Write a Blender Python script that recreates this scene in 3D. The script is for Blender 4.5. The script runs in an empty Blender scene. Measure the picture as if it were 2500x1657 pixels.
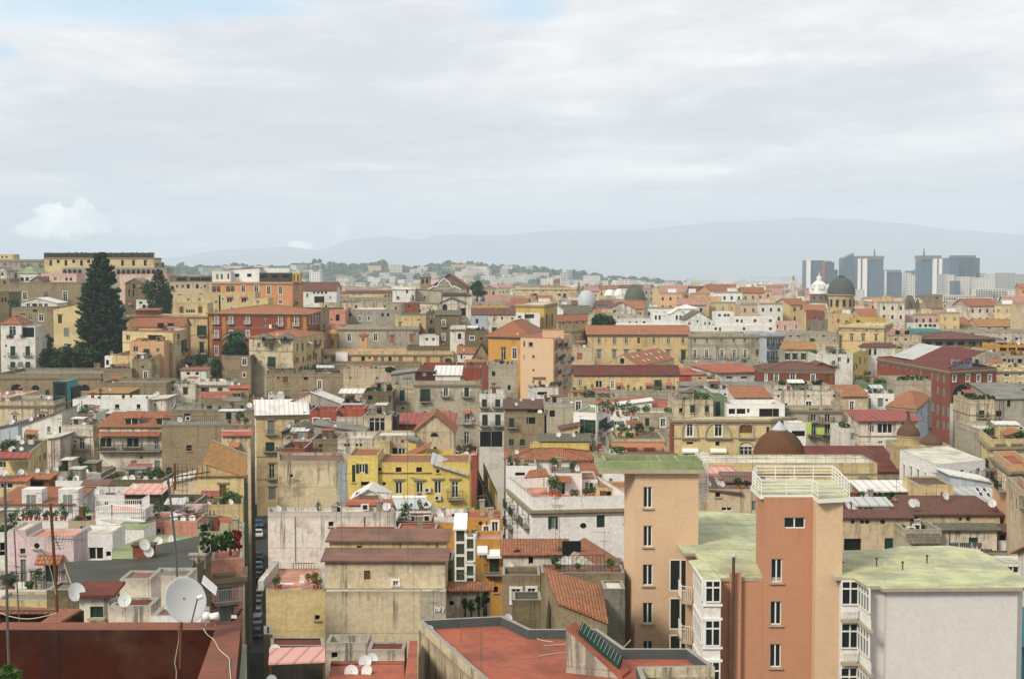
import bpy,math,random
from mathutils import Vector
S=bpy.context.scene
COL=S.collection
R=math.radians
rng=random.Random(7)
# ------ camera
F=3472.0;CX=1250.0;CY=828.5;HY=652.0
PITCH=math.atan((CY-HY)/F)
cam=bpy.data.cameras.new('camera');camo=bpy.data.objects.new('camera',cam);COL.objects.link(camo)
cam.sensor_width=36.0;cam.lens=36.0*F/2500.0
cam.clip_start=0.5;cam.clip_end=90000.0
camo.location=(0,0,0);camo.rotation_euler=(R(90)-PITCH,0,0)
S.camera=camo
# ------ exposure
S.view_settings.view_transform='Standard';S.view_settings.look='None'
S.view_settings.exposure=0.5
S.cycles.diffuse_bounces=3
S.cycles.volume_bounces=3;S.view_settings.gamma=1.0
# ------ node helper
class NT:
 def __init__(s,tree):s.t=tree;s.n=tree.nodes;s.l=tree.links
 def new(s,typ,**kw):
  nd=s.n.new(typ)
  for k,v in kw.items():setattr(nd,k,v)
  return nd
 def link(s,a,b):s.l.new(a,b)
 def inp(s,sock,v):
  if isinstance(v,bpy.types.NodeSocket):s.link(v,sock)
  elif v is not None:sock.default_value=v
 def math(s,op,a,b=None,c=None,clamp=False):
  nd=s.new('ShaderNodeMath',operation=op,use_clamp=clamp)
  for i,v in enumerate((a,b,c)):s.inp(nd.inputs[i],v)
  return nd.outputs[0]
 def noise(s,vec,scale,detail=4,rough=0.55,dist=0.0):
  nd=s.new('ShaderNodeTexNoise');s.inp(nd.inputs['Vector'],vec)
  nd.inputs['Scale'].default_value=scale;nd.inputs['Detail'].default_value=detail
  nd.inputs['Roughness'].default_value=rough;nd.inputs['Distortion'].default_value=dist
  return nd.outputs['Fac']
 def map(s,vec,loc=(0,0,0),rot=(0,0,0),scale=(1,1,1)):
  nd=s.new('ShaderNodeMapping');s.inp(nd.inputs['Vector'],vec)
  nd.inputs['Location'].default_value=loc;nd.inputs['Rotation'].default_value=rot;nd.inputs['Scale'].default_value=scale
  return nd.outputs[0]
 def ramp(s,fac,a,b,lo=0.0,hi=1.0):
  nd=s.new('ShaderNodeMapRange',interpolation_type='SMOOTHSTEP');s.inp(nd.inputs[0],fac)
  nd.inputs[1].default_value=a;nd.inputs[2].default_value=b
  nd.inputs[3].default_value=lo;nd.inputs[4].default_value=hi
  return nd.outputs[0]
 def mix(s,fac,a,b,typ='MIX'):
  nd=s.new('ShaderNodeMix',data_type='RGBA',blend_type=typ)
  s.inp(nd.inputs[0],fac)
  for sock,v in((nd.inputs[6],a),(nd.inputs[7],b)):
   if isinstance(v,tuple)and len(v)==3:v=v+(1,)
   s.inp(sock,v)
  return nd.outputs[2]
def lin(h):
 h=h.lstrip('#');o=[]
 for i in(0,2,4):
  c=int(h[i:i+2],16)/255.0
  o.append(c/12.92 if c<=.04045 else((c+.055)/1.055)**2.4)
 return tuple(o)
# ------ world
SUN_EL,SUN_ROT=R(38),R(215)
W=bpy.data.worlds.new('World');S.world=W;W.use_nodes=True
def build_world():
 n=NT(W.node_tree);n.n.clear()
 out=n.new('ShaderNodeOutputWorld');bg=n.new('ShaderNodeBackground')
 sky=n.new('ShaderNodeTexSky',sky_type='NISHITA');sky.sun_disc=False
 sky.sun_elevation=SUN_EL;sky.sun_rotation=SUN_ROT;sky.air_density=1.0;sky.dust_density=1.5
 tc=n.new('ShaderNodeTexCoord').outputs['Generated']
 sp=n.new('ShaderNodeSeparateXYZ');n.link(tc,sp.inputs[0])
 x,y,z=sp.outputs
 zc=n.math('ADD',n.math('MAXIMUM',z,0.0),0.045)
 cb=n.new('ShaderNodeCombineXYZ')
 n.link(n.math('DIVIDE',x,zc),cb.inputs[0]);n.link(n.math('DIVIDE',y,zc),cb.inputs[1])
 pl=cb.outputs[0]
 w1=n.noise(n.map(pl,loc=(2.3,1.1,0),rot=(0,0,R(8)),scale=(.34,.16,1)),1.6,9,.56,.5)
 w2=n.noise(n.map(pl,loc=(7.7,3.1,0),rot=(0,0,R(-6)),scale=(.5,.42,1)),1.1,10,.62,.3)
 w3=n.noise(n.map(pl,loc=(4.0,9.4,0),scale=(1.0,.8,1)),2.6,10,.68,.8)
 lum=n.math('ADD',n.math('MULTIPLY',w1,.55),n.math('ADD',n.math('MULTIPLY',w2,.4),n.math('MULTIPLY',w3,.22)))
 f=n.ramp(lum,.48,.70)
 dark=(0.53,0.55,0.585);light=(0.775,0.765,0.755)
 cloud=n.mix(f,dark,light)
 f2=n.math('MULTIPLY',n.ramp(w2,.55,.72),n.ramp(w1,.42,.62))
 cloud=n.mix(n.math('MULTIPLY',f2,.7),cloud,(0.93,0.90,0.85))
 veil=n.ramp(z,.015,.075,1.0,0.0)
 cloud=n.mix(n.math('MULTIPLY',veil,.6),cloud,(0.55,0.645,0.73))
 skyc=n.new('ShaderNodeVectorMath',operation='SCALE');n.link(sky.outputs[0],skyc.inputs[0]);skyc.inputs[3].default_value=.11
 blue=n.mix(.75,skyc.outputs[0],(0.42,0.62,0.78))
 def blob(px,py,sx,sy):
  u0=(px-CX)/F;v0=(HY-py)/F
  du=n.math('DIVIDE',n.math('SUBTRACT',n.math('DIVIDE',x,n.math('MAXIMUM',y,.01)),u0),sx/F)
  dv=n.math('DIVIDE',n.math('SUBTRACT',n.math('DIVIDE',z,n.math('MAXIMUM',y,.01)),v0),sy/F)
  return n.math('ADD',n.math('MULTIPLY',du,du),n.math('MULTIPLY',dv,dv)),du,dv
 hole=None
 for a in((150,30,420,62),(1270,30,120,45),(0,130,60,30),(560,20,200,30)):
  d,_,_=blob(*a)
  m=n.ramp(n.math('ADD',d,n.math('MULTIPLY',n.math('SUBTRACT',w2,.5),4.5)),1.7,-.2,0.0,1.0)
  hole=m if hole is None else n.math('MAXIMUM',hole,m)
 base=n.mix(n.math('MULTIPLY',hole,.8),cloud,blue)
 cn=n.noise(n.map(tc,scale=(1,1,1.3)),105,8,.6,.2)
 cn2=n.noise(n.map(tc,scale=(1,1,1.2)),40,5,.55,.2)
 cum=None;shade=None
 for(px,py,sx,sy,st)in((145,545,68,54,1.0),(80,562,62,24,.8),(215,552,70,30,.7),(330,545,110,40,.5),(205,515,34,30,.7),(390,562,90,22,.4),(736,603,32,17,1.0),(838,566,24,26,.6),(860,600,50,14,.55),(945,598,40,12,.4),(1080,640,130,18,.4),(1180,632,100,14,.3),(470,598,60,10,.35),(2050,560,90,18,.3),(2380,570,120,22,.3),(640,430,210,22,.2),(850,408,260,14,.2),(1700,418,230,9,.16),(1950,150,300,22,.12)):
  d,du,dv=blob(px,py,sx,sy)
  e=n.math('ADD',d,n.math('MULTIPLY',n.math('SUBTRACT',n.math('ADD',n.math('MULTIPLY',cn,.6),n.math('MULTIPLY',cn2,.4)),.5),4.6 if st>.6 else 3.2))
  m=n.math('MULTIPLY',n.ramp(e,1.15 if st>.6 else 1.4,.45 if st>.6 else-.9,0.0,1.0),st)
  flat=n.ramp(dv,-1.0,-.35)if st>.6 else 1.0
  m=n.math('MULTIPLY',m,flat)
  cum=m if cum is None else n.math('MAXIMUM',cum,m)
 cumc=n.mix(n.ramp(cn2,.4,.65),(1.3,1.25,1.2),(2.0,1.9,1.7))
 base=n.mix(n.math('MULTIPLY',cum,.92),base,cumc)
 base=n.mix(n.ramp(z,-.02,-.001,1.0,0.0),base,(0.13,0.12,0.10))
 n.link(base,bg.inputs[0]);bg.inputs[1].default_value=1.0
 n.link(bg.outputs[0],out.inputs[0])
build_world()
sun=bpy.data.lights.new('sun','SUN');sun.energy=2.7;sun.angle=R(14);sun.color=(1.0,.92,.80)
suno=bpy.data.objects.new('sun',sun);COL.objects.link(suno)
az=R(222)
sd=Vector((math.sin(az)*math.cos(SUN_EL),math.cos(az)*math.cos(SUN_EL),math.sin(SUN_EL)))
suno.rotation_euler=sd.to_track_quat('Z','Y').to_euler()
# ------ pixel -> place
OX=OY=0.0;SC=1.0
def sec(ox,oy,sc=3.697):
 global OX,OY,SC
 OX,OY,SC=ox,oy,sc
def src(x,y):return OX+x/SC,OY+y/SC
cosP,sinP=math.cos(PITCH),math.sin(PITCH)
def ray(sx,sy):
 u=(sx-CX)/F;v=(CY-sy)/F
 return Vector((u,cosP+v*sinP,-sinP+v*cosP))
def P(x,y,D):
 sx,sy=src(x,y);d=ray(sx,sy)
 return d*(D/d.y)
def lerp(a,b,t):return a+(b-a)*t
GP=[(0,-40),(60,-42),(110,-50),(180,-55),(237,-57),(300,-51),(360,-52),(440,-57),(520,-58),(700,-60),(1000,-68),(1800,-84),(3300,-97),(6000,-104),(60000,-110)]
def gbase(D):
 for(a,za),(b,zb)in zip(GP,GP[1:]):
  if D<=b:return lerp(za,zb,max(0,(D-a)/(b-a)))
 return GP[-1][1]
def sst(a,b,t):
 t=max(0,min(1,(t-a)/(b-a)));return t*t*(3-2*t)
def ground(X,D):
 z=gbase(D)
 z+=42*sst(-75,-170,X)*sst(380,620,D)*sst(1300,850,D)
 return z
# ------ materials
MC={}
def mat(key,fn):
 if key not in MC:
  m=bpy.data.materials.new(key);m.use_nodes=True
  n=NT(m.node_tree);b=n.n['Principled BSDF'];fn(n,b);MC[key]=m
 return MC[key]
def pos(n):return n.new('ShaderNodeNewGeometry').outputs['Position']
def plain(name,hx,rough=.7,var=.12,scale=1.5,metal=0):
 def fn(n,b):
  c=lin(hx)
  p=pos(n);f=n.noise(p,scale,5,.6)
  d=tuple(max(0,v*(1-var*2.2))for v in c);l=tuple(min(1,v*(1+var))for v in c)
  n.link(n.mix(f,d,l),b.inputs['Base Color']);b.inputs['Roughness'].default_value=rough;b.inputs['Metallic'].default_value=metal
  b.inputs['Specular IOR Level'].default_value=.3
 return mat(name,fn)
PAL={'tuff':('#94866b',.9),'tuffd':('#74694f',.9),'cream':('#cdb98a',.5),'beige':('#bfae90',.6),'yellow':('#bfa058',.4),'lemon':('#cfb868',.35),'ochre':('#bf8f45',.4),'paleyel':('#c9b182',.5),'white':('#d6d3c8',.45),'whitec':('#dedcd6',.18),'grey':('#9c9789',.6),'greyd':('#79766a',.6),'pink':('#d3b0a0',.4),'lilac':('#cdb8b8',.3),'red':('#854636',.35),'redb':('#884d3b',.4),'orange':('#c98f62',.35),'peach':('#c79f77',.3),'rose':('#a65645',.6),'peachc':('#c8ab8b',.1),'coral':('#b28265',.1),'bluish':('#aab3bb',.3),'stone':('#b2aa96',.8),'old':('#c3b597',1.0),'oldw':('#cfc4b2',1.0),'streak':('#ddd3c7',.98),'dred':('#421e12',.6),'salmon':('#c98f78',.4),'wgrey':('#cbc5c0',.06),'green':('#6c7f62',.3),'dark':('#3f3d33',.3),'teal':('#4e8f8e',.2),'brown':('#7b4a2e',.4)}
def wall(k):
 hx,dirt=PAL[k]
 def fn(n,b):
  c=lin(hx);p=pos(n)
  uv=n.new('ShaderNodeUVMap').outputs[0]
  su=n.new('ShaderNodeSeparateXYZ');n.link(uv,su.inputs[0])
  a=n.noise(p,.16,7,.62,.3);fine=n.noise(p,3.5,4,.65);mid=n.noise(p,.8,5,.65,.4)
  under=tuple(v*.55+w*.45 for v,w in zip(tuple(q*.62 for q in c),(.17,.135,.085)))
  base=n.mix(n.math('MULTIPLY',n.ramp(mid,.25,.75),min(.45,.12+dirt)),c,tuple(v*.82 for v in c))
  col=n.mix(n.math('MULTIPLY',n.ramp(n.math('ADD',n.math('MULTIPLY',a,.65),n.math('MULTIPLY',mid,.35)),.49,.62),min(1,dirt*.85)),base,under)
  pt=n.noise(n.map(p,loc=(31,7,3)),.22,3,.5,.6)
  col=n.mix(n.math('MULTIPLY',n.ramp(pt,.58,.63),dirt*.35),col,tuple(min(.7,v*1.25+.03)for v in c))
  st=n.noise(n.map(uv,scale=(.75,.05,1)),1.4,6,.75)
  fall=n.math('MULTIPLY',n.ramp(su.outputs[1],0.5,6.0,1.0,.06),n.ramp(n.noise(n.map(p,loc=(3,9,1)),.13,3,.5),.38,.5,.3,.5 if k in('tuff','tuffd','stone')else 1.0))
  stk=n.math('MULTIPLY',n.ramp(n.math('ADD',st,n.math('MULTIPLY',fall,.06)),.54,.63),n.math('MULTIPLY',fall,min(1,dirt*1.0)))
  col=n.mix(stk,col,tuple(v*.28+.012 for v in c))
  topg=n.math('MULTIPLY',n.ramp(n.math('ADD',su.outputs[1],n.math('MULTIPLY',mid,1.2)),.5,1.3,1.0,0.0),dirt*.55)
  col=n.mix(topg,col,tuple(v*.3+.012 for v in c))
  if dirt>.2:
   bk=n.new('ShaderNodeTexBrick');n.link(n.map(uv,loc=(1.7,.4,0)),bk.inputs['Vector']);bk.offset=.37;bk.inputs['Scale'].default_value=1;bk.inputs['Brick Width'].default_value=5.3;bk.inputs['Row Height'].default_value=3.7;bk.inputs['Mortar Size'].default_value=.04
   bk.inputs['Color1'].default_value=(1.08,1.08,1.08,1);bk.inputs['Color2'].default_value=(.78,.77,.75,1);bk.inputs['Mortar'].default_value=(.7,.68,.64,1);col=n.mix(min(.8,dirt),col,bk.outputs[0],'MULTIPLY')
  g=n.ramp(fine,.25,.75,.80 if dirt>.1 else.93,1.1 if dirt>.1 else 1.04)
  cmb=n.new('ShaderNodeCombineXYZ')
  for i in range(3):n.link(g,cmb.inputs[i])
  col=n.mix(1.0,col,cmb.outputs[0],'MULTIPLY')
  if k in('tuff','tuffd','stone'):
   br=n.new('ShaderNodeTexBrick');n.link(uv,br.inputs['Vector']);br.inputs['Scale'].default_value=1.6
   br.inputs['Color1'].default_value=(1,1,1,1);br.inputs['Color2'].default_value=(.72,.7,.66,1);br.inputs['Mortar'].default_value=(.8,.78,.74,1)
   br.inputs['Mortar Size'].default_value=.03
   col=n.mix(.7,col,br.outputs[0],'MULTIPLY')
  n.link(col,b.inputs['Base Color']);b.inputs['Roughness'].default_value=.92;b.inputs['Specular IOR Level'].default_value=.15
  bp=n.new('ShaderNodeBump');bp.inputs['Strength'].default_value=.25 if dirt>.1 else.12;bp.inputs['Distance'].default_value=.05
  n.link(n.noise(p,5,5,.7),bp.inputs['Height']);n.link(bp.outputs[0],b.inputs['Normal'])
 return mat('plaster_'+k,fn)
RP={'T':('#9a6446','tile'),'O':('#a56e4c','tile'),'D':('#6f4b3f','tile'),'Y':('#a87e4c','tile'),'S':('#6a6655','tile'),'P':('#b08474','tile'),'B':('#6a3b34','tile'),'G':('#77756a','deck'),'R':('#9d5942','deck'),'K':('#78594b','deck'),'Z':('#623a22','deck'),'M':('#b3b58c','deck'),'V':('#7a4c3b','deck'),'N':('#848f66','deck'),'W':('#cfcdc6','sheet'),'C':('#bdb9a8','deck'),'A':('#aeb0ad','sheet'),'L':('#c08a74','deck'),'E':('#47483f','deck'),'F':('#8c4f46','sheet'),'H':('#5d4637','deck'),'I':('#c7988c','sheet'),'X':('#653329','deck')}
def roofm(k):
 hx,kind=RP[k]
 def fn(n,b):
  c=lin(hx);p=pos(n);uv=n.new('ShaderNodeUVMap').outputs[0]
  a=n.noise(p,.35,7,.65,.3);fine=n.noise(p,2.5,5,.7)
  if kind=='tile':
   br=n.new('ShaderNodeTexBrick');n.link(uv,br.inputs['Vector']);br.inputs['Scale'].default_value=1.0
   br.offset=0.0;br.inputs['Brick Width'].default_value=.26;br.inputs['Row Height'].default_value=.42
   br.inputs['Mortar Size'].default_value=.03;br.inputs['Mortar'].default_value=tuple(v*.35 for v in c)+(1,)
   br.inputs['Color1'].default_value=tuple(min(1,v*1.15)for v in c)+(1,);br.inputs['Color2'].default_value=tuple(v*.68 for v in c)+(1,)
   col=n.mix(n.math('MULTIPLY',n.ramp(a,.5,.72),.55),br.outputs[0],(.10,.09,.065))
   col=n.mix(n.math('MULTIPLY',n.ramp(fine,.55,.75),.35),col,tuple(min(1,v*1.3+.04)for v in c))
   wv=n.new('ShaderNodeTexWave',wave_type='BANDS',bands_direction='X');n.link(uv,wv.inputs['Vector']);wv.inputs['Scale'].default_value=1.2
   bp=n.new('ShaderNodeBump');bp.inputs['Strength'].default_value=.4;bp.inputs['Distance'].default_value=.05
   n.link(wv.outputs['Fac'],bp.inputs['Height']);n.link(bp.outputs[0],b.inputs['Normal'])
  elif kind=='sheet':
   wv=n.new('ShaderNodeTexWave',wave_type='BANDS',bands_direction='X');n.link(uv,wv.inputs['Vector']);wv.inputs['Scale'].default_value=.32
   col=n.mix(n.ramp(wv.outputs['Fac'],.86,1.0),c,tuple(v*.6 for v in c))
   col=n.mix(n.math('MULTIPLY',n.ramp(a,.52,.7),.5),col,tuple(v*.5 for v in c))
  else:
   col=n.mix(n.ramp(a,.38,.66),tuple(min(1,v*1.12)for v in c),tuple(v*.66+.01 for v in c))
   col=n.mix(n.math('MULTIPLY',n.ramp(fine,.54,.68),.4),col,tuple(v*.5+.02 for v in c))
   st=n.noise(n.map(p,scale=(.35,1.2,1)),1.3 if k=='M' else.7,6,.7,.5)
   alt=(.30,.32,.33)if k in 'M' else(.05,.06,.02)if k=='Z' else tuple(v*.4+.05 for v in c)
   col=n.mix(n.math('MULTIPLY',n.ramp(st,{'M':.53,'K':.54,'Z':.5,'V':.5,'E':.5}.get(k,.58),.62),.75 if k in 'MCRKZVE' else.5),col,alt)
   if k in 'RKXHLVIMNZE':
    br=n.new('ShaderNodeTexBrick');n.link(n.map(uv,rot=(0,0,R(3))),br.inputs['Vector']);br.inputs['Scale'].default_value=1.0;br.inputs['Brick Width'].default_value=7;br.inputs['Row Height'].default_value=1.05;br.inputs['Mortar Size'].default_value=.025
    br.inputs['Color1'].default_value=(1,1,1,1);br.inputs['Color2'].default_value=(.84,.84,.84,1);br.inputs['Mortar'].default_value=(.6,.6,.6,1);col=n.mix(.8,col,br.outputs[0],'MULTIPLY')
   bp=n.new('ShaderNodeBump');bp.inputs['Strength'].default_value=.4;bp.inputs['Distance'].default_value=.06
   n.link(fine,bp.inputs['Height']);n.link(bp.outputs[0],b.inputs['Normal'])
  n.link(col,b.inputs['Base Color']);b.inputs['Roughness'].default_value=.85;b.inputs['Specular IOR Level'].default_value=.2
 return mat('roof_'+k,fn)
def M(k):
 D={'glass':('#1c2624',.3,.3),'dark':('#14160f',.9,.3),'verdi':('#55584b',.7,.2),'slate':('#4c514f',.9,.15),'flue':('#57482f',.5,.2),'frame':('#cfccc0',.6,.05),'wframe':('#d8d6cf',.6,.04),'greens':('#1d3a2c',.6,.15),'greys':('#77807c',.7,.1),'browns':('#6d4a2c',.8,.15),'orange':('#9c6242',.8,.1),'iron':('#22241f',.6,.1),'rail':('#c9c9c2',.5,.05),'slab':('#8d8776',.9,.15),'awng':('#bdbcb2',.8,.08),'awno':('#a8694c',.8,.1),'awnw':('#d9d8d0',.8,.05),'dish':('#c3c4c0',.5,.06),'mast':('#5c5c54',.6,.1),'pot':('#a05a3a',.9,.1),'cable':('#b5ae98',.7,.05),'rust':('#6a3f26',.8,.2),'ac':('#c4c2b8',.6,.06),'blue':('#3d6fa5',.5,.05),'lead':('#a9b1b5',.6,.1),'bark':('#4a3b2a',.95,.2),'cornice':('#8c8068',.9,.2),'teal':('#3f8f86',.6,.08),'tyre':('#101010',.9,.1),'plasticw':('#dddcd6',.5,.03),'bluegl':('#454a36',.25,.15),'orangew':('#b0702c',.8,.1),'stonew':('#a79c84',.9,.2),'concrete':('#8f8c82',.9,.15),'cloth':('#c9c6c0',.9,.05),'clothd':('#23272e',.9,.1),'lime':('#a9c05c',.8,.1)}[k]
 return plain(k,D[0],D[1],D[2])
def M2(k):
 if k.startswith('w:'):return wall(k[2:])
 if k.startswith('r:'):return roofm(k[2:])
 return M(k)
def leafm(key,dk,lt):
 def fn(n,b):
  f=n.noise(pos(n),.9,4,.6)
  oi=n.new('ShaderNodeObjectInfo').outputs['Random']
  n.link(n.mix(n.math('ADD',n.ramp(f,.35,.68),n.math('MULTIPLY',n.math('SUBTRACT',oi,.5),.2),clamp=True),lin(dk),lin(lt)),b.inputs['Base Color']);b.inputs['Roughness'].default_value=.8;b.inputs['Specular IOR Level'].default_value=.12
 return mat('leaf_'+key,fn)
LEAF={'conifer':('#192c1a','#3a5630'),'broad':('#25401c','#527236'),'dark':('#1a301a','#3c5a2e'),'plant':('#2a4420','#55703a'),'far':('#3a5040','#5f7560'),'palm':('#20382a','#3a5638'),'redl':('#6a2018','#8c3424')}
# ------ mesh builder
class MB:
 def __init__(s):s.v=[];s.f=[];s.m=[];s.uv=[];s.mats=[]
 def mi(s,m):
  if m not in s.mats:s.mats.append(m)
  return s.mats.index(m)
 def poly(s,pts,m,uvs=None):
  i=len(s.v);s.v+=[tuple(p)for p in pts];s.f.append(tuple(range(i,i+len(pts))));s.m.append(s.mi(m))
  if uvs is None:
   a=Vector(pts[0]);e=Vector(pts[1])-a
   nrm=e.cross(Vector(pts[-1])-a)
   if e.length<1e-6 or nrm.length<1e-9:uvs=[(0,0)]*len(pts)
   else:
    e.normalize();nrm.normalize();g=nrm.cross(e)
    uvs=[((Vector(q)-a).dot(e),-(Vector(q)-a).dot(g))for q in pts]
  s.uv+=uvs
 def box(s,c,sz,m,rz=0):
  x,y,z=[q/2 for q in sz];cs,sn=math.cos(rz),math.sin(rz)
  def t(a,b,d):return(c[0]+a*cs-b*sn,c[1]+a*sn+b*cs,c[2]+d)
  q=[t(-x,-y,-z),t(x,-y,-z),t(x,y,-z),t(-x,y,-z),t(-x,-y,z),t(x,-y,z),t(x,y,z),t(-x,y,z)]
  for f in((0,1,5,4),(1,2,6,5),(2,3,7,6),(3,0,4,7),(4,5,6,7),(3,2,1,0)):s.poly([q[i]for i in f],m)
 def prism(s,foot,z0,z1,m,mt=None,bottom=True,topz=None):
  k=len(foot);L=0
  tz=topz or[z1]*k
  for i in range(k):
   a,b=foot[i],foot[(i+1)%k];d=math.dist(a[:2],b[:2])
   ta,tb=tz[i],tz[(i+1)%k];mx=max(tz)
   s.poly([(a[0],a[1],z0),(b[0],b[1],z0),(b[0],b[1],tb),(a[0],a[1],ta)],m,[(L,mx-z0),(L+d,mx-z0),(L+d,mx-tb),(L,mx-ta)]);L+=d
  s.poly([(p[0],p[1],tz[i])for i,p in enumerate(foot)],mt or m)
  if bottom:s.poly([(p[0],p[1],z0)for p in reversed(foot)],m)
 def tube(s,a,b,r0,r1,m,n=8,cap=True):
  a,b=Vector(a),Vector(b);d=b-a
  if d.length<1e-6:return
  d.normalize();u=d.orthogonal().normalized();w=d.cross(u)
  ra=[a+(u*math.cos(2*math.pi*i/n)+w*math.sin(2*math.pi*i/n))*r0 for i in range(n)]
  rb=[b+(u*math.cos(2*math.pi*i/n)+w*math.sin(2*math.pi*i/n))*r1 for i in range(n)]
  for i in range(n):
   j=(i+1)%n;s.poly([ra[i],ra[j],rb[j],rb[i]],m)
  if cap:s.poly(list(reversed(ra)),m);s.poly(rb,m)
 def lathe(s,c,prof,m,n=24,sx=1,sy=1,rib=0):
  ring=[]
  for(r,z)in prof:
   ring.append([(c[0]+r*sx*math.cos(2*math.pi*i/n)*(1-rib*(i%2)),c[1]+r*sy*math.sin(2*math.pi*i/n)*(1-rib*(i%2)),c[2]+z)for i in range(n)])
  for k in range(len(prof)-1):
   for i in range(n):
    j=(i+1)%n;s.poly([ring[k][i],ring[k][j],ring[k+1][j],ring[k+1][i]],m)
 def mesh(s,name,off=(0,0,0),smooth=False):
  me=bpy.data.meshes.new(name);o=Vector(off)
  me.from_pydata([tuple(Vector(q)-o)for q in s.v],[],s.f)
  for m in s.mats:me.materials.append(m)
  me.polygons.foreach_set('material_index',s.m)
  u=me.uv_layers.new(name='UVMap');u.data.foreach_set('uv',[q for p in s.uv for q in p])
  if smooth:me.polygons.foreach_set('use_smooth',[True]*len(s.f))
  me.update();return me
 def build(s,name,parent=None,off=None,smooth=False):
  if off is None:off=parent_world(parent)if parent else(0,0,0)
  me=s.mesh(name,off,smooth)
  if smooth:weld(me)
  o=bpy.data.objects.new(name,me);COL.objects.link(o)
  if parent:o.parent=parent
  else:o.location=off
  return o
def weld(me):
 import bmesh
 bm=bmesh.new();bm.from_mesh(me);bmesh.ops.remove_doubles(bm,verts=bm.verts,dist=.0005);bm.to_mesh(me);bm.free()
def parent_world(p):
 v=Vector((0,0,0))
 while p:v+=p.location;p=p.parent
 return v
def tag(o,label=None,cat=None,group=None,kind=None):
 if label:o['label']=label
 if cat:o['category']=cat
 if group:o['group']=group
 if kind:o['kind']=kind
 return o
def empty(name,loc):
 o=bpy.data.objects.new(name,None);COL.objects.link(o);o.location=loc;o.empty_display_size=.5;return o
def inst(name,me,parent,loc,rz=0,sc=None):
 o=bpy.data.objects.new(name,me);COL.objects.link(o);o.parent=parent;o.location=loc;o.rotation_euler=(0,0,rz)
 if sc:o.scale=sc
 return o
def copy_tree(o,parent=None):
 c=o.copy();COL.objects.link(c);c.parent=parent
 for ch in list(o.children):copy_tree(ch,c)
 return c
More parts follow.
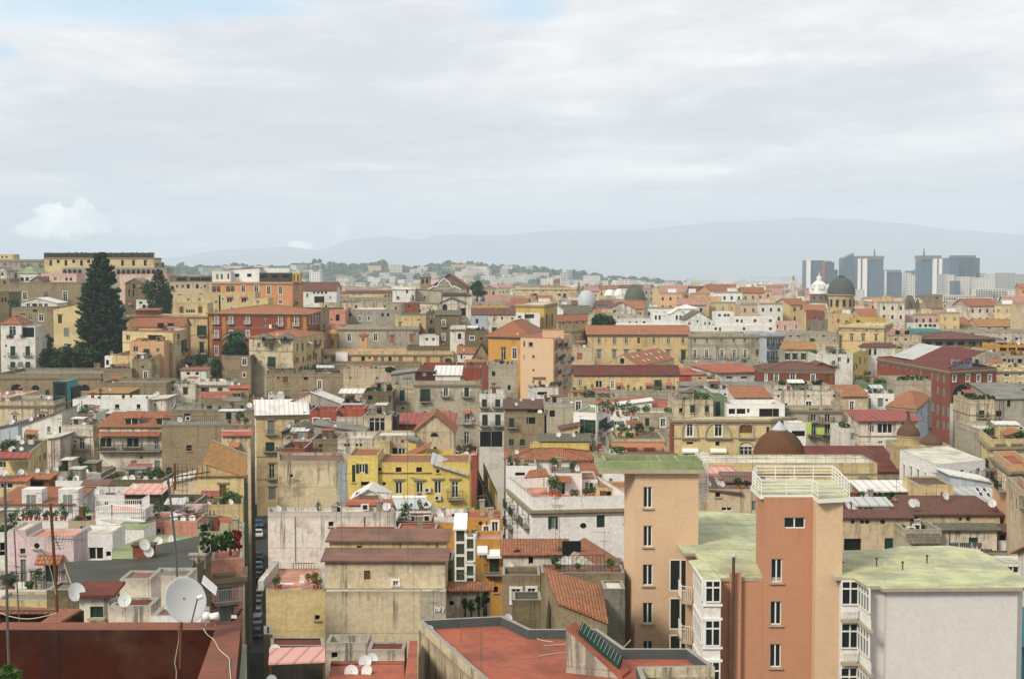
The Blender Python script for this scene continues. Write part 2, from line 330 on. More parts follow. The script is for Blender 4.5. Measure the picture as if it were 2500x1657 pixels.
# ------ windows (local: x along wall, y into the wall, z up)
WC={}
def arcpts(w,h,n=10):
 r=w/2;zs=h/2-r
 return[(-r,-h/2),(r,-h/2)]+[(r*math.cos(math.pi*i/n),zs+r*math.sin(math.pi*i/n))for i in range(n+1)]
FILL={'w':'frame','c':'greens','g':'greys','b':'browns','r':'orange','d':'dark','s':'frame','G':'frame','W':'wframe','m':'bluish'}
def win_parts(kind,w,h):
 key=(kind,w,h)
 if key in WC:return WC[key]
 f=kind[0];mods=kind[1:];out=[]
 y=.16
 mb=MB()
 if f in 'wsWGm':
  fr=M(FILL[f]if f!='m' else 'wframe');t=.07 if w<1.6 else.09
  fy=y
  mb.box((-w/2+t/2,fy,0),(t,.08,h),fr);mb.box((w/2-t/2,fy,0),(t,.08,h),fr)
  mb.box((0,fy,h/2-t/2),(w-2*t-.004,.08,t),fr);mb.box((0,fy,-h/2+t/2),(w-2*t-.004,.08,t),fr)
  nm=max(1,round(w/.75)-1)if w>2 else 1
  for i in range(nm):mb.box((-w/2+w*(i+1)/(nm+1),fy,0),(t*1.3,.07,h-2*t-.004),fr)
  if h>1.7 and 'n' not in mods:mb.box((0,fy-.002,h*.24),(w-2*t-.01,.06,t*.8),fr)
  pn=MB();pn.box((0,fy+.06,0),(w-.02,.02,h-.02),M('glass'))
  out=[('window',mb),('pane',pn)]
 elif f in 'cgbr':
  m=M(FILL[f]);mb.box((0,y,0),(w-.02,.05,h-.02),m)
  for i in range(int(h/.22)):mb.box((0,y-.035,-h/2+.12+i*.22),(w*.9,.03,.05),m)
  mb.box((0,y-.04,0),(.05,.05,h-.06),m)
  out=[('shuttered_window',mb)]
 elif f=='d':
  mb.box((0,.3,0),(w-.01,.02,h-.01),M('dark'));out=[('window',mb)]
 elif f=='v':
  pts=arcpts(w,h);mb.poly([(a,-.012,b)for a,b in pts],M('dark'))
  k=len(pts)
  for i in range(1,k-1):
   a,b=pts[i],pts[i+1];c0=(0,h/2-w/2)
   mb.box(((a[0]+b[0])/2,-.03,(a[1]+b[1])/2),(.16,.08,.16),M('cornice'))
  out=[('arched_opening',mb)]
 elif f=='o':
  mb.poly([(w/2*math.cos(2*math.pi*i/16),-.012,h/2*math.sin(2*math.pi*i/16))for i in range(16)],M('dark'));out=[('round_opening',mb)]
 if 's' in mods or f=='s':
  for sg in(-1,1):
   sh=MB();sh.box((sg*(w/2+w*.26),-.05,0),(w*.5,.05,h+.05),M('greens'))
   for i in range(int(h/.25)):sh.box((sg*(w/2+w*.26),-.085,-h/2+.12+i*.25),(w*.42,.02,.06),M('greens'))
   out.append(('shutter',sh))
 if 'f' in mods:
  sr=MB();q=M('wframe');e=.18
  sr.box((-w/2-e/2,-.02,0),(e,.06,h),q);sr.box((w/2+e/2,-.02,0),(e,.06,h),q);sr.box((0,-.03,h/2+e/2),(w+2*e,.09,e),q);sr.box((0,-.04,-h/2-e/2),(w+2*e,.12,e),q)
  out.append(('surround',sr))
 if 'l' in mods:
  l=MB();l.box((0,-.09,h/2+.3),(w+.7,.22,.18),M('cornice'));l.box((0,-.04,h/2+.12),(w+.3,.1,.16),M('cornice'));out.append(('lintel',l))
 if 'p' in mods:
  l=MB();x=w/2+.35;zb=h/2+.2;m=M('cornice')
  l.prism([(-x,-.22),(x,-.22),(x,-.004),(-x,-.004)],zb,zb+.14,m)
  l.poly([(-x,-.2,zb+.15),(x,-.2,zb+.15),(0,-.2,zb+.6)],m);l.poly([(-x,-.2,zb+.15),(0,-.2,zb+.6),(0,0,zb+.6),(-x,0,zb+.15)],m);l.poly([(x,0,zb+.15),(0,0,zb+.6),(0,-.2,zb+.6),(x,-.2,zb+.15)],m)
  out.append(('pediment',l))
 if 'a' in mods or 'A' in mods:
  l=MB();x=w/2+.25;z=h/2+.25;d=1.0;m=M('awno' if 'a' in mods else 'awnw')
  l.poly([(-x,-.02,z),(x,-.02,z),(x,-d,z-.45),(-x,-d,z-.45)],m);l.poly([(-x,-d,z-.45),(x,-d,z-.45),(x,-d,z-.7),(-x,-d,z-.7)],m)
  l.poly([(-x,-.02,z),(-x,-d,z-.45),(-x,-d,z-.5),(-x,-.02,z-.06)],m)
  out.append(('awning',l))
 if 'i' in mods:
  l=MB();l.box((0,-.06,-h/2-.06),(w+.24,.2,.1),M('stonew'));out.append(('sill',l))
 if 'b' in mods or 'B' in mods:
  bw=w+1.1 if 'B' not in mods else w+1.6;z=-h/2-.06;d=.85
  l=MB();l.box((0,-d/2,z-.06),(bw,d,.16),M('slab'))
  l.box((-bw/2+.25,-d/2+.1,z-.26),(.12,d-.25,.24),M('slab'));l.box((bw/2-.25,-d/2+.1,z-.26),(.12,d-.25,.24),M('slab'))
  r=MB();m=M('iron' if 'q' not in mods else 'rail')
  for zz in(z+.1,z+.98):r.box((0,-d+.03,zz),(bw,.04,.04),m)
  for sg in(-1,1):
   r.box((sg*(bw/2-.02),-d/2,z+.98),(.04,d-.1,.04),m)
   for i in range(4):r.box((sg*(bw/2-.02),-d+.1+i*d/4,z+.52),(.025,.025,.86),m)
  nb=max(4,int(bw/.16))
  for i in range(nb+1):r.box((-bw/2+.02+(bw-.04)*i/nb,-d+.03,z+.54),(.022,.022,.84),m)
  out.append(('balcony',l));out.append(('railing',r))
 if 'x' in mods:
  l=MB();cx=w/2+.6;zc=-h*.1
  l.box((cx,-.2,zc),(.75,.3,.55),M('ac'))
  l.poly([(cx-.1+.2*math.cos(2*math.pi*i/10),-.353,zc+.2*math.sin(2*math.pi*i/10))for i in range(10,0,-1)],M('dark'))
  out.append(('air_conditioner',l))
 if 'j' in mods:
  l=MB();zc=-h/2-.5
  l.box((0,-.2,zc),(.75,.3,.55),M('ac'))
  l.poly([(-.1+.2*math.cos(2*math.pi*i/10),-.353,zc+.2*math.sin(2*math.pi*i/10))for i in range(10,0,-1)],M('dark'))
  out.append(('air_conditioner',l))
 WC[key]=[(nm,b.mesh(nm))for nm,b in out]
 return WC[key]
JC={}
def win_joined(kind,w,h):
 key=(kind,w,h)
 if key not in JC:
  import bmesh
  me=bpy.data.meshes.new('window');bm=bmesh.new();mats=[]
  for nm,m in win_parts(kind,w,h):
   b0=len(bm.faces);bm.from_mesh(m);bm.faces.ensure_lookup_table()
   idx=[]
   for q in m.materials:
    if q not in mats:mats.append(q)
    idx.append(mats.index(q))
   for fc in bm.faces[b0:]:fc.material_index=idx[fc.material_index]
  bm.to_mesh(me);bm.free()
  for q in mats:me.materials.append(q)
  JC[key]=me
 return JC[key]
# ------ walls with real openings
def wallface(mb,a,b,z0,za,zb,ops,m,zmax,L0=0,rev=None):
 """a->b seen from outside left to right; ops = list of (u, z, w, h)."""
 a=Vector((a[0],a[1]));b=Vector((b[0],b[1]));L=(b-a).length;d=(b-a)/L;nin=Vector((-d.y,d.x))
 zt=min(za,zb)
 us={0.0,L};zs={z0,zt}
 for(u,z,w,h)in ops:
  us|={u-w/2,u+w/2};zs|={z-h/2,z+h/2}
 us=sorted(q for q in us if-1e-6<=q<=L+1e-6);zs=sorted(q for q in zs if z0-1e-6<=q<=zt+1e-6)
 def pt(u,z,dp=0):q=a+d*u+nin*dp;return(q.x,q.y,z)
 for i in range(len(us)-1):
  cu=(us[i]+us[i+1])/2
  if us[i+1]-us[i]<1e-5:continue
  j=0
  while j<len(zs)-1:
   def hole(j):
    cz=(zs[j]+zs[j+1])/2
    return any(abs(cu-u)<w/2-1e-6 and abs(cz-z)<h/2-1e-6 for(u,z,w,h)in ops)
   if hole(j):j+=1;continue
   k=j
   while k+1<len(zs)-1 and not hole(k+1):k+=1
   q0,q1=zs[j],zs[k+1]
   mb.poly([pt(us[i],q0),pt(us[i+1],q0),pt(us[i+1],q1),pt(us[i],q1)],m,[(L0+us[i],zmax-q0),(L0+us[i+1],zmax-q0),(L0+us[i+1],zmax-q1),(L0+us[i],zmax-q1)])
   j=k+1
 for(u,z,w,h)in ops:
  l,r,lo,hi=u-w/2,u+w/2,z-h/2,z+h/2;D=.34;mm=rev or m
  for q in(((l,lo),(l,hi)),((r,hi),(r,lo)),((l,hi),(r,hi)),((r,lo),(l,lo))):
   (u1,z1),(u2,z2)=q
   mb.poly([pt(u1,z1),pt(u2,z2),pt(u2,z2,D),pt(u1,z1,D)],mm,[(L0+u1,3.+zmax-z1)]*4)
 if abs(za-zb)>1e-4:
  if za>zb:mb.poly([pt(0,zt),pt(L,zt),pt(0,za)],m,[(L0,3),(L0+L,3),(L0,0)])
  else:mb.poly([pt(0,zt),pt(L,zt),pt(L,zb)],m,[(L0,3),(L0+L,3),(L0+L,0)])
REG=[]
def slab(mb,pts,m,th=.14,edge=None):
 """thick sloped sheet, pts counter-clockwise from above; uv: u along first edge, v up the slope."""
 v=[Vector(q)for q in pts];e=(v[1]-v[0]);e.normalize();nn=(v[1]-v[0]).cross(v[-1]-v[0]).normalized();g=nn.cross(e)
 uvs=[((q-v[0]).dot(e),(q-v[0]).dot(g))for q in v]
 mb.poly([q for q in v],m,uvs)
 lo=[q-Vector((0,0,th))for q in v];k=len(v);em=edge or m
 for i in range(k):
  j=(i+1)%k;mb.poly([lo[i],lo[j],v[j],v[i]],em)
 mb.poly(list(reversed(lo)),em)
def B(lab,xs,yt,D,col,roof='flat G',w='',t=12,name='house',cat='house',yb=None,parent=None,c=1,cor=0,pname='upper_storey',group=None,par=.7,over=.35,tops=None,zt=None,zb0=None,band=None):
 if isinstance(yt,tuple):
  zz=P(xs[1],yt[1],D).z;D=tuple(D if i==1 else zz/(lambda q:q.z/q.y)(ray(*src(x,y)))for i,(x,y)in enumerate(zip(xs,yt)));yt=yt[1]
 if not isinstance(D,tuple):D=(D,)*len(xs)
 pts=[]
 for x,d in zip(xs,D):
  q=P(x,yt,d);pts.append((q.x,q.y))
 iz=0 if len(xs)==2 else 1
 z1=P(xs[iz],yt,D[iz]).z if zt is None else zt
 if roof[:4]=='flat' and zt is None:z1-=par
 rt=roof.split()
 if len(rt)>2 and rt[0]in('shed','gable','hip')and rt[2][0]=='@' and len(xs)==2:
  kk=1 if rt[0]=='shed' else.5
  while t>1.6 and P(xs[0],float(rt[2][1:]),D[0]+t*kk).z-z1<(.35 if rt[0]=='shed' else.9):t*=.92
 n=len(pts);s0,s1=src(xs[0],0)[0],src(xs[-1],0)[0]
 if n==2:
  if rt[0]=='flat' and z1<-1:
   if len(rt)>2:q=ray(*src(xs[0],float(rt[2][1:])));t=max(1.2,(z1+par)*q.y/q.z-D[0])
   elif D[0]<230:t=min(t,max(2.0,22*D[0]**2/(F*abs(z1))))
  d=Vector(pts[1])-Vector(pts[0]);nin=Vector((-d.y,d.x)).normalized()*t
  if abs(d.y)>.35*abs(d.x):nin=Vector(((pts[0][0]+pts[1][0])/(D[0]+D[1]),1))*t
  if D[0]<345 and(555<s1<645 or 605<s0<680):nin=Vector((-.173,1))*t
  foot=[pts[0],pts[1],(pts[1][0]+nin.x,pts[1][1]+nin.y),(pts[0][0]+nin.x,pts[0][1]+nin.y)]
 else:
  foot=[pts[0],pts[1],pts[2],(pts[0][0]+pts[2][0]-pts[1][0],pts[0][1]+pts[2][1]-pts[1][1])]
 cxy=(sum(q[0]for q in foot)/4,sum(q[1]for q in foot)/4)
 if zb0 is not None:z0=zb0
 elif yb is None:z0=min(ground(*q)for q in foot)-.6
 else:z0=P(xs[0],yb,D[0]).z
 if parent is None:
  root=empty(name,(cxy[0],cxy[1],z0));tag(root,lab,cat,group);top=root
 else:root=parent;top=None
 off=parent_world(root)
 wm=wall(col);L0=0
 rk=rt[0];rm=roofm(rt[1]);rh=2.0
 if len(rt)>2 and rk!='flat':
  if rt[2][0]=='@':
   dd_=D[iz]+{'gable':t/2,'hip':min(t,99)/2,'shed':t}.get(rk,0)
   if n==3 and rk=='hip':dd_=sum(q[1]for q in pts)/3+2
   rh=max(.25,P(xs[iz],float(rt[2][1:]),dd_).z-z1)
  else:rh=float(rt[2])
# ---- openings
 ops=[[]for _ in range(4)];wl=[];sub_=parent is not None
 for ent in[e for e in w.split(';')if e.strip()]:
  kd,xl,yy,ww,hh=ent.split()
  for xx in xl.split(','):
   sx,sy=src(float(xx),float(yy));r=ray(sx,sy)
   fi=None
   for i in range(n-1):
    a0,a1=sorted((src(xs[i],0)[0],src(xs[i+1],0)[0]))
    if a0-1<=sx<=a1+1:fi=i
   if fi is None:continue
   a=Vector(foot[fi]);b=Vector(foot[fi+1]);dd=b-a;L=dd.length;dd/=L;nn=Vector((-dd.y,dd.x))
   den=r.x*nn.x+r.y*nn.y
   if abs(den)<1e-6:continue
   s=a.dot(nn)/den;hit=r*s;u=(Vector((hit.x,hit.y))-a).dot(dd);dep=hit.y
   app=max(.15,abs(r.normalized().x*nn.x+r.normalized().y*nn.y))
   wd=float(ww)/SC/F*dep/app;ht=float(hh)/SC/F*dep
   wd=round(max(.4,min(wd,L*.9)),1);ht=round(max(.4,ht),1)
   z=hit.z
   if z+ht/2>z1-.12:z=z1-.12-ht/2
   u=min(max(u,wd/2+.08),L-wd/2-.08)
   if z-ht/2<z0+.1 or u<wd/2:continue
   if kd[0]not in 'vo':
    if any(abs(u-o[0])<(wd+o[2])/2-.12 and abs(z-o[1])<(ht+o[3])/2-.12 for o in ops[fi]):continue
    ops[fi].append((u,z,wd,ht))
   wl.append((fi,u,z,wd,ht,kd))
 if name=='house' and not sub_ and n==2 and 185<D[0]<820 and not any(q in lab for q in('blank','wall','bare','canopy','hut','ledge')):
  a=Vector(foot[0]);b=Vector(foot[1]);dd=b-a;L=dd.length;q_=random.Random(int(xs[0]*7+yt));nc=int(L/3.1);pool=[q_.choice(['w','Wf','c','cb','g','wb','d','bl','wl','Gf','csb','gb','wa','Wx'])for _ in range(3)];ph_=q_.uniform(-.3,.3)
  for r_ in range(3):
   for c_ in range(nc):
    if q_.random()<.34:continue
    wd,ht=q_.choice([.8,.9,1.0]),q_.choice([1.3,1.6,1.9]);u=L*(c_+.5)/nc+ph_;z=z1-1.9-r_*3.7
    if q_.random()<.18:wd,ht=.6,.6
    if u<1 or u>L-1 or any(abs(u-o[0])<(wd+o[2])/2+.8 and abs(z-o[1])<(ht+o[3])/2+.7 for o in ops[0])or any(w_[5][0]in 'vo' and abs(u-w_[1])<(wd+w_[3])/2+.5 and abs(z-w_[2])<(ht+w_[4])/2+.5 for w_ in wl):continue
    kd=q_.choice(pool)if ht>.7 else 'd';ops[0].append((u,z,wd,ht));wl.append((0,u,z,wd,ht,kd))
# ---- wall
 mb=MB();zc=[z1]*4;sub=parent is not None
 if rk=='lean':zc=[z1,z1+rh,z1+rh,z1]
 if rk=='leanL':zc=[z1+rh,z1,z1,z1+rh]
 if rk=='shed':zc=[z1,z1,z1+rh,z1+rh]
 zmax=max(zc)
 for i in range(4):
  a,b=foot[i],foot[(i+1)%4];wallface(mb,a,b,z0,zc[i],zc[(i+1)%4],ops[i],wm,z1 if abs(zc[i]-zc[(i+1)%4])<.01 else zmax,L0);L0+=math.dist(a,b)
 f2=[Vector(q)for q in foot]
 e1=(f2[1]-f2[0]).normalized();e2=(f2[3]-f2[0]).normalized()
 Wd=(f2[1]-f2[0]).length;Dp=(f2[3]-f2[0]).length
 def V(u,v,z):q=f2[0]+e1*u+e2*v;return Vector((q.x,q.y,z))
 rb=MB();o=over
 if rk=='front':
  mb.poly([V(0,0,z1),V(Wd,0,z1),V(Wd/2,0,z1+rh)],wm,[(0,2),(Wd,2),(Wd/2,1)]);mb.poly([V(Wd,Dp,z1),V(0,Dp,z1),V(Wd/2,Dp,z1+rh)],wm)
  k=rh/(Wd/2)
  slab(rb,[V(-o,Dp+o,z1-o*k+.16),V(-o,-o,z1-o*k+.16),V(Wd/2,-o,z1+rh+.16),V(Wd/2,Dp+o,z1+rh+.16)],rm)
  slab(rb,[V(Wd+o,-o,z1-o*k+.16),V(Wd+o,Dp+o,z1-o*k+.16),V(Wd/2,Dp+o,z1+rh+.16),V(Wd/2,-o,z1+rh+.16)],rm)
 elif rk=='gable':
  for(u,fl)in((0,0),(Wd,1)):
   q=[V(u,Dp,z1),V(u,0,z1),V(u,Dp/2,z1+rh)]
   if fl:q=[V(u,0,z1),V(u,Dp,z1),V(u,Dp/2,z1+rh)]
   mb.poly(q,wm,[(0,2),(Dp,2),(Dp/2,1)])
  k=rh/(Dp/2)
  slab(rb,[V(-o,-o,z1-o*k+.16),V(Wd+o,-o,z1-o*k+.16),V(Wd+o,Dp/2,z1+rh+.16),V(-o,Dp/2,z1+rh+.16)],rm)
  slab(rb,[V(Wd+o,Dp+o,z1-o*k+.16),V(-o,Dp+o,z1-o*k+.16),V(-o,Dp/2,z1+rh+.16),V(Wd+o,Dp/2,z1+rh+.16)],rm)
  rb.box(tuple(V(Wd/2,Dp/2,z1+rh+.17)),(Wd+2*o,.3,.14),rm,math.atan2(e1.y,e1.x))
 elif rk=='hip':
  if Wd>Dp:r0,r1=V(Dp/2,Dp/2,z1+rh),V(Wd-Dp/2,Dp/2,z1+rh)
  else:r0,r1=V(Wd/2,Wd/2,z1+rh),V(Wd/2,Dp-Wd/2,z1+rh)
  c4=[V(-o,-o,z1+.02),V(Wd+o,-o,z1+.02),V(Wd+o,Dp+o,z1+.02),V(-o,Dp+o,z1+.02)]
  if Wd>Dp:fs=[[c4[0],c4[1],r1,r0],[c4[1],c4[2],r1],[c4[2],c4[3],r0,r1],[c4[3],c4[0],r0]]
  else:fs=[[c4[0],c4[1],r0],[c4[1],c4[2],r1,r0],[c4[2],c4[3],r1],[c4[3],c4[0],r0,r1]]
  for f in fs:
   a=f[0];e=(f[1]-a).normalized();nn=(f[1]-a).cross(f[-1]-a).normalized();g=nn.cross(e)
   rb.poly(f,rm,[((q-a).dot(e),(q-a).dot(g))for q in f])
  lo=[q-Vector((0,0,.18))for q in c4]
  for i in range(4):rb.poly([lo[i],lo[(i+1)%4],c4[(i+1)%4],c4[i]],rm)
  rb.poly(lo[::-1],rm)
  for i,(p,q)in enumerate(((c4[0],r0),(c4[1],r1 if Wd>Dp else r0),(c4[2],r1),(c4[3],r0 if Wd>Dp else r1),(r0,r1))):
   if(p-q).length>.3:rb.tube(p+Vector((0,0,.03)),q+Vector((0,0,.03)),.11,.11,rm,6,False)
 elif rk in('lean','leanL','shed'):
  zz=[q+.16 for q in zc]
  cc=[V(-o,-o,zz[0]),V(Wd+o,-o,zz[1]),V(Wd+o,Dp+o,zz[2]),V(-o,Dp+o,zz[3])]
  if rk=='shed':slab(rb,cc,rm)
  else:slab(rb,cc[1:]+cc[:1]if rk=='leanL' else cc[3:]+cc[:3],rm)
 else:
  ph=par;dz=z1-.05
  th=.22
  inn=[V(th,th,0),V(Wd-th,th,0),V(Wd-th,Dp-th,0),V(th,Dp-th,0)]
  rb.poly([V(0.02,.02,dz),V(Wd-.02,.02,dz),V(Wd-.02,Dp-.02,dz),V(.02,Dp-.02,dz)],rm)
  if ph>0:
   pa=MB();cm=wm if col not in('whitec',)else wm
   for i in range(4):
    a,b=foot[i],foot[(i+1)%4];ia,ib=inn[i],inn[(i+1)%4]
    l=math.dist(a,b)
    pa.poly([(a[0],a[1],z1),(b[0],b[1],z1),(b[0],b[1],z1+ph),(a[0],a[1],z1+ph)],cm,[(0,ph),(l,ph),(l,0),(0,0)])
    pa.poly([(ib.x,ib.y,dz),(ia.x,ia.y,dz),(ia.x,ia.y,z1+ph),(ib.x,ib.y,z1+ph)],cm,[(0,ph),(l,ph),(l,0),(0,0)])
    pa.poly([(a[0],a[1],z1+ph),(b[0],b[1],z1+ph),(ib.x,ib.y,z1+ph),(ia.x,ia.y,z1+ph)],M('concrete'))
# ---- link
 wo=mb.build('wall' if not sub else pname,root,off)
 holder=root if not sub else wo
 if not sub and band:
  for yyb in band:
   zbn=P(xs[iz],yyb,D[iz]).z;bb=MB();q=.07
   ring(bb,foot,zbn-.1,zbn+.1,q,M('cornice'));bb.build('string_course',root,off)
 rb.build('roof',holder,off if not sub else off)
 if rk=='flat' and par>0:pa.build('parapet',holder,off)
 if cor:
  cb=MB();ring(cb,foot,z1-.45,z1-.12,.32,M('cornice'));ring(cb,foot,z1-.8,z1-.452,.14,M('cornice'));cb.build('cornice',holder,off)
 for(fi,u,z,wd,ht,kd)in wl:
  a=Vector(foot[fi]);b=Vector(foot[fi+1]);dd=(b-a).normalized();q=a+dd*u;rz=math.atan2(dd.y,dd.x)
  loc=Vector((q.x,q.y,z))-off
  if sub:inst('window',win_joined(kd,wd,ht),holder,loc,rz)
  else:
   ps=win_parts(kd,wd,ht);main=None;bal=None
   for nm,me in ps:
    if nm in('balcony',):bal=inst(nm,me,root,loc,rz)
    elif nm=='railing':inst(nm,me,bal,(0,0,0))
    elif nm in('air_conditioner',):inst(nm,me,root,loc,rz)
    elif main is None:main=inst(nm,me,root,loc,rz)
    else:inst(nm,me,main,(0,0,0))
 info=dict(rh=rh,root=root,lab=lab,foot=foot,z=z1,V=V,Wd=Wd,Dp=Dp,rk=rk,D=D[0],col=col,c=c,rz=math.atan2(e1.y,e1.x),sub=sub,holder=holder,zc=zc,wall=wo,off=off)
 if not sub:REG.append(info)
 return info
def ring(mb,foot,za,zb,q,m):
 """moulding butted round a footprint, standing q proud."""
 c=Vector((sum(p[0]for p in foot)/4,sum(p[1]for p in foot)/4))
 k=len(foot);outp=[];inp=[]
 for i in range(k):
  p0,p1,p2=Vector(foot[i-1][:2]),Vector(foot[i][:2]),Vector(foot[(i+1)%k][:2])
  d1=(p1-p0).normalized();d2=(p2-p1).normalized();n1=Vector((d1.y,-d1.x));n2=Vector((d2.y,-d2.x))
  bis=(n1+n2);bis=bis/max(.2,bis.dot(n1))if bis.length>1e-6 else n1
  outp.append(p1+bis*q);inp.append(p1-bis*.02)
 for i in range(k):
  j=(i+1)%k;a,b,ia,ib=outp[i],outp[j],inp[i],inp[j]
  mb.poly([(a.x,a.y,za),(b.x,b.y,za),(b.x,b.y,zb),(a.x,a.y,zb)],m)
  mb.poly([(a.x,a.y,zb),(b.x,b.y,zb),(ib.x,ib.y,zb),(ia.x,ia.y,zb)],m)
  mb.poly([(ia.x,ia.y,za),(ib.x,ib.y,za),(b.x,b.y,za),(a.x,a.y,za)],m)
# ------ builders for other things
def G(x,y,z):
 sx,sy=src(x,y);r=ray(sx,sy);return r*(z/r.z)
def PB(lab,pts,z,col,roofk,w='',par=.6,name='house',cat='house',pin=None,th=.28,faces=None,over=0,par_in=None):
 """flat-roofed building on a free outline; pts are outline corners met at height z (clockwise in the picture from far left)."""
 q=[G(x,y,z+(par or 0))for x,y in pts];q=[(v.x,v.y)for v in q]
 A=sum(q[i][0]*q[(i+1)%len(q)][1]-q[(i+1)%len(q)][0]*q[i][1]for i in range(len(q)))
 if A<0:q=q[::-1]
 c=(sum(a[0]for a in q)/len(q),sum(a[1]for a in q)/len(q))
 z0=min(ground(*a)for a in q)-.6
 root=empty(name,(c[0],c[1],z0));tag(root,lab,cat)
 mb=MB();mb.prism(q,z0,z-.004 if not over else z-.25,wall(col));mb.f.pop(-2);
 k=len(q);nl=4*k
 mb.v2=mb.v;mb.m.pop(-2);mb.uv=mb.uv[:nl]+mb.uv[nl+k:]
 mb.build('wall',root)
 rb=MB()
 if over:
  o=[offs(q,i,over)for i in range(k)]
  rb.prism(o,z-.24,z,M('stonew'),roofm(roofk))
 else:rb.poly([(a[0],a[1],z)for a in q],roofm(roofk))
 rb.build('roof',root)
 if par:
  pb=MB();wm=wall(col);pi=M(par_in)if par_in else wm
  for i in range(k):
   j=(i+1)%k;a,b=q[i],q[j];ia,ib=offs(q,i,-th),offs(q,j,-th);L=math.dist(a,b)
   uu=[(0,par+1),(L,par+1),(L,1),(0,1)]
   pb.poly([(a[0],a[1],z),(b[0],b[1],z),(b[0],b[1],z+par),(a[0],a[1],z+par)],wm,uu)
   pb.poly([(ib[0],ib[1],z),(ia[0],ia[1],z),(ia[0],ia[1],z+par),(ib[0],ib[1],z+par)],pi,uu)
   pb.poly([(a[0],a[1],z+par),(b[0],b[1],z+par),(ib[0],ib[1],z+par),(ia[0],ia[1],z+par)],M('concrete'))
  pb.build('parapet',root)
 return dict(root=root,lab=lab,foot=q,z=z)
def offs(q,i,d):
 k=len(q);p0,p1,p2=Vector(q[i-1]),Vector(q[i]),Vector(q[(i+1)%k])
 d1=(p1-p0).normalized();d2=(p2-p1).normalized();n1=Vector((d1.y,-d1.x));n2=Vector((d2.y,-d2.x));bis=n1+n2
 bis=bis/max(.25,bis.dot(n1));r=p1+bis*d;return(r.x,r.y)
# ---- satellite dish
DC={}
def dish_meshes():
 if DC:return DC
 m=M('dish');mb=MB();n=20;R0=.5;rings=[(0,0),(.18,.012),(.34,.045),(.46,.085),(.5,.10)]
 for side,off in((0,0),(1,.015)):
  pr=[[(r*math.cos(2*math.pi*i/n),-z-off*-1,r*1.08*math.sin(2*math.pi*i/n))for i in range(n)]for r,z in rings]
  for k in range(len(rings)-1):
   for i in range(n):
    j=(i+1)%n;q=[pr[k][i],pr[k][j],pr[k+1][j],pr[k+1][i]]
    if k==0:q=[pr[0][0],pr[1][j],pr[1][i]][:3]if 0 else[pr[k][i],pr[k+1][j],pr[k+1][i]]
    mb.poly(q if not side else q[::-1],m)
 DC['reflector']=mb.mesh('reflector',smooth=True)
 a=MB();a.tube((0,-.05,-.5),(0,-.42,-.18),.012,.012,M('mast'),5);a.tube((0,-.40,-.20),(0,-.47,-.14),.03,.03,M('dish'),8);DC['feed_arm']=a.mesh('feed_arm')
 b=MB();b.tube((0,.12,-1.0),(0,.12,.05),.025,.025,M('mast'),6);b.box((0,.07,0),(.12,.12,.14),M('mast'));DC['mast']=b.mesh('mast')
 return DC
def dish(loc,size=.9,rz=None,lab='white satellite dish',group=None,tilt=None):
 d=dish_meshes();r=empty('satellite_dish',(loc[0],loc[1],loc[2]));tag(r,lab,'satellite dish',group)
 r.rotation_euler=(0,0,R(rng.uniform(20,60))if rz is None else rz)
 size*=.45
 if size>.5:pass
 r.scale=(size,)*3
 o=inst('reflector',d['reflector'],r,(0,0,1.0));o.rotation_euler=(R(-28)if tilt is None else tilt,0,0)
 o2=inst('feed_arm',d['feed_arm'],r,(0,0,1.0));o2.rotation_euler=o.rotation_euler
 inst('mast',d['mast'],r,(0,0,1.0))
 return r
# ---- aerial
AC_={}
def aerial_meshes():
 if AC_:return AC_
 m=M('mast')
 a=MB();a.tube((0,0,0),(0,0,1),.022,.016,m,5);AC_['mast']=a.mesh('mast')
 for key,n,L in(('aerial_array',9,1.5),('aerial_pair',4,.8)):
  b=MB();b.tube((-L/2,0,0),(L/2,0,0),.014,.014,m,4)
  for i in range(n):
   x=-L/2+L*(i+.5)/n;l=.42-.02*i;b.tube((x,-l,.02),(x,l,.02),.008,.008,m,4)
  AC_[key]=b.mesh('aerial_array')
 return AC_
def aerial(loc,h=3.0,rz=0,lab='thin television aerial',group=None):
 d=aerial_meshes();r=empty('television_aerial',loc);tag(r,lab,'aerial',group);r.rotation_euler=(0,0,rz)
 inst('mast',d['mast'],r,(0,0,0),sc=(1,1,h))
 inst('aerial_array',d['aerial_array'],r,(.3,0,h-.15));inst('aerial_array',d['aerial_pair'],r,(0,0,h-.9),R(80))
 return r
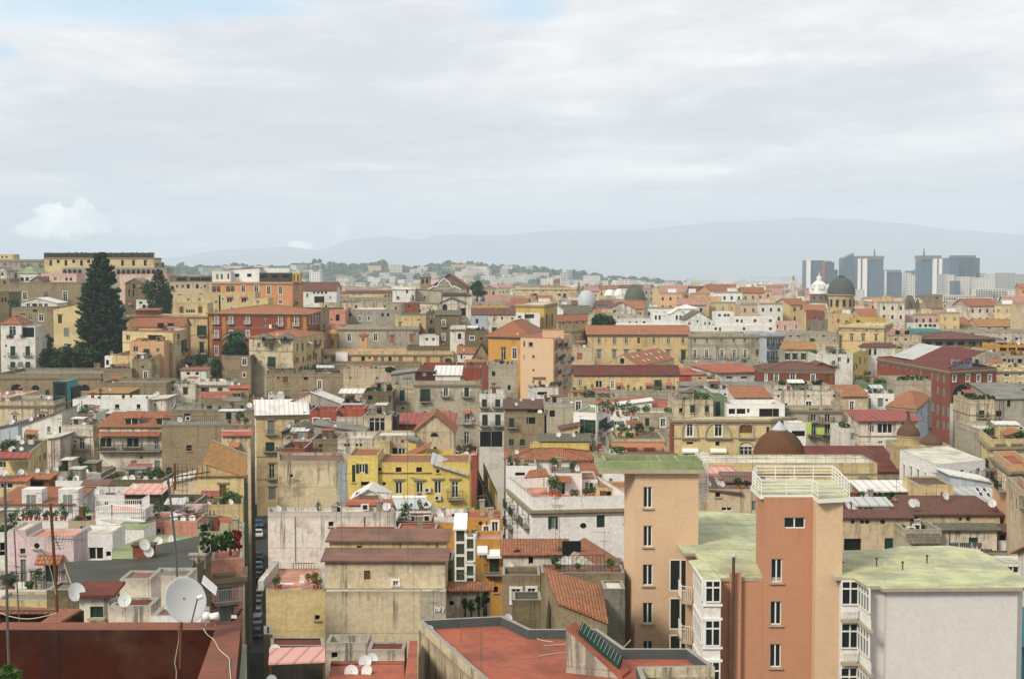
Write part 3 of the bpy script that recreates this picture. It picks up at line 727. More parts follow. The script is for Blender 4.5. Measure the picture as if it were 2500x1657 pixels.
# ---- trees
def leafcloud(rr,n,fn,size,m,name='crown',parent=None,off=(0,0,0)):
 v=[];f=[]
 for _ in range(n):
  p,nn=fn(rr);s=size*rr.uniform(.6,1.4)
  a=Vector((rr.gauss(0,1),rr.gauss(0,1),rr.gauss(0,.7))).normalized();b=a.cross(Vector((rr.gauss(0,1),rr.gauss(0,1),rr.gauss(0,1)))).normalized()
  i=len(v);p=Vector(p)
  v+=[p-a*s,p+b*s*.55,p+a*s,p-b*s*.45];f.append((i,i+1,i+2,i+3))
 me=bpy.data.meshes.new(name);o=Vector(off);me.from_pydata([tuple(q-o)for q in v],[],f);me.materials.append(m)
 ob=bpy.data.objects.new(name,me);COL.objects.link(ob)
 if parent:ob.parent=parent
 return ob
def broadtree(lab,x,yt,yb,wpx,D,leaf='broad',n=2600,seed=1,cat='tree',name='tree',clumps=16,trunk=True,size=None,flat=1.0,group=None,drop=3):
 rr=random.Random(seed);a=P(x,yt,D);b=P(x,yb,D);k=D/F/SC;w=wpx*k/2;h=(a.z-b.z)
 base=Vector((b.x,b.y,b.z-drop));root=empty(name,base);tag(root,lab,cat,group)
 cl=[]
 for i in range(clumps):
  t=rr.random();ang=rr.uniform(0,6.283);rad=w*.72*math.sqrt(rr.random())*(1-.35*abs(t-.4))
  cl.append((Vector((b.x+rad*math.cos(ang),b.y+rad*math.sin(ang)*.8,b.z+h*(.12+.76*t))),rr.uniform(.24,.42)*w))
 cl.append((Vector((b.x,b.y,a.z-w*.3)),w*.3))
 def fn(r):
  c,s=r.choice(cl);d=Vector((r.gauss(0,1),r.gauss(0,1),r.gauss(0,.8))).normalized()*s*r.uniform(.65,1.05)
  return c+d,d
 sz=size or max(.28,w*.085)
 leafcloud(rr,n,fn,sz,leafm(leaf,*LEAF[leaf]),'crown',root,base)
 if trunk:
  t=MB();top=Vector((b.x,b.y,b.z+h*.6));t.tube(base,top,w*.09+.08,w*.04+.03,M('bark'),7)
  for c,s in cl[:7]:t.tube(base.lerp(top,.6),c,w*.04+.03,.03,M('bark'),5)
  t.build('trunk',root)
 return root
def conifer(lab,x,yt,yb,wpx,D,seed=1,n=15000,shape=.5,name='conifer_tree'):
 rr=random.Random(seed);a=P(x,yt,D);b=P(x,yb,D);k=D/F/SC;w=wpx*k/2;h=a.z-b.z
 base=Vector((b.x,b.y,b.z-4));root=empty(name,base);tag(root,lab,'tree')
 br=[]
 z=.015
 while z<.985:
  t=z;prof=(1-t**2.4)**.8*min(1,.7+t*2.2)*rr.uniform(.86,1.05)
  nb=int(7+7*(1-t))
  for i in range(nb):
   ang=rr.uniform(0,6.283);L=w*prof*rr.uniform(.86,1.06)+.3
   br.append((t*h,ang,L,rr.uniform(-.12,.16)))
  z+=.015+.006*rr.random()
 def fn(r):
  zt,ang,L,up=r.choice(br);s=r.random()**.42;d=Vector((math.cos(ang),math.sin(ang),0))
  p=Vector((b.x,b.y,b.z+zt))+d*L*s+Vector((0,0,up*L*s+.28*L*s*s-.1*L));p+=Vector((r.gauss(0,.35),r.gauss(0,.35),r.gauss(0,.28)))*(w*.07+.1)
  return p,d
 leafcloud(rr,n,fn,w*.05+.12,leafm('conifer',*LEAF['conifer']),'crown',root,base)
 t=MB();t.tube(base,(b.x,b.y,b.z+h*.985),w*.09,.06,M('bark'),8)
 for zt,ang,L,up in br[::9]:t.tube((b.x,b.y,b.z+zt),(b.x+math.cos(ang)*L*.8,b.y+math.sin(ang)*L*.8,b.z+zt+.1*L),.12,.04,M('bark'),4)
 t.build('trunk',root)
def palm(lab,x,yt,yb,wpx,D,seed=3,drop=4):
 rr=random.Random(seed);a=P(x,yt,D);b=P(x,yb,D);k=D/F/SC;w=wpx*k/2;c=Vector((a.x,a.y,a.z-w*.5))
 base=Vector((b.x,b.y,b.z-drop));root=empty('palm_tree',base);tag(root,lab,'palm tree')
 mb=MB();m=leafm('palm',*LEAF['palm'])
 for i in range(34):
  ang=rr.uniform(0,6.283);el=rr.uniform(-.2,1.3);L=w*rr.uniform(.85,1.1);d=Vector((math.cos(ang),math.sin(ang),0));sd=Vector((-d.y,d.x,0));prev=c;
  for s in range(7):
   t=(s+1)/7;q=c+d*L*t*math.cos(el*.6)+Vector((0,0,L*(math.sin(el)*t-.85*t*t)))
   for g in(-1,1):
    lw=L*.2*(1-t*.7);mb.poly([prev,q,q+sd*g*lw-Vector((0,0,lw*.7)),prev+sd*g*lw*1.1-Vector((0,0,lw*.8))],m)
   prev=q
 mb.build('crown',root)
 t=MB();t.tube(base,c,w*.11,w*.08,M('bark'),8);t.build('trunk',root)
# ---- pot plants: a few shared kinds
PL={}
def plant_mesh(k):
 if k in PL:return PL[k]
 rr=random.Random(50+k);h=(.7,1.1,1.7)[k%3];w=(.45,.5,.45)[k%3]
 mb=MB();m=leafm('plant',*LEAF['plant'])if k<3 else leafm('dark',*LEAF['dark'])
 for i in range(150):
  d=Vector((rr.gauss(0,1),rr.gauss(0,1),rr.gauss(0,1))).normalized()*rr.uniform(.4,1);p=Vector((d.x*w,d.y*w,.45+h*.5+d.z*h*.5))
  a=Vector((rr.gauss(0,1),rr.gauss(0,1),rr.gauss(0,1))).normalized()*.13;b=a.cross(Vector((rr.gauss(0,1),rr.gauss(0,1),1))).normalized()*.06
  mb.poly([p-a,p+b,p+a,p-b],m)
 pot=MB();pot.lathe((0,0,0),[(0.001,0),(.16,0),(.22,.38),(.24,.38),(.24,.44),(.19,.44),(.18,.36),(.001,.36)],M('pot'),10)
 st=MB();st.tube((0,0,.3),(0,0,.45+h*.5),.03,.02,M('bark'),5)
 PL[k]=(mb.mesh('leaves'),pot.mesh('pot'),st.mesh('stem'));return PL[k]
def potplant(loc,k,lab,group=None,s=1.0):
 a,b,c=plant_mesh(k);r=empty('potted_plant',loc);tag(r,lab,'potted plant',group);s*=.6;r.scale=(s,)*3;r.rotation_euler=(0,0,rng.uniform(0,6))
 inst('leaves',a,r,(0,0,0));inst('pot',b,r,(0,0,0));inst('stem',c,r,(0,0,0));return r
# ---- dome churches
def dome(lab,x,yb,yt,hw,D,col,ribs=0,drum=None,dcol='w:cream',lantern=None,finial=0,n=32,openings=0,name='church_dome',low=None,prof=None,drumw=.95):
 b=P(x,yb,D);k=D/F/SC;r=hw*k;h=(yb-yt)*k
 z0=ground(b.x,b.y)-.5;root=empty(name,(b.x,b.y,z0));tag(root,lab,'church')
 mb=MB();pr=prof or[(math.cos(t*math.pi/2/12),math.sin(t*math.pi/2/12))for t in range(12)]+[(.05,1.0)]
 m=M2(col)
 mb.lathe((b.x,b.y+r,b.z),[(r*a,h*c)for a,c in pr],m,n)
 o=mb.build('dome',root,smooth=True)
 if ribs:
  rb=MB()
  for i in range(ribs):
   an=2*math.pi*i/ribs
   for(a1,c1),(a2,c2)in zip(pr,pr[1:]):
    rb.tube((b.x+r*a1*math.cos(an)*1.01,b.y+r+r*a1*math.sin(an)*1.01,b.z+h*c1*1.01),(b.x+r*a2*math.cos(an)*1.01,b.y+r+r*a2*math.sin(an)*1.01,b.z+h*c2*1.01),r*.028,r*.028,m,4,False)
  rb.build('ribs',o)
 dz=(drum or 0)*k
 d2=MB();dm=M2(dcol);rr_=r*drumw
 if drum:
  d2.lathe((b.x,b.y+r,b.z),[(r*1.04,0),(r*1.04,-.06*r),(rr_,-.09*r),(rr_,-dz),(rr_*1.06,-dz),(rr_*1.06,-dz-.4)],dm,n)
  d2.lathe((b.x,b.y+r,b.z),[(r*1.04,.001),(r*.9,.001)],M('cornice'),n)
  dr=d2.build('drum',root)
  if openings:
   for i in range(openings):
    an=-math.pi/2+2*math.pi*(i)/openings;w=r*.2;hh=dz*.42;ob=MB()
    cx,cy=b.x+math.cos(an)*(rr_+.02),b.y+r+math.sin(an)*(rr_+.02)
    ob.box((cx,cy,b.z-dz*.52),(w,.25,hh),M('dark'),an+math.pi/2);
    ob.box((cx,cy,b.z-dz*.52+hh/2+.1),(w*1.3,.35,.2),M('cornice'),an+math.pi/2)
    ob.build('window',dr)
 body=MB();zt=b.z-dz-.3;s=r*1.25
 body.box((b.x,b.y+r,(z0+zt)/2),(2*s,2*s,zt-z0),dm);body.build('base_block',root)
 if lantern:
  lw,lh,lk=lantern;l=MB();lr=lw*k/2;zz=b.z+h*.98;hh=lh*k
  l.lathe((b.x,b.y+r,zz),[(lr,0),(lr,hh*.55),(lr*1.25,hh*.58),(lr*1.2,hh*.64),(lr*.6,hh*.85),(.03,hh)],M2(lk),12);lo=l.build('lantern',root)
  if finial:
   f=MB();f.tube((b.x,b.y+r,zz+hh),(b.x,b.y+r,zz+hh+finial*k),lr*.25,.03,M2(lk),6);f.build('finial',lo)
 return root
# ---- cars
CARM={}
def car(loc,rz,colr,lab,group='cars parked along the narrow street'):
 key=colr
 if key not in CARM:
  m=plain('car_'+key,key,.3,.03)
  b=MB()
  L=[(-2.0,.35),(-2.05,.62),(-1.95,.82),(-1.1,.92),(-.55,1.36),(.95,1.42),(1.65,.98),(1.98,.9),(2.02,.4)]
  for sg in(-1,1):
   pts=[(x,sg*(.82 if z<1 else.64),z)for x,z in L];b.poly(pts if sg<0 else pts[::-1],m)
  for(x1,z1),(x2,z2)in zip(L,L[1:]):
   y1,y2=(.82 if z1<1 else.64),(.82 if z2<1 else.64);b.poly([(x1,-y1,z1),(x1,y1,z1),(x2,y2,z2),(x2,-y2,z2)],m)
  body=b.mesh('body');g=MB()
  gm=M('glass')
  g.poly([(-1.08,-.70,.96),(-1.08,.70,.96),(-.58,.58,1.345),(-.58,-.58,1.345)][::-1],gm)
  for q in([(-1.075,-.68,.965),(-.6,-.56,1.35)],):g.box((-.86,0,1.16),(.03,1.22,.05),gm)
  w1=[(-.9,.99),(-.5,1.3),(.9,1.34),(1.35,1.02)]
  for sg in(-1,1):g.poly([(x,sg*(.815-(z-.98)*.36),z)for x,z in w1][::-sg],gm)
  g.poly([(1.0,-.58,1.43),(1.62,-.70,1.02),(1.62,.70,1.02),(1.0,.58,1.43)],gm)
  win=g.mesh('windows');wh=MB();wh.tube((0,-.1,0),(0,.1,0),.31,.31,M('tyre'),14);wheel=wh.mesh('wheel')
  h=MB();h.box((0,0,0),(.06,.3,.14),M('wframe'));hl=h.mesh('headlight')
  CARM[key]=(body,win,wheel,hl)
 body,win,wheel,hl=CARM[key];r=empty('parked_car',loc);r.rotation_euler=(0,0,rz);tag(r,lab,'car',group)
 inst('body',body,r,(0,0,0));inst('windscreen',win,r,(0,0,0))
 for x in(-1.3,1.3):
  for y in(-.74,.74):inst('wheel',wheel,r,(x,y,.31))
 for y in(-.58,.58):inst('headlight',hl,r,(-2.04,y,.68))
 return r
# ====== PANEL A1: far left, hill with the convent
sec(0,580)
cv=B('long pale convent along the hilltop under a dark planted roof',(400,1390),182,760,'cream','flat G','d 458,595,735,1105,1205,1310 228 24 52;d 525,665,800 215 26 30;w 860,960 228 20 30',t=16,name='convent',cat='convent',par=0,c=0,cor=1)
pg=MB()
for i in range(60):
 x=400+i*16.6;a=P(x,182,760);pg.box((a.x,a.y+1.2,a.z+1.2),(.45,2.2,2.3+rng.uniform(0,1.3)),wall('tuffd')if i%3 else leafm('dark',*LEAF['dark']))
a=P(895,182,760);pg.box((a.x,a.y+1.5,a.z+2.5),(P(1390,0,760).x-P(400,0,760).x,3,.35),wall('tuffd'));pg.box((a.x,a.y+2.6,a.z+1.25),(P(1390,0,760).x-P(400,0,760).x-1,.3,2.3),M('dark'))
pg.build('pergola',cv['root'])
B('plain grey wing of the convent at the left picture edge',(-40,398),196,762,'grey','flat G','',t=14,c=0,cor=1)
B('low pale block on top of the grey convent wing',(-40,118),150,770,'cream','flat L','d 20,60 175 16 16',t=10,c=0)
B('small dark square turret at the right end of the convent',(1392,1458),224,758,'tuffd','flat G','d 1425 245 20 14',t=6,c=0)
B('arcaded grey terrace wall under the hilltop convent',(560,1500),272,735,'grey','flat G','v 585,630,675,720,1070,1115,1160,1205,1250,1295,1340,1385,1430 302 34 44',t=16,c=0,name='terrace_wall',cat='terrace wall')
B('pinkish stepped terrace wall below the arcade of the convent',(1080,1505),330,705,'pink','flat G','',t=20,c=0,name='terrace_wall',cat='terrace wall')
B('white house under a mossy green roof near the left edge',(152,335),322,640,'white','hip N @255','d 245,200 375 26 34',t=14)
B('green roofed low annexe beside the mossy green roof',(110,160),318,642,'greyd','flat N','',t=10)
B('pale pink house with a planted roof left of the great conifer',(370,690),322,622,'pink','flat N','w 425 370 40 44;d 600,640 375 20 26;w 500 372 22 30',t=12)
B('little brown gabled house in front of the pale pink one',(272,380),392,600,'tuff','front D @355','',t=10)
B('white cluster of huts at the left edge under the convent',(-30,60),300,630,'oldw','front G @268','d 20 330 20 24',t=10)
B('dull stone house with a flat roof at the left edge',(-30,88),372,590,'tuff','flat G','d 40 400 20 30',t=12)
B('bare tuff palace with a white roof edge left of the conifer',(80,735),405,560,'tuff','flat C','wf 225 525 34 70;G 415 525 32 70;wfb 588 528 36 86',t=14,par=.5)
B('tuff building partly hidden behind the great conifer',(735,900),372,575,'tuff','flat G','',t=12)
B('white pavilion with a shallow gable in front of the tuff palace',(150,515),592,520,'white','front W @545','d 312 592 42 46;w 255,365,415 598 30 30',t=12,c=0)
B('dark stone house at the left edge beside a creeper',(-40,80),490,500,'tuffd','flat G','d 20,50 560 16 40',t=12)
B('tuff house with three white windows below the white pavilion',(105,482),628,490,'tuff','flat G','w 275 718 26 46;wf 372 722 40 60;w 375 850 38 48;d 315 655 34 22;d 210 690 40 10',t=12)
B('tall blank cream house with a sloping roof left of the conifer',(482,800),640,470,'cream','lean Y @575','cl 541 736 34 74;gi 600 850 44 72;gf 600,728 990 40 76',t=14,c=0)
t=B('white corner house with a terracotta pyramid roof',(6,318),915,418,'white','flat G','cb 116,250 1022 42 86;cb 116,252 1146 44 52;g 185 1146 42 50;d 42 1072 14 12;d 250 1225 36 26',t=11,par=.1)
B('',(6,192),778,419,'white','hip T @706','G 114 842 54 84',t=9,parent=t['root'],yb=915)
B('',(193,316),800,420,'white','flat A','d 255 855 100 90',t=9,parent=t['root'],yb=915,par=.1)
broadtree('dense low trees heaped over the arcaded tuff wall',640,1050,1215,560,415,'dark',5200,11,clumps=34)
broadtree('dark green tree beside the white corner house',430,1000,1180,190,412,'dark',2400,12)
broadtree('bushy tree rising over the low wall below the cream house',590,985,1150,170,410,'dark',2200,13)
broadtree('bush growing between the tuff house and the cream house',430,885,1005,160,430,'broad',1800,14)
B('white garden wall between the white corner house and the trees',(322,490),1010,425,'white','flat G','',t=3,name='garden_wall',cat='wall')
broadtree('creeper covered tree at the left edge by the dark stone house',110,560,660,130,492,'broad',1200,15)
conifer('huge dark conifer towering over the hillside houses',925,132,1120,455,436,seed=4,n=30000)
conifer('slimmer dark conifer right of the huge one',1440,285,760,235,540,seed=9,n=9000)
broadtree('broad dark tree filling the foot of the slimmer conifer',1480,420,700,220,545,'dark',3600,19)
broadtree('leafy branch cluster left of the slimmer conifer',1330,380,520,110,552,'dark',1100,18)
B('narrow brown stone house with a gable behind the huge conifer',(1130,1300),412,580,'tuffd','front G @368','d 1210 440 22 40;d 1165,1205 500 14 60',t=14,c=0)
B('white terraced house with arches beside the slimmer conifer',(1228,1425),560,572,'white','flat G','v 1300,1352 620 30 34;d 1270 520 30 20;w 1370,1405 590 16 20',t=12)
B('brown stone wing under the white terraced house',(1130,1230),470,590,'tuffd','flat G','',t=8)
B('pale houses with dark pergola beyond the slimmer conifer',(1520,1912),400,640,'beige','flat C','w 1600,1650,1850 440 24 30;d 1700,1780 440 26 36',t=12)
pr=B('flat dark canopy roof above the pale houses',(1530,1905),345,650,'tuffd','flat H','d 1640,1760,1860 372 90 30',t=10,c=0)
B('cream house with greenery along its long terrace',(1600,1990),520,560,'cream','flat N','w 1700,1800 560 20 26',t=12)
y=B('long yellow palace wall behind the terracotta dormer house',(1140,1872),697,450,'paleyel','flat C','csb 1821 838 42 92;cbl 1820 992 40 92',t=12,cor=1,band=(880,),par=.4,name='palace',cat='palace')
B('',(1562,1876),590,451.5,'cream','flat O','b 1638,1808 652 36 60;w 1720 665 80 30',t=8,parent=y['root'],yb=697,par=.3)
B('',(1224,1420),660,452,'redb','shed T @640','',t=6,parent=y['root'],yb=697)
B('cream house with a long terracotta roof and two dormer openings',(1182,1652),804,432,'cream','gable T @728','w 1345 802 20 12;d 1452,1540 808 2 2',t=10,c=0)
for xx in(1450,1540):
 a=P(xx,792,430.6);b_=MB();b_.box((a.x,a.y,a.z),(1.6,1.2,1.3),M('dark'));b_.box((a.x,a.y+.1,a.z+.75),(1.9,1.5,.12),roofm('T'));b_.build('dormer',REG[-1]['root'])
B('cream house turning a corner beside the yellow palace',(1105,1560,1690),858,(408,398,428),'cream','flat T','w 1155 902 34 50;d 1400 885 130 60;c 1612 878 20 50;w 1612 960 18 60;csb 1660 975 26 110;w 1560 1000 12 50',band=(960,))
B('peach block with a planted terrace under the dormer house',(1170,1480),935,392,'peach','flat L','w 1225 1005 40 50;G 1425 1015 30 40;g 1490 995 34 60',t=6,par=1.0)
B('long beige house running back under the peach block',(1010,1370,1622),1072,(384,379,425),'paleyel','flat K','wx 1090 1185 52 62;g 1165 1145 20 40;c 1400 1190 22 90;w 1425 1200 18 90;g 1472 1170 22 90;c 1500 1200 20 80;g 1535 1170 22 80;c 1568 1160 24 90',par=.6)
B('tuff block with an iron pipe between beige houses',(1190,1366),1092,376,'tuff','flat K','wf 1315 1240 34 66',t=4,par=.3)
B('little white block with one dark window by the terrace',(945,1022),1066,386,'whitec','flat C','d 970 1126 24 46',t=8)
B('low tuff house with pale window under the little white block',(930,1188),1178,374,'tuff','flat K','g 966 1226 36 56',t=8)
o=B('orange apartment house with white attic and roof garden',(1912,2640,2760),400,(600,596,625),'orange','flat C','ws 1952,2078 465 34 54;Wf 2196,2314 468 34 70;Wf 2425,2532 475 30 74;Wf 2425,2532 580 26 36;w 2680 465 24 50;wb 2660 575 26 50',cor=1,name='apartment_house',cat='apartment house',par=.5)
B('',(1914,2080),300,601,'white','flat H','w 1962,2002 352 20 50;d 2060 350 14 50',t=10,parent=o['root'],yb=400,par=.2)
B('',(2082,2340),288,606,'whitec','lean H @272','d 2140,2250 340 40 30',t=8,parent=o['root'],yb=400)
B('',(2342,2630),318,602,'dark','flat N','d 2380,2480,2580 350 60 30',t=8,parent=o['root'],yb=400,par=.2)
B('',(2300,2610),275,612,'whitec','flat O','',t=8,parent=o['root'],yb=330,par=.2)
B('',(2640,2706),318,601,'yellow','flat C','d 2655,2690 365 12 60',t=6,parent=o['root'],yb=400,par=.2)
B('beige lower house with brown awnings before the orange apartments',(1975,2300),492,560,'paleyel','flat L','wa 2070,2200 558 42 54',t=12,par=.8)
B('pale terrace house joining the beige house and the red palace',(2285,2420),545,555,'cream','flat L','w 2330 580 20 20',t=12)
rp=B('dark red palace with orange pilasters and three storeys of windows',(1886,2775,2892),690,(432,425,462),'red','hip O @608','gfqb 1954,2085,2237 745 26 66;gfqb 1954,2237 872 26 66;gfqb 2085 872 26 66;m 2392 755 30 80;Wfqb 2530 755 28 80;Wfqb 2674 755 28 80;Wf 1954 1020 26 80;Wf 2825 740 16 70;Wf 2850 740 14 70;Wf 2872 740 12 70;Wf 2794 740 14 70',cor=1,name='palace',cat='palace',band=(815,),over=.9)
def pil(info,xs,D,yt,yb,wpx,colr,name='pilaster',prd=.16):
 for x in xs:
  a=P(x,yt,D);b=P(x,yb,D);m_=MB();m_.box((a.x,a.y-prd/2-.003,(a.z+b.z)/2),(wpx*D/F/SC,prd,a.z-b.z),wall(colr));m_.build(name,info['root'])
def Dl(x,x0,x1,D0,D1):
 a=P(x0,0,D0);b=P(x1,0,D1);sx=src(x,0)[0];u=(sx-CX)/F/cosP*cosP
 r=ray(sx,600);k=r.x/r.y;t=(k*a.y-a.x)/((b.x-a.x)-k*(b.y-a.y));return lerp(a.y,b.y,t)
for x in(1903,2022,2606,2750):
 d=Dl(x,1886,2775,432,425);pil(rp,[x],d-.02,715,1130,30,'ochre')
def laundry(lab,xa,xb,y,D,cols,h=18,n=None,dz=.2):
 a,b=P(xa,y,D),P(xb,y+2,D);r=empty('laundry_line',a);tag(r,lab,'laundry')
 l=MB();l.tube(a,b,.012,.012,M('cable'),4);l.build('line',r);n=n or len(cols)
 for i in range(n):
  t=(i+.5)/n;c=a.lerp(b,t);wd=(b-a).length/n*.8;hh=h*D/F/SC*rng.uniform(.6,1.1);g=MB()
  for q in range(3):g.box((c.x+(q-1)*wd/3,c.y+.03*(q%2),c.z-hh/2-.01*q),(wd/3,.02,hh-.04*q),plain('cloth_'+cols[i%len(cols)],cols[i%len(cols)],.9,.05))
  g.build('garment',r)
laundry('white and dark washing hung along the red palace balcony',2425,2510,783,425,['#d8d6d0','#3a3c48','#3a3c48'],34)
palm('palm tree standing before the dark red palace',2110,810,1100,260,405,seed=5)
broadtree('shaggy dark tree under the palm before the red palace',2110,920,1065,270,403,'dark',2800,21)
broadtree('ivy covered stump of a tree below the red palace corner',1945,1080,1255,130,396,'broad',2200,22)
broadtree('climbing plants beside the yellow palace door',1810,1050,1130,160,400,'dark',1300,23)
B('low dark canopy house under the yellow palace',(1625,1900),1100,404,'greyd','flat G','d 1700,1800 1120 60 30',t=8)
B('tuff wall house right of the ivy, with a white window',(2000,2262),1062,396,'tuff','flat G','Gf 2207 1118 38 62;of 2205 1238 22 40',t=10,c=0)
B('small white house with red tile edge below the canopy house',(1630,1862),1196,388,'white','shed T @1172','d 1700,1780 1225 30 26',t=8)
# ---- A2 coordinates from here
sec(620,580)
gh=B('grey plaster house with two small gables below the red palace',(-44,352,628),908,(402,396,432),'old','hip O @835','w 42 972 26 48;d 105 970 8 24;m 160 985 26 70;csb 160 1120 34 90;g 10 1110 28 60;d 65 1120 10 26;w 410 975 2 2',band=(1030,),over=.5)
B('yellow side wing of the grey gabled house with small dark windows',(356,628),905,(394,426),'paleyel','flat O','c 392 990 14 70;c 440 988 16 70;wA 490 975 18 60;cb 502 975 14 70;cb 557 955 20 66;c 600 945 14 60;b 392 1110 14 50;b 445 1100 14 50;b 508 1090 14 50;c 560 1080 14 50',t=.6,par=0,c=0)
for gx in(90,285):
 a=P(gx-85,908,395.2);b_=P(gx+85,908,395.2);tp=P(gx,862,395.2);m_=MB()
 m_.prism([(a.x,a.y),(b_.x,b_.y),(b_.x,b_.y+1.5),(a.x,a.y+1.5)],a.z-.1,a.z,M2('w:grey'))
 m_.poly([a,b_,tp],M2('w:grey'));m_.poly([a,tp,tp+Vector((0,4,0)),a+Vector((0,4,0))],roofm('S'));m_.poly([tp,b_,b_+Vector((0,4,0)),tp+Vector((0,4,0))],roofm('S'))
 m_.box((tp.x-.1,tp.y-.05,tp.z-1.6),(.9,.05,1.1),M('dark'));m_.build('gable',gh['root'])
B('house with a big brown tile roof right of the orange apartments',(445,745),478,562,'white','gable D @405','v 545,580,615,650 496 18 22;d 590 560 90 60;w 690 540 16 30',t=13,c=0)
B('long low cream house under a thin red roof behind terraces',(818,1236),500,650,'cream','gable D @478','w 900,960 515 18 14;w 1190,1220 530 26 30',t=10)
B('pink stuccoed cottage left of the long low cream house',(752,822),496,640,'salmon','gable O @486','w 790 540 16 20',t=8)
for a_ in((760,1250,545,600,'grey','N','weedy grey roof terraces behind the white terrace house'),(590,1255,585,560,'old','G','broad weathered terrace house left of the white terrace house'),(360,760,640,500,'tuffd','G','dark weathered roofs right of the red palace')):
 B(a_[6],(a_[0],a_[1]),a_[2],a_[3],a_[4],'flat '+a_[5],'d %d,%d,%d %d 20 30'%(a_[0]+60,(a_[0]+a_[1])//2,a_[1]-70,a_[2]+40),t=16)
B('plain white house with a balcony left of the baroque church',(1250,1452),466,566,'white','gable C @445','d 1382 484 18 34;wb 1435 542 24 50;G 1300 545 26 34',t=12)
B('stone side house beneath the bell turret of the baroque church',(1445,1690),480,570,'stone','leanL G @465','d 1540 540 14 20',t=10)
B('low red brown garden roofs before the plain white house',(1240,1480),590,530,'redb','flat N','d 1320,1400 615 20 16',t=10)
B('white terrace house with striped canopy amid grey roofs',(915,1182),640,520,'whitec','flat W','d 980 615 60 12;d 960,1020 645 24 14',t=10,par=1.6)
B('crumbling grey terraces right of the pink house',(820,1330),660,480,'grey','flat G','d 870,1160,1210 680 22 30;w 1120 690 14 14',t=14)
B('weathered stone house below the white terrace house',(1185,1330),598,500,'stone','flat G','w 1210 650 14 14;d 1280 640 14 30',t=12)
B('pink house with a blue awning and dark doorway',(680,825),655,470,'salmon','flat I','d 755 722 34 56;d 700 740 14 20',t=10)
B('pale green shed roofs left of the church front',(1320,1552),690,470,'green','flat Y','d 1365 692 14 20',t=9)
B('low yellow house with roof plants behind the tuff palazzo',(1275,1550),712,455,'paleyel','flat Y','d 1372 694 4 4;w 1490 740 24 16',t=9)
ch=B('baroque church nave under a steep dark gable',(1600,1925),440,650,'tuffd','front T @328','v 1636 428 32 34;v 1797 432 32 34',t=30,name='church',cat='church',c=0,over=.6)
B('small open bell turret left of the baroque church',(1500,1590),356,640,'tuff','hip G @322','v 1522,1562 392 18 44',t=5,name='bell_turret',cat='bell tower',c=0)
fc=B('',(1535,1968),498,610,'oldw','flat C','',t=4,parent=ch['root'],zb0=-78,pname='front',cor=1)
m_=MB()
prof=[(-185,498),(-185,470),(-150,468),(-120,455),(-95,440),(-70,446),(-52,425),(-48,405),(-30,392),(-12,380),(0,366),(12,380),(30,392),(48,405),(52,425),(70,446),(95,440),(120,455),(150,468),(200,470),(200,498)]
pp=[P(1718+a,b,608)for a,b in prof]
m_.poly([(q.x,q.y,q.z)for q in pp][::-1],M2('w:oldw'));m_.poly([(q.x,q.y+1.4,q.z)for q in pp],M2('w:oldw'))
for p,q in zip(pp,pp[1:]):m_.poly([p,q,q+Vector((0,1.4,0)),p+Vector((0,1.4,0))][::-1],M2('w:oldw'))
for p,q in zip(pp[2:-2],pp[3:-2]):m_.tube(p,q,.32,.32,M2('w:whitec'),6)
m_.build('scrolled_gable',fc['root'])
B('low church wing with a gable and large arch below the white front',(1655,1905),596,560,'oldw','front S @545','v 1722 640 44 110;d 1890 650 50 60',t=18,c=0,over=.6)
B('weathered side wing left of the arched church wing',(1400,1660),600,545,'oldw','leanL G @585','d 1500,1590,1620 660 16 26',t=12)
broadtree('round dark tree right of the baroque church gable',2015,392,525,170,640,'dark',2600,31)
B('cream house with a red hipped roof beyond the round tree',(2065,2170),472,760,'cream','hip T @430','',t=14)
B('long cream house with four small windows beyond the church',(1970,2236),528,700,'cream','flat C','w 2010,2064,2110,2158 562 14 24',t=12,cor=1)
B('stone palace block with window rows at the church right side',(2236,2460),528,690,'stone','flat C','w 2270,2330,2400 555 16 20',t=12)
B('pale balustraded terrace before the long cream house',(1975,2450),584,620,'stone','flat Y','d 2040,2120,2200,2280 600 14 10',t=16)
B('ochre parapet house behind the red brown roof',(1970,2280),618,560,'yellow','flat Y','',t=14)
B('long house under a red brown roof right of the church',(1966,2375),695,520,'oldw','gable D @640','w 2020 735 24 30;d 2240,2330 730 18 20',t=11,c=0)
B('pale blue rendered wall right of the small clock turret',(1960,2112),712,480,'bluish','flat C','d 2014 738 24 40',t=8)
B('dark tuff house left of the clock turret',(1640,1862),700,434,'tuffd','gable S @660','wfb 1712 772 26 56;wf 1712 895 24 56',t=14)
B('slim tuff tower house squeezed beside the dark tuff house',(1555,1645),670,445,'tuffd','flat G','w 1590,1620 670 14 30;d 1600 760 24 30;csb 1600 840 30 50',t=10)
ck=B('pale clock turret with a round clock and a dark screen',(1860,1958),612,440,'oldw','flat C','d 1888 655 50 66',t=5,c=0,name='clock_turret',cat='turret')
a=P(1890,738,439.9);m_=MB()
m_.lathe((a.x,a.y,a.z),[(1.5,0)],M('cornice'),8)if 0 else None
for rr_,mm,dy in((1.35,'stonew',.04),(1.15,'wframe',.07),):
 m_.poly([(a.x+rr_*math.cos(2*math.pi*i/24),a.y-dy,a.z+rr_*math.sin(2*math.pi*i/24))for i in range(24)],M(mm))
for an,L in((.6,.9),(2.4,.65)):m_.tube((a.x,a.y-.1,a.z),(a.x+L*math.cos(an),a.y-.1,a.z+L*math.sin(an)),.06,.04,M('dark'),4)
for i in range(12):an=i*math.pi/6;m_.box((a.x+math.cos(an),a.y-.09,a.z+math.sin(an)),(.12,.03,.12),M('dark'))
m_.build('clock_face',ck['root'])
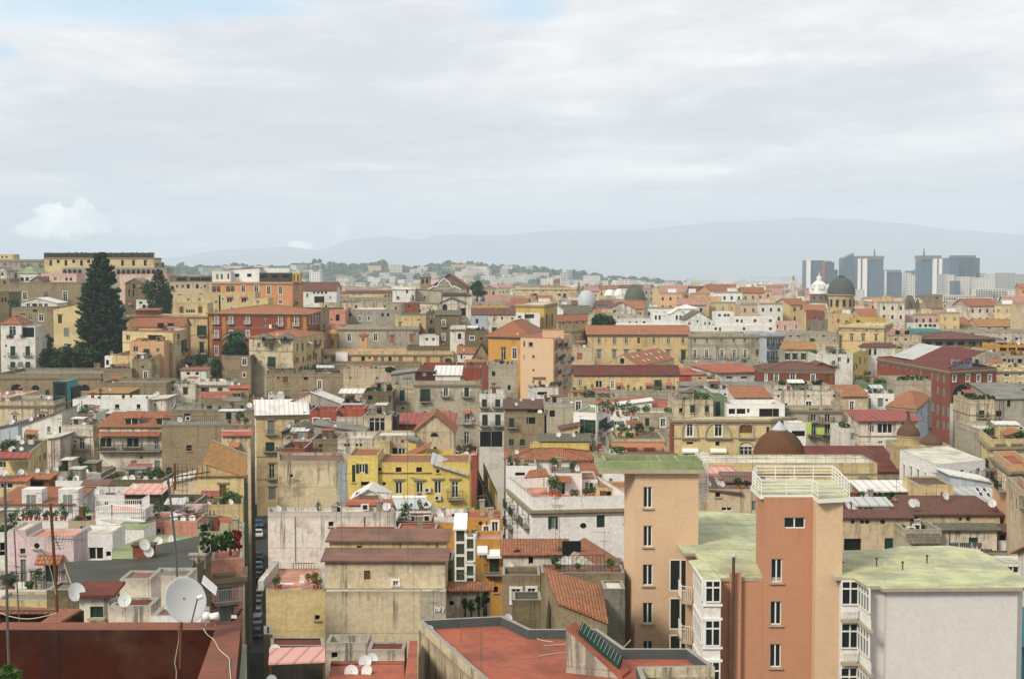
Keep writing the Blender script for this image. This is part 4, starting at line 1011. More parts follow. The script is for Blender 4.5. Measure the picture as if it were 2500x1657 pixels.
B('tall white house with shutters under the clock turret',(1770,1912),800,426,'white','flat C','d 1855 890 30 52;c 1870 1000 40 80;w 1800 850 14 20',t=8,cor=1)
B('dark stone house with a white window beside the ochre palace',(1902,2112),838,420,'tuffd','flat N','Wf 1968 905 40 34;d 2052 910 18 20',t=10)
tz=B('weathered palazzo, half bare tuff and half white, with five openings',(765,1492),800,446,'stone','flat N','Wf 860 902 30 70;Wf 1097 898 34 66;rl 1250 918 34 70;rl 1425 912 34 70',t=14,cor=1,name='palace',cat='palace',c=0)
d=Dl(1345,765,1492,446,446);a=P(1195,826,446);b_=P(1491,970,446)
for(u0,u1,v0,v1)in((1198,1228,826,975),(1272,1402,826,892),(1448,1491,826,975),(1228,1272,826,876),(1402,1448,826,872),(1228,1402,950,975),(1402,1448,950,975)):
 p,q=P(u0,v0,446),P(u1,v1,446);m_=MB();m_.box(((p.x+q.x)/2,p.y-.018,(p.z+q.z)/2),(q.x-p.x,.03,p.z-q.z),wall('oldw'));m_.build('white_render',tz['root'])
m_=MB();p,q=P(766,822,446),P(1196,842,446);m_.box(((p.x+q.x)/2,p.y-.03,(p.z+q.z)/2),(q.x-p.x,.06,p.z-q.z),wall('salmon'));m_.build('pink_band',tz['root'])
B('salmon end house left of the weathered palazzo',(645,765),790,450,'salmon','flat I','d 755 880 10 16',t=12)
tu=empty('roof_turret',P(713,975,438));tag(tu,'yellow round turret with a little domed cap','turret')
a=P(713,975,438);m_=MB();k=438/F/SC;m_.lathe(tuple(a),[(38*k,-6),(38*k,100*k),(45*k,102*k),(45*k,112*k),(38*k,125*k),(20*k,142*k),(3*k,148*k),(.02,165*k)],wall('yellow'),20);m_.build('body',tu);m_=MB();m_.box((a.x,a.y-38*k+.02,a.z+35*k),(1.1,.2,2.0),M('browns'));m_.build('door',tu)
B('narrow peach stair turret before the weathered palazzo',(955,1022),885,440,'peach','hip T @868','b 985 920 20 30',t=2.6,c=0,name='stair_turret',cat='turret')
B('long loggia house with a pink roof edge and a row of brown doors',(620,1800),1022,424,'paleyel','flat I','d 645 1075 26 40;d 714 1080 34 66;r 864 1080 34 60;d 985 1078 32 60;d 1044 1080 18 30;r 1100 1080 34 60;d 1228 1080 30 60;r 1325 1078 34 60;r 1455 1080 34 60;r 1572 1092 34 70;r 1695 1092 36 70',t=12,cor=1,par=.9,c=0)
B('pale blank wall house at the left end of the loggia house',(738,845),1034,423.4,'whitec','flat C','',t=.6,par=0,c=0)
B('high bare tuff retaining wall under the loggia house',(655,1500),1128,415,'tuff','flat G','d 900,1180 1190 8 8',t=7,par=.8,c=0,name='retaining_wall',cat='wall')
B('white plant covered terrace right of the weathered palazzo',(1492,1670),880,432,'white','flat K','d 1560,1620 915 20 24',t=8)
B('round green bushes terrace house before the dark tuff house',(1380,1800),975,428,'tuffd','flat N','',t=8)
B('terracotta roofed house right of the loggia house',(1838,2015),1045,416,'white','gable O @978','d 1872 1075 16 36;d 1900 1080 10 10',t=10)
B('steep dark gable left of the ochre palace',(1975,2118),1080,412,'tuff','front S @962','d 2050 1095 20 16',t=10,c=0)
oc=B('ochre palace with a tall white window and terracotta hipped roof',(2115,2500,2625),900,(405,398,430),'ochre','hip T @748','Wl 2250 1048 42 108;Wf 2352 1045 38 100;gp 2352 1045 2 2;c 2440 1045 26 80',cor=1,name='palace',cat='palace',over=.9)
B('dark stone infill house below the ochre palace with parasols',(2100,2380),1140,380,'stone','flat G','',t=12)
B('long tuff house with a green strip along its roof',(110,806),1222,312,'tuff','flat N','bi 285 1275 44 54;d 220 1262 12 20;d 468 1270 36 28;w 112 1410 24 46;w 462 1382 50 22;g 300 1400 46 50',t=10,c=1)
B('white roof hut on the long tuff house',(578,682),1222,314,'whitec','flat C','d 590 1250 22 34',t=3,zb0=-60)
B('beige retaining wall house with faded render',(806,1245),1180,345,'beige','flat G','d 870,1112 1265 8 20',t=10,c=1)
B('pile of low grey roofs left of the tuff house with green shutters',(1235,1452),1238,300,'grey','lean G @1205','',t=9)
B('low red brown roofs behind the white sloping canopy',(1510,2110),1150,345,'redb','flat K','',t=10)
st=B('big tuff house with green shutters and planted balconies',(1450,2042),1290,290,'stone','flat C','csb 1545 1420 46 112;Wfb 1732 1392 40 76;cfb 1920 1392 44 80;d 1545 1577 26 14;Wa 1735 1598 40 70;Wabqx 1922 1620 42 112;Wb 1920 1805 46 112',t=12,par=.6,band=(1690,),cor=1,c=0)
B('',(1456,1636),1205,291,'dred','flat D','W 1535 1230 36 30',t=6,parent=st['root'],yb=1290,par=.1)
B('',(1632,1862),1243,291,'white','shed W @1160','',t=9,parent=st['root'],yb=1290)
B('',(1900,2045),1172,292,'red','flat H','d 2070 1200 10 20',t=6,parent=st['root'],yb=1290,par=.1)
B('beige house with a green shuttered balcony beside the big tuff house',(1250,1450),1325,292,'old','flat G','cb 1338 1425 46 96;d 1262 1520 16 12;d 1345 1540 22 24;w 1238 1450 20 40',t=10,c=0)
broadtree('dark hedge on the terrace right of the beige retaining wall',1235,1170,1215,110,318,'dark',700,33,trunk=False,drop=0)
# ====== PANEL A3: middle distance and domes
sec(1240,580)
fp=B('long cream baroque palace with arched windows on the skyline',(62,622),452,1000,'cream','flat C','d 150,230,320 480 18 12;d 430,480,530 480 14 10;v 350 535 24 40;v 465,512 524 28 40;d 590 540 24 40',t=16,name='palace',cat='palace',c=0,cor=1,par=1.2,band=(505,))
B('brown block standing on the skyline palace',(412,472),378,1012,'tuff','flat C','d 430,455 400 10 16',t=10,c=0)
B('orange rendered end of the skyline palace',(570,624),492,995,'orange','flat T','',t=10,c=0)
conifer('tall cypress right of the skyline palace',640,400,620,36,940,seed=21,n=2200,name='cypress_tree')
conifer('shorter cypress beside the tall one',682,438,600,22,935,seed=22,n=1200,name='cypress_tree')
broadtree('dark umbrella pine before the skyline palace',240,502,570,110,900,'dark',1500,24,cat='tree')
B('dim hazy tower block behind the pale dome',(700,732),418,1500,'greyd','flat G','',t=12,c=0,name='tower_block',cat='tower block')
dome('large pale blue grey dome without ribs',715,622,478,92,740,'lead',drum=46,dcol='w:white',prof=[(math.cos(t*math.pi/2/12)**.8,math.sin(t*math.pi/2/12))for t in range(12)]+[(.02,1)])
dome('left of the two small white domes beyond the pale blue dome',922,530,468,50,1080,'wframe',drum=18,dcol='w:white')
dome('right of the two small white domes beyond the pale blue dome',1005,532,462,46,1060,'wframe',drum=18,dcol='w:white')
dome('dark green ribbed dome in the middle of the skyline',1155,562,432,92,820,'verdi',ribs=14,drum=26,dcol='w:stone',lantern=(18,12,'cornice'))
B('white round chapel house under the dark ribbed dome',(1150,1232),604,790,'white','hip S @590','v 1186 620 18 22',t=10,c=0)
B('wide cream palace right of the dark ribbed dome',(1240,1690),548,960,'cream','flat C','d 1286,1330,1385,1440,1492,1540,1590 570 14 24',t=14,c=0,cor=1)
B('upper cream block stacked on the wide cream palace',(1330,1560),498,975,'cream','flat C','d 1380,1430,1480 515 12 14',t=12,c=0)
B('brown tile roofed nave with a round window gable',(895,1160),650,640,'oldw','front D @588','o 962 612 24 24',t=26,c=0,name='church',cat='church')
B('dark red tile roof left of the pale blue dome',(445,628),604,720,'tuff','gable D @568','',t=14,c=0)
B('dark red tile roof right of the pale blue dome',(805,965),610,730,'tuff','gable D @572','',t=14,c=0)
B('grey slate leaning roof with a white end wall',(478,740),690,600,'paleyel','gable S @615','d 640,690 700 16 16',t=14,c=0)
B('white end house left of the grey slate roof',(445,500),660,590,'whitec','leanL W @612','',t=8,c=0)
B('low dark terraces behind the red tile palace roof',(0,460),610,640,'stone','flat G','d 60,150 620 20 14',t=22)
B('pale grey terraces left of the skyline palace',(-60,200),530,800,'old','flat C','d 20,80 555 14 14',t=20)
ty=B('yellow tower house with paired tall windows on its side',(72,328,445),605,(468,460,492),'yellow','flat C','ds 190 706 60 40;c 350 745 18 110;c 375 745 8 110;c 400 745 20 110',cor=1,par=.3,c=0)
B('white loggia annexe with a green shutter beside the yellow tower',(70,150),682,455,'whitec','flat C','d 105 705 30 20',t=6,c=0)
B('white and green loggia fixed on the yellow tower house',(150,290),682,457.0,'whitec','flat C','c 190 708 84 36',t=2.4,c=0,par=.2)
B('yellow house with a red tile roof right of the yellow tower',(448,716),762,(458,470),'paleyel','gable T @702','d 500,560,620,680 765 12 20',t=12,c=0)
B('ochre palace wing receding behind the peach block',(330,720),872,(396,440),'yellow','flat C','gf 575,612,652,690 925 16 90;c 520 930 14 80',t=12,cor=1,c=0,par=.4)
pb=B('tall peach block with a blank end wall and stacked balconies',(113,410,582),912,(334,330,356),'peachc','flat R','di 206 962 38 34;d 147 960 8 50;w 147 1085 12 50;di 230 1070 20 18;d 230 1195 18 20;d 230 1300 20 12;rb 440 955 26 60;rb 495 955 24 60;Wbq 540 950 22 70;rb 440 1075 26 60;cbq 500 1080 44 60;wb 555 1080 18 60;wb 438 1195 26 60;Wbq 520 1190 50 66;wb 560 1190 18 60;wb 438 1310 26 50;Wbq 520 1300 40 60',c=0,par=.1,over=.4,name='apartment_house',cat='apartment house')
B('',(316,506),838,338,'peachc','flat R','',t=7,parent=pb['root'],yb=912,par=0)
B('low beige house with one brown shutter right of the peach block',(582,780),988,384,'beige','flat C','r 647 1070 46 60',t=14)
ly=B('very long yellow palace with two even rows of windows',(720,1640),872,432,'paleyel','gable O @796','wi 825,962,1070,1318,1450,1582 928 26 54;b 1180 928 26 54;gl 822,960,1068,1180,1310,1445 1052 36 74;clb 1584 1062 40 90',t=16,cor=1,c=0,name='palace',cat='palace',over=.6)
gp=B('weathered grey palace with white framed windows and shrubs on top',(1644,2342),866,428,'stone','flat N','wi 1690,1797,1930,2042,2140,2250 922 24 50;Wfb 1688,1795,1932,2043,2142 1048 30 76;bi 2250 1035 26 56',t=14,cor=1,c=0,name='palace',cat='palace',band=(972,))
for(u0,u1,v0,v1)in((2196,2228,880,1110),(2275,2300,880,1110),(2228,2275,960,1000),(1970,2190,868,888),(1880,1905,980,1120),(1650,1662,880,1110)):
 p,q=P(u0,v0,428),P(u1,v1,428);m_=MB();m_.box(((p.x+q.x)/2,p.y-.018,(p.z+q.z)/2),(q.x-p.x,.03,p.z-q.z),wall('oldw'));m_.build('white_render',gp['root'])
B('grey roofed terrace at the foot of the weathered grey palace',(1640,2330),1128,400,'stone','flat G','d 1700,1860,2000,2130 1140 30 10',t=14)
B('mansard with skylights before the long yellow palace',(885,1182,1502),1162,(352,344,372),'cream','flat C','g 1005 1140 2 2',c=0,par=0)
gbi=REG[-1];V_=gbi['V'];m_=MB();z_=gbi['z']
a,b_,c_,d_=V_(0,0,z_),V_(gbi['Wd'],0,z_),V_(gbi['Wd'],gbi['Dp'],z_),V_(0,gbi['Dp'],z_);hh=Vector((0,0,2.6));r0,r1=(a+b_)/2+hh,(c_+d_)/2+hh
m_.poly([a,b_,r0],wall('cream'));m_.poly([c_,d_,r1],wall('cream'));slab(m_,[b_+Vector((0,0,.1)),c_+Vector((0,0,.1)),r1+Vector((0,0,.1)),r0+Vector((0,0,.1))],roofm('O'));slab(m_,[d_+Vector((0,0,.1)),a+Vector((0,0,.1)),r0+Vector((0,0,.1)),r1+Vector((0,0,.1))],roofm('O'))
for i in range(7):
 for j in(0,1):
  t1=.12+i*.12;t2=.25+.4*j;
  if(i+j)%3==0:continue
  q=(b_.lerp(c_,t1)).lerp(r0.lerp(r1,t1),t2);dn=(b_-r0).normalized();rt_=(c_-b_).normalized()
  n_=rt_.cross(-dn);n_=n_ if n_.z>0 else-n_;q=q+n_*.22+Vector((0,0,.08))
  m_.poly([q-rt_*.35-dn*.5,q+rt_*.35-dn*.5,q+rt_*.35+dn*.5,q-rt_*.35+dn*.5],M('plasticw'))
m_.box(tuple((a+b_)/2+Vector((0,-.06,1.1))),(1.3,.1,1.2),M('dark'),gbi['rz']);m_.build('gabled_roof',gbi['root'])
lf=B('long low yellow house with a maroon tile roof and roof terrace',(600,1545),1240,322,'paleyel','gable B @1158','Wi 654 1310 28 60;Wi 822 1322 60 62;Wfx 945 1325 26 70;wa 1000 1352 36 72;wa 1266 1352 36 72;wa 1446 1352 36 72',t=9,c=0,band=(1252,))
lw=B('grey crumbling podium below the long low yellow house',(572,1570),1385,317,'stone','flat C','b 720,1290,1430 1500 20 20',t=4.6,par=.9,c=0)
for i,xx in enumerate((600,700,760,860,905,1085,1140,1200,1330,1375,1500)):potplant(P(xx,1390,318.4),(0,1,2)[i%3],'green pot plants lined along the terrace of the long low yellow house','pots on the long terrace',1.5)
B('flat red roofed house right of the long low yellow house',(1560,1852),1240,352,'rose','shed R @1178','',t=11,c=0)
B('white house with a wide red sheet roof and skylight strip',(1895,2318),1222,(346,350),'white','shed R @1150','d 2000,2130 1262 60 20;w 2230,2280 1280 16 30',t=15,c=0,over=.6)
B('ochre planted terrace house between two red roofs',(1700,1920),1275,340,'peach','flat N','d 1760,1850 1290 20 16',t=9)
B('grey slate roofs right of the long low yellow house',(1560,2366),1340,300,'grey','shed G @1305','',t=14,c=0)
B('white house with green balcony behind the long yellow palace',(1305,1432),682,545,'whitec','flat W','c 1335,1370 715 18 40;d 1410 690 10 14',t=9)
B('bright white house with a pink trimmed gable',(1466,1602),690,530,'whitec','front W @648','cf 1524,1558 722 20 40',t=12,c=0)
B('white angular rooftop behind the pink trimmed gable',(1540,1710),640,548,'whitec','hip W @605','d 1650 665 14 14',t=10,c=0)
B('white chapel with skylights in its dark roof',(1600,1842),742,505,'white','front S @668','d 1712 710 16 20;c 1780,1820 775 16 24;w 1640 775 24 20',t=16,c=0)
B('long white flat house behind the roof of the yellow palace',(975,1600),782,470,'whitec','flat W','',t=10,par=.6)
B('cream house with dark tile crests left of the bright white house',(750,1250),700,570,'oldw','flat D','d 830,1000 725 30 14;w 900,1100 720 18 20',t=16)
B('green shuttered pale house beside the cedar',(1000,1300),735,520,'white','flat N','c 1100,1160 760 14 24;d 1230 755 24 20',t=10)
broadtree('spreading dark cedar above the roof of the yellow palace',860,712,800,270,452,'dark',4200,25,clumps=22)
for q in(('white terrace house right of the chapel with roof shrubs',1880,2040,672,590),('long white terraced houses with planted fronts',2040,2420,720,560),('white rendered houses behind the weathered grey palace',1845,2420,790,500)):
 B(q[0],(q[1],q[2]),q[3],q[4],'whitec','flat C','d %d,%d,%d %d 24 22;c %d %d 18 30'%(q[1]+30,(q[1]+q[2])//2,q[2]-50,q[3]+28,q[1]+70,q[3]+30),t=12)
B('pale red roofed villa beyond the white terrace house',(1725,1890),610,800,'cream','gable R @585','d 1760,1830 625 40 14',t=10)
B('brown hipped roof villa right of the pale villa',(1900,2062),632,760,'cream','hip O @592','',t=12,c=0)
B('beige balconied house left of the grey domed church',(2150,2420),612,800,'beige','flat C','d 2190,2250,2310,2370 640 22 16',t=14)
# ====== PANEL A4
sec(1860,580)
B('pale blue house with six dark windows in two rows',(42,206),862,(424,426),'bluish','flat C','gsb 68,118,170 945 20 80;gsb 68,118,170 1065 20 80',t=14,cor=1,c=0)
B('small pink house left of the red brown block',(125,352),762,560,'pink','flat I','gf 211 812 22 50;gf 310 790 20 36;gf 262 838 18 20;d 142 800 14 26',t=12,par=.9)
B('plain red brown cube house on the skyline of roofs',(443,556),658,545,'redb','flat T','',t=9,c=0)
B('beige side of the red brown cube house',(556,592),662,546,'stone','flat T','',t=8,c=0)
B('beige house receding below the red brown cube',(405,612),758,(520,545),'beige','flat K','w 425 832 18 40;cb 490,515,540 860 12 50',t=12)
yb_=B('big yellow palace with a cornice and small red top windows',(692,1105,1182),792,(472,464,490),'paleyel','flat C','r 705,835,945,1035 820 22 38;g 718 888 18 34;wl 810,915,1030 905 26 62',cor=1,band=(848,940),name='palace',cat='palace',par=.7)
B('yellow stepped terrace house with climbers behind the big yellow palace',(655,820),690,500,'paleyel','flat N','v 765 762 24 30;b 690 750 20 30',t=10)
B('ochre penthouse and white terraces behind the big yellow palace',(820,1122),722,495,'yellow','flat N','d 870 745 30 20;w 990 770 30 20',t=10)
B('long grey brown terrace house left of the big yellow palace',(200,700),860,470,'stone','flat G','d 260,330,560 870 24 14',t=16)
B('grey house with a brown tile roof and four shuttered windows',(212,492),1008,402,'stone','gable Y @945','csf 230,298,376,446 1070 22 60',t=10,c=0)
B('cluttered terraces with dark sheds above the brown tile house',(205,700),955,430,'old','flat G','d 330,470,600 960 40 16',t=12)
B('white walled house under a dark green canopy',(568,812),1040,395,'whitec','flat N','d 690 1012 200 30;w 660,760 1090 20 30',t=10)
B('white terraced house with potted shrubs under the green canopy',(490,822),1050,372,'white','flat G','w 700 1100 30 40;d 780 1110 20 40;wb 650 1130 30 40',t=10)
B('yellow house front with a white upper floor and arched windows',(822,1042),1062,(372,420),'lemon','flat C','cf 885 1110 16 80;g 930 1110 14 60;c 1010 1130 14 60',t=12,c=0)
B('white upper house with two arched windows under a brown roof',(905,1200),985,(400,402),'white','hip D @955','v 975,1022 1030 20 56',t=9,c=0)
lr=B('long deep red palace with two great arches in its end wall',(1042,1702,2115),(1072,1188,1166),296,'redb','flat X','g 1092 1125 16 60;g 1135 1135 16 60;g 1182 1145 16 60;g 1226 1158 16 60;g 1296 1170 18 60;g 1350 1185 18 66;g 1430 1210 20 70;g 1535 1240 22 80;g 1586 1255 22 80;g 1640 1270 24 80;g 1585 1375 24 80;g 1640 1390 24 84;gi 1540 1520 30 80;g 1585 1545 26 100;g 1635 1560 26 100;g 1695 1570 30 90;g 1585 1680 24 80;g 1640 1690 26 84;g 1695 1700 26 84;Wf 1737,1859,1956,2057 1267 28 60;v 1800 1420 160 200;v 2003 1400 150 160',cor=1,name='palace',cat='palace',c=0,par=.3)
V_=lr['V'];z_=lr['z'];m_=MB();Wd,Dp=lr['Wd'],lr['Dp']
slab(m_,[V_(Wd*.0+2,4,z_+.4),V_(Wd*.42,4,z_+.4),V_(Wd*.42,Dp-1,z_+3.2),V_(2,Dp-1,z_+3.2)],roofm('A'));slab(m_,[V_(Wd*.43,1,z_+.3),V_(Wd*.93,1,z_+.3),V_(Wd*.93,Dp-2,z_+3.6),V_(Wd*.43,Dp-2,z_+3.6)],roofm('X'))
m_.build('roof_sheets',lr['root'])
B('',(1705,1900),1108,(302,306),'bluish','flat K','m 1740,1800,1860 1130 30 30',t=4,parent=lr['root'],yb=1188,par=.1)
B('wide low house with a maroon hipped roof and glazed front',(1432,2112),912,452,'greyd','hip D @848','d 1500,1600,1700,1800,1900,2000,2080 960 60 40',t=22,c=0,over=1.4)
B('cream house with green shutters at the right edge',(2118,2440),1168,312,'cream','flat C','cf 2210 1215 46 50;Wf 2330 1215 26 50;Wf 2208 1328 30 60;Wf 2332 1328 30 60;d 2420 1215 20 50',t=10,cor=1)
B('terraces with dark glazed loggias above the cream house',(2160,2440),1062,330,'stone','flat N','d 2190 1090 30 24;m 2250 1085 60 40;d 2330 1090 40 40',t=9)
B('green planted pergola house near the right edge',(2120,2440),965,380,'ochre','flat N','d 2180,2260,2340 975 60 30',t=12)
B('grey rooftop yard behind the long red palace',(1725,2160),1030,345,'stone','flat C','g 2085 1080 30 50;w 1880 1075 14 10',t=14)
B('yellow edged low roof behind the long red palace',(1700,2030),1005,385,'yellow','flat C','',t=16)
B('house with two little gables left of the maroon hipped roof',(1185,1440),885,440,'beige','flat C','v 1208 850 16 20;d 1300 850 20 20',t=8)
for gx in(1225,1310):
 a=P(gx-45,882,439.8);b_=P(gx+45,882,439.8);tp=P(gx,825,439.8);m_=MB();m_.poly([a,b_,tp],wall('beige'));e=Vector((0,7,0));slab(m_,[a+e,a,tp,tp+e],roofm('P'));slab(m_,[b_,b_+e,tp+e,tp],roofm('P'));m_.box(tuple((a+b_)/2+Vector((0,-.05,.9))),(1.4,.06,1.2),M('dark'));m_.build('gable',REG[-1]['root'])
B('grey metal barrel roof house right of the big yellow palace',(1100,1500),960,425,'old','flat A','d 1160,1240 975 40 14;w 1340 990 30 40',t=12)
B('teal shuttered white house left of the maroon hipped roof',(1370,1620),830,520,'teal','flat A','W 1440,1500,1560 850 24 24',t=12)
B('long white and teal striped building on the skyline of roofs',(1150,1650),712,700,'bluish','flat A','d 1180,1230,1290,1350,1410,1470,1530,1590 742 40 14',t=16,c=0)
B('white undercroft of houses below the striped building',(1180,1740),765,640,'white','flat G','d 1200,1260,1430,1480,1560,1620 785 26 26;c 1520 790 30 24',t=14)
B('large ochre tile roofed church hall near the right edge',(1962,2350),802,640,'beige','gable Y @738','d 2050,2200 820 20 20',t=22,c=0)
B('pink tiled long roof left of the ochre tiled hall',(1745,1970),792,650,'stone','gable O @722','',t=20,c=0)
B('stone terraces under the ochre tiled hall',(1620,2440),840,560,'stone','flat G','d 1660,1720,1900,2050,2200,2320 860 22 20;w 1800,2130,2260 850 22 20',t=16)
B('white and brown house cluster near the right edge',(2050,2440),880,480,'oldw','flat K','d 2100,2200,2300 900 24 24;a 2330 870 2 2',t=14)
dome('pale green dome left of the gothic church',268,578,492,58,1080,'stonew',drum=20,dcol='w:white',lantern=(14,38,'w:cream'))
m1=B('peach gothic cathedral nave with a pale roof',(92,440),512,1300,'pink','gable P @462','',t=60,c=0,name='cathedral',cat='cathedral')
g=B('',(212,345),560,1240,'oldw','front C @378','',t=8,parent=m1['root'],zb0=-90,pname='front',over=.1)
for x_ in(212,358,284):
 a=P(x_,560 if x_!=284 else 385,1236);tp=P(x_,415 if x_!=284 else 335,1236);m_=MB();w_=2.6 if x_!=284 else 1.2
 m_.tube(a,a.lerp(tp,.6),w_,w_,wall('oldw'),8);m_.tube(a.lerp(tp,.6),tp,w_*1.1,.1,wall('oldw'),8);m_.build('spire',g['root'])
dome('white ribbed dome with a needle lantern',533,508,388,82,1000,'wframe',ribs=8,drum=62,dcol='w:tuff',lantern=(44,46,'wframe'),finial=45,openings=8)
for i,x_ in enumerate((478,533,588)):
 a=P(x_,443,1000);m_=MB();m_.box((a.x,a.y+(.6 if i==1 else 3),a.z),(4,2,3.4),M('wframe'));m_.box((a.x,a.y-.5+(.6 if i==1 else 3),a.z),(2.2,.2,2),M('dark'));m_.build('dormer',bpy.data.objects['church_dome.005']if 'church_dome.005' in bpy.data.objects else None)
dome('great slate grey dome on a cream drum with tall openings',745,514,352,126,760,'slate',drum=150,dcol='w:cream',lantern=(60,12,'iron'),openings=12,drumw=.93)
B('small white tower house left of the brown drum',(325,382),532,900,'whitec','flat C','v 352 548 16 24',t=5,c=0)
B('low rounded white roofs under the great slate dome',(330,600),600,820,'white','flat C','d 380,450,520 620 20 14',t=20)
B('tuff bell tower with a round window and overhanging top',(1528,1634),515,900,'tuff','flat C','o 1580 542 26 26;d 1552 650 18 24',t=24,c=0,name='bell_tower',cat='bell tower',cor=1,band=(580,))
sp=B('stone spired campanile left of the tuff bell tower',(1330,1402),640,800,'tuffd','hip S @522','v 1345,1368,1390 660 12 36',t=14,c=0,name='bell_tower',cat='bell tower',over=.2)
for x_ in(1328,1404):
 a=P(x_,640,799);m_=MB();m_.tube(a,a+Vector((0,0,3)),1.2,1.0,wall('tuffd'),6);m_.tube(a+Vector((0,0,3)),a+Vector((0,0,6)),1.1,.1,wall('tuffd'),6);m_.build('pinnacle',sp['root'])
B('green copper roofed hall left of the spired campanile',(1230,1342),624,950,'beige','gable N @588','',t=20,c=0)
B('pink church gable right of the green copper roof',(1340,1470),640,940,'pink','front I @608','',t=20,c=0)
B('long ochre attic house on the right skyline of roofs',(950,1222),556,1250,'yellow','gable Y @538','d 980,1030,1080,1130,1180 570 14 10',t=20,c=0)
B('white side wall of a hall left of the tuff bell tower',(1462,1530),540,1000,'white','hip S @512','',t=20,c=0)
def slabblock(lab,x0,x1,yt,yb,D,floors,col='white',wc='dark',t=16,nw=None):
 b=B(lab,(x0,x1),yt,D,col,'flat C','',t=t,c=0,name='apartment_block',cat='apartment block')
 a0,a1=P(x0,yt,D),P(x1,yt,D);H=a0.z-P(x0,yb,D).z;m_=MB();nw=nw or max(3,int((x1-x0)/22));W_=a1.x-a0.x
 for f_ in range(floors):
  z=a0.z-H*(f_+.6)/floors;s=MB()
  s.box(((a0.x+a1.x)/2,a0.y-.6,z-H/floors*.42),(W_*.98,1.2,.25),wall('white'));s.build('balcony',b['root'])
  for i in range(nw):
   w_=MB();w_.box((a0.x+W_*(i+.5)/nw,a0.y-.06,z),(W_/nw*.42,.1,H/floors*.5),M('dark'));w_.build('window',b['root'])
 return b
slabblock('white apartment block with balconies below the hazy slabs, left part',1930,2085,462,600,1750,7)
slabblock('white apartment block with balconies below the hazy slabs, right part',2087,2215,462,610,1760,7)
slabblock('long white balconied row right of the tuff bell tower',1638,1935,520,640,1400,5)
slabblock('red and white balconied house above the ochre tiled hall',1882,2085,592,650,1100,3,'rose',nw=5)
# ====== PANEL B1: left middle ground
sec(0,920)
B('long tuff wall with half round windows below the dark trees',(-40,912),-30,384,'tuff','flat G','w 150 110 84 84;w 320 110 60 50;v 150 92 104 60;v 320 92 74 40;v 766 92 86 52;c 428 150 34 66;w 766 112 74 40;d 230 205 26 8',t=22,c=0,par=.8,name='arcaded_wall',cat='wall',cor=1)
B('white terrace with pink edges at the left picture edge',(-40,208),160,335,'pink','flat C','d 30,90,160 185 30 14',t=12)
B('cream palace with carved window surrounds at the left edge',(-40,485),218,292,'old','flat G','Wfpb 135 392 36 96;Gfp 380 365 60 60',t=14,c=1,cor=1,name='palace',cat='palace')
lt=B('green steel and glass lift tower against the tuff wall',(485,598),40,300,'teal','flat G','',t=8,c=0,name='lift_tower',cat='lift tower',par=.1)
a0,a1=P(485,40,300),P(598,40,300)
m_=MB();W_=a1.x-a0.x
for i in range(9):
 z=a0.z-i*3.1;m_.box(((a0.x+a1.x)/2,a0.y-.09,z-.15),(W_+.1,.16,.22),M('greens'))
 if i<8:m_.box(((a0.x+a1.x)/2,a0.y-.04,z-1.7),(W_-.5,.06,2.6),M('glass'));m_.tube((a0.x,a0.y-.15,z-.3),(a1.x,a0.y-.15,z-3.2),.05,.05,M('greens'),4);m_.tube((a1.x,a0.y-.15,z-.3),(a0.x,a0.y-.15,z-3.2),.05,.05,M('greens'),4)
for x_ in(a0.x,a1.x):m_.box((x_,a0.y-.1,a0.z-14),(.3,.22,28),M('greens'))
m_.build('steel_frame',lt['root'])
B('dark green steel platform beside the lift tower',(600,652),90,303,'dark','flat G','d 625 130 40 50',t=6,c=0)
B('low roofs of tile and sheet above the long white house',(790,1150),150,330,'tuffd','shed Y @98','d 880 170 60 20',t=12)
B('long low white house with three small dark windows',(655,1330),200,272,'whitec','flat C','di 775,1057,1250 265 34 36',t=9,cor=0,c=1,par=.2)
B('stepped pale wall at the right end of the long white house',(1330,1500),210,274,'oldw','lean C @195','c 1505 265 30 60;d 1400 250 12 20',t=8)
B('beige back wall behind the long low white house',(905,1500),50,345,'tuff','flat G','',t=14)
B('white house with green shutters and a red tile terrace',(1760,2070),40,352,'white','flat C','d 1832 95 34 70;c 1868 95 34 70;c 1987 92 42 60',t=9,cor=1)
B('crumbling pink white house with shrubs beside the shuttered house',(1500,1762),60,350,'oldw','flat N','c 1673 100 44 70;d 1560 110 20 30',t=10)
B('red tiled lower terrace under the green shuttered house',(1800,2082),200,340,'tuff','shed R @138','',t=8,c=0)
B('teal tiled terrace full of dishes left of the red tiled one',(1540,1800),275,300,'green','flat C','d 1600 300 40 10',t=12,c=3)
B('small tuff hut with a pink roof under the tuff wall house',(2070,2245),105,342,'tuff','shed R @72','Gf 2155 155 30 50',t=6)
B('broad bare tuff wall behind the old street house',(1800,2290),190,335,'tuff','flat G','ov 2085 262 34 60',t=9)
B('white house with a tile roof rising to the right',(200,560),440,252,'white','lean T @300','wi 440 432 30 54;d 540 400 12 60',t=9,c=1)
wb=B('white house with green shutters over a long dark balcony',(562,852),432,247,'oldw','flat C','cB 620 600 46 110;WBl 740 600 46 100;d 680 580 2 2;c 800 796 64 60',t=10,c=2,band=(540,))
B('white annexe with small openings behind the green shuttered white house',(650,860),330,262,'white','flat C','o 676 355 18 18;r 765 378 50 40;d 700 370 20 30',t=9)
B('grey slate roof house with pale end wall at the left edge',(-40,162),470,262,'bluish','lean S @420','',t=12)
B('house with a dark slab roof and a wide pink awning',(-40,250,428),690,(197,195,212),'cream','flat E','W 20 790 60 60;W 118 785 140 62;c 362 740 12 60;c 405 715 18 60',c=3,par=.2)
B('',(-40,245),735,193.5,'cream','shed F @690','',t=1.2,parent=REG[-1]['root'],yb=760)
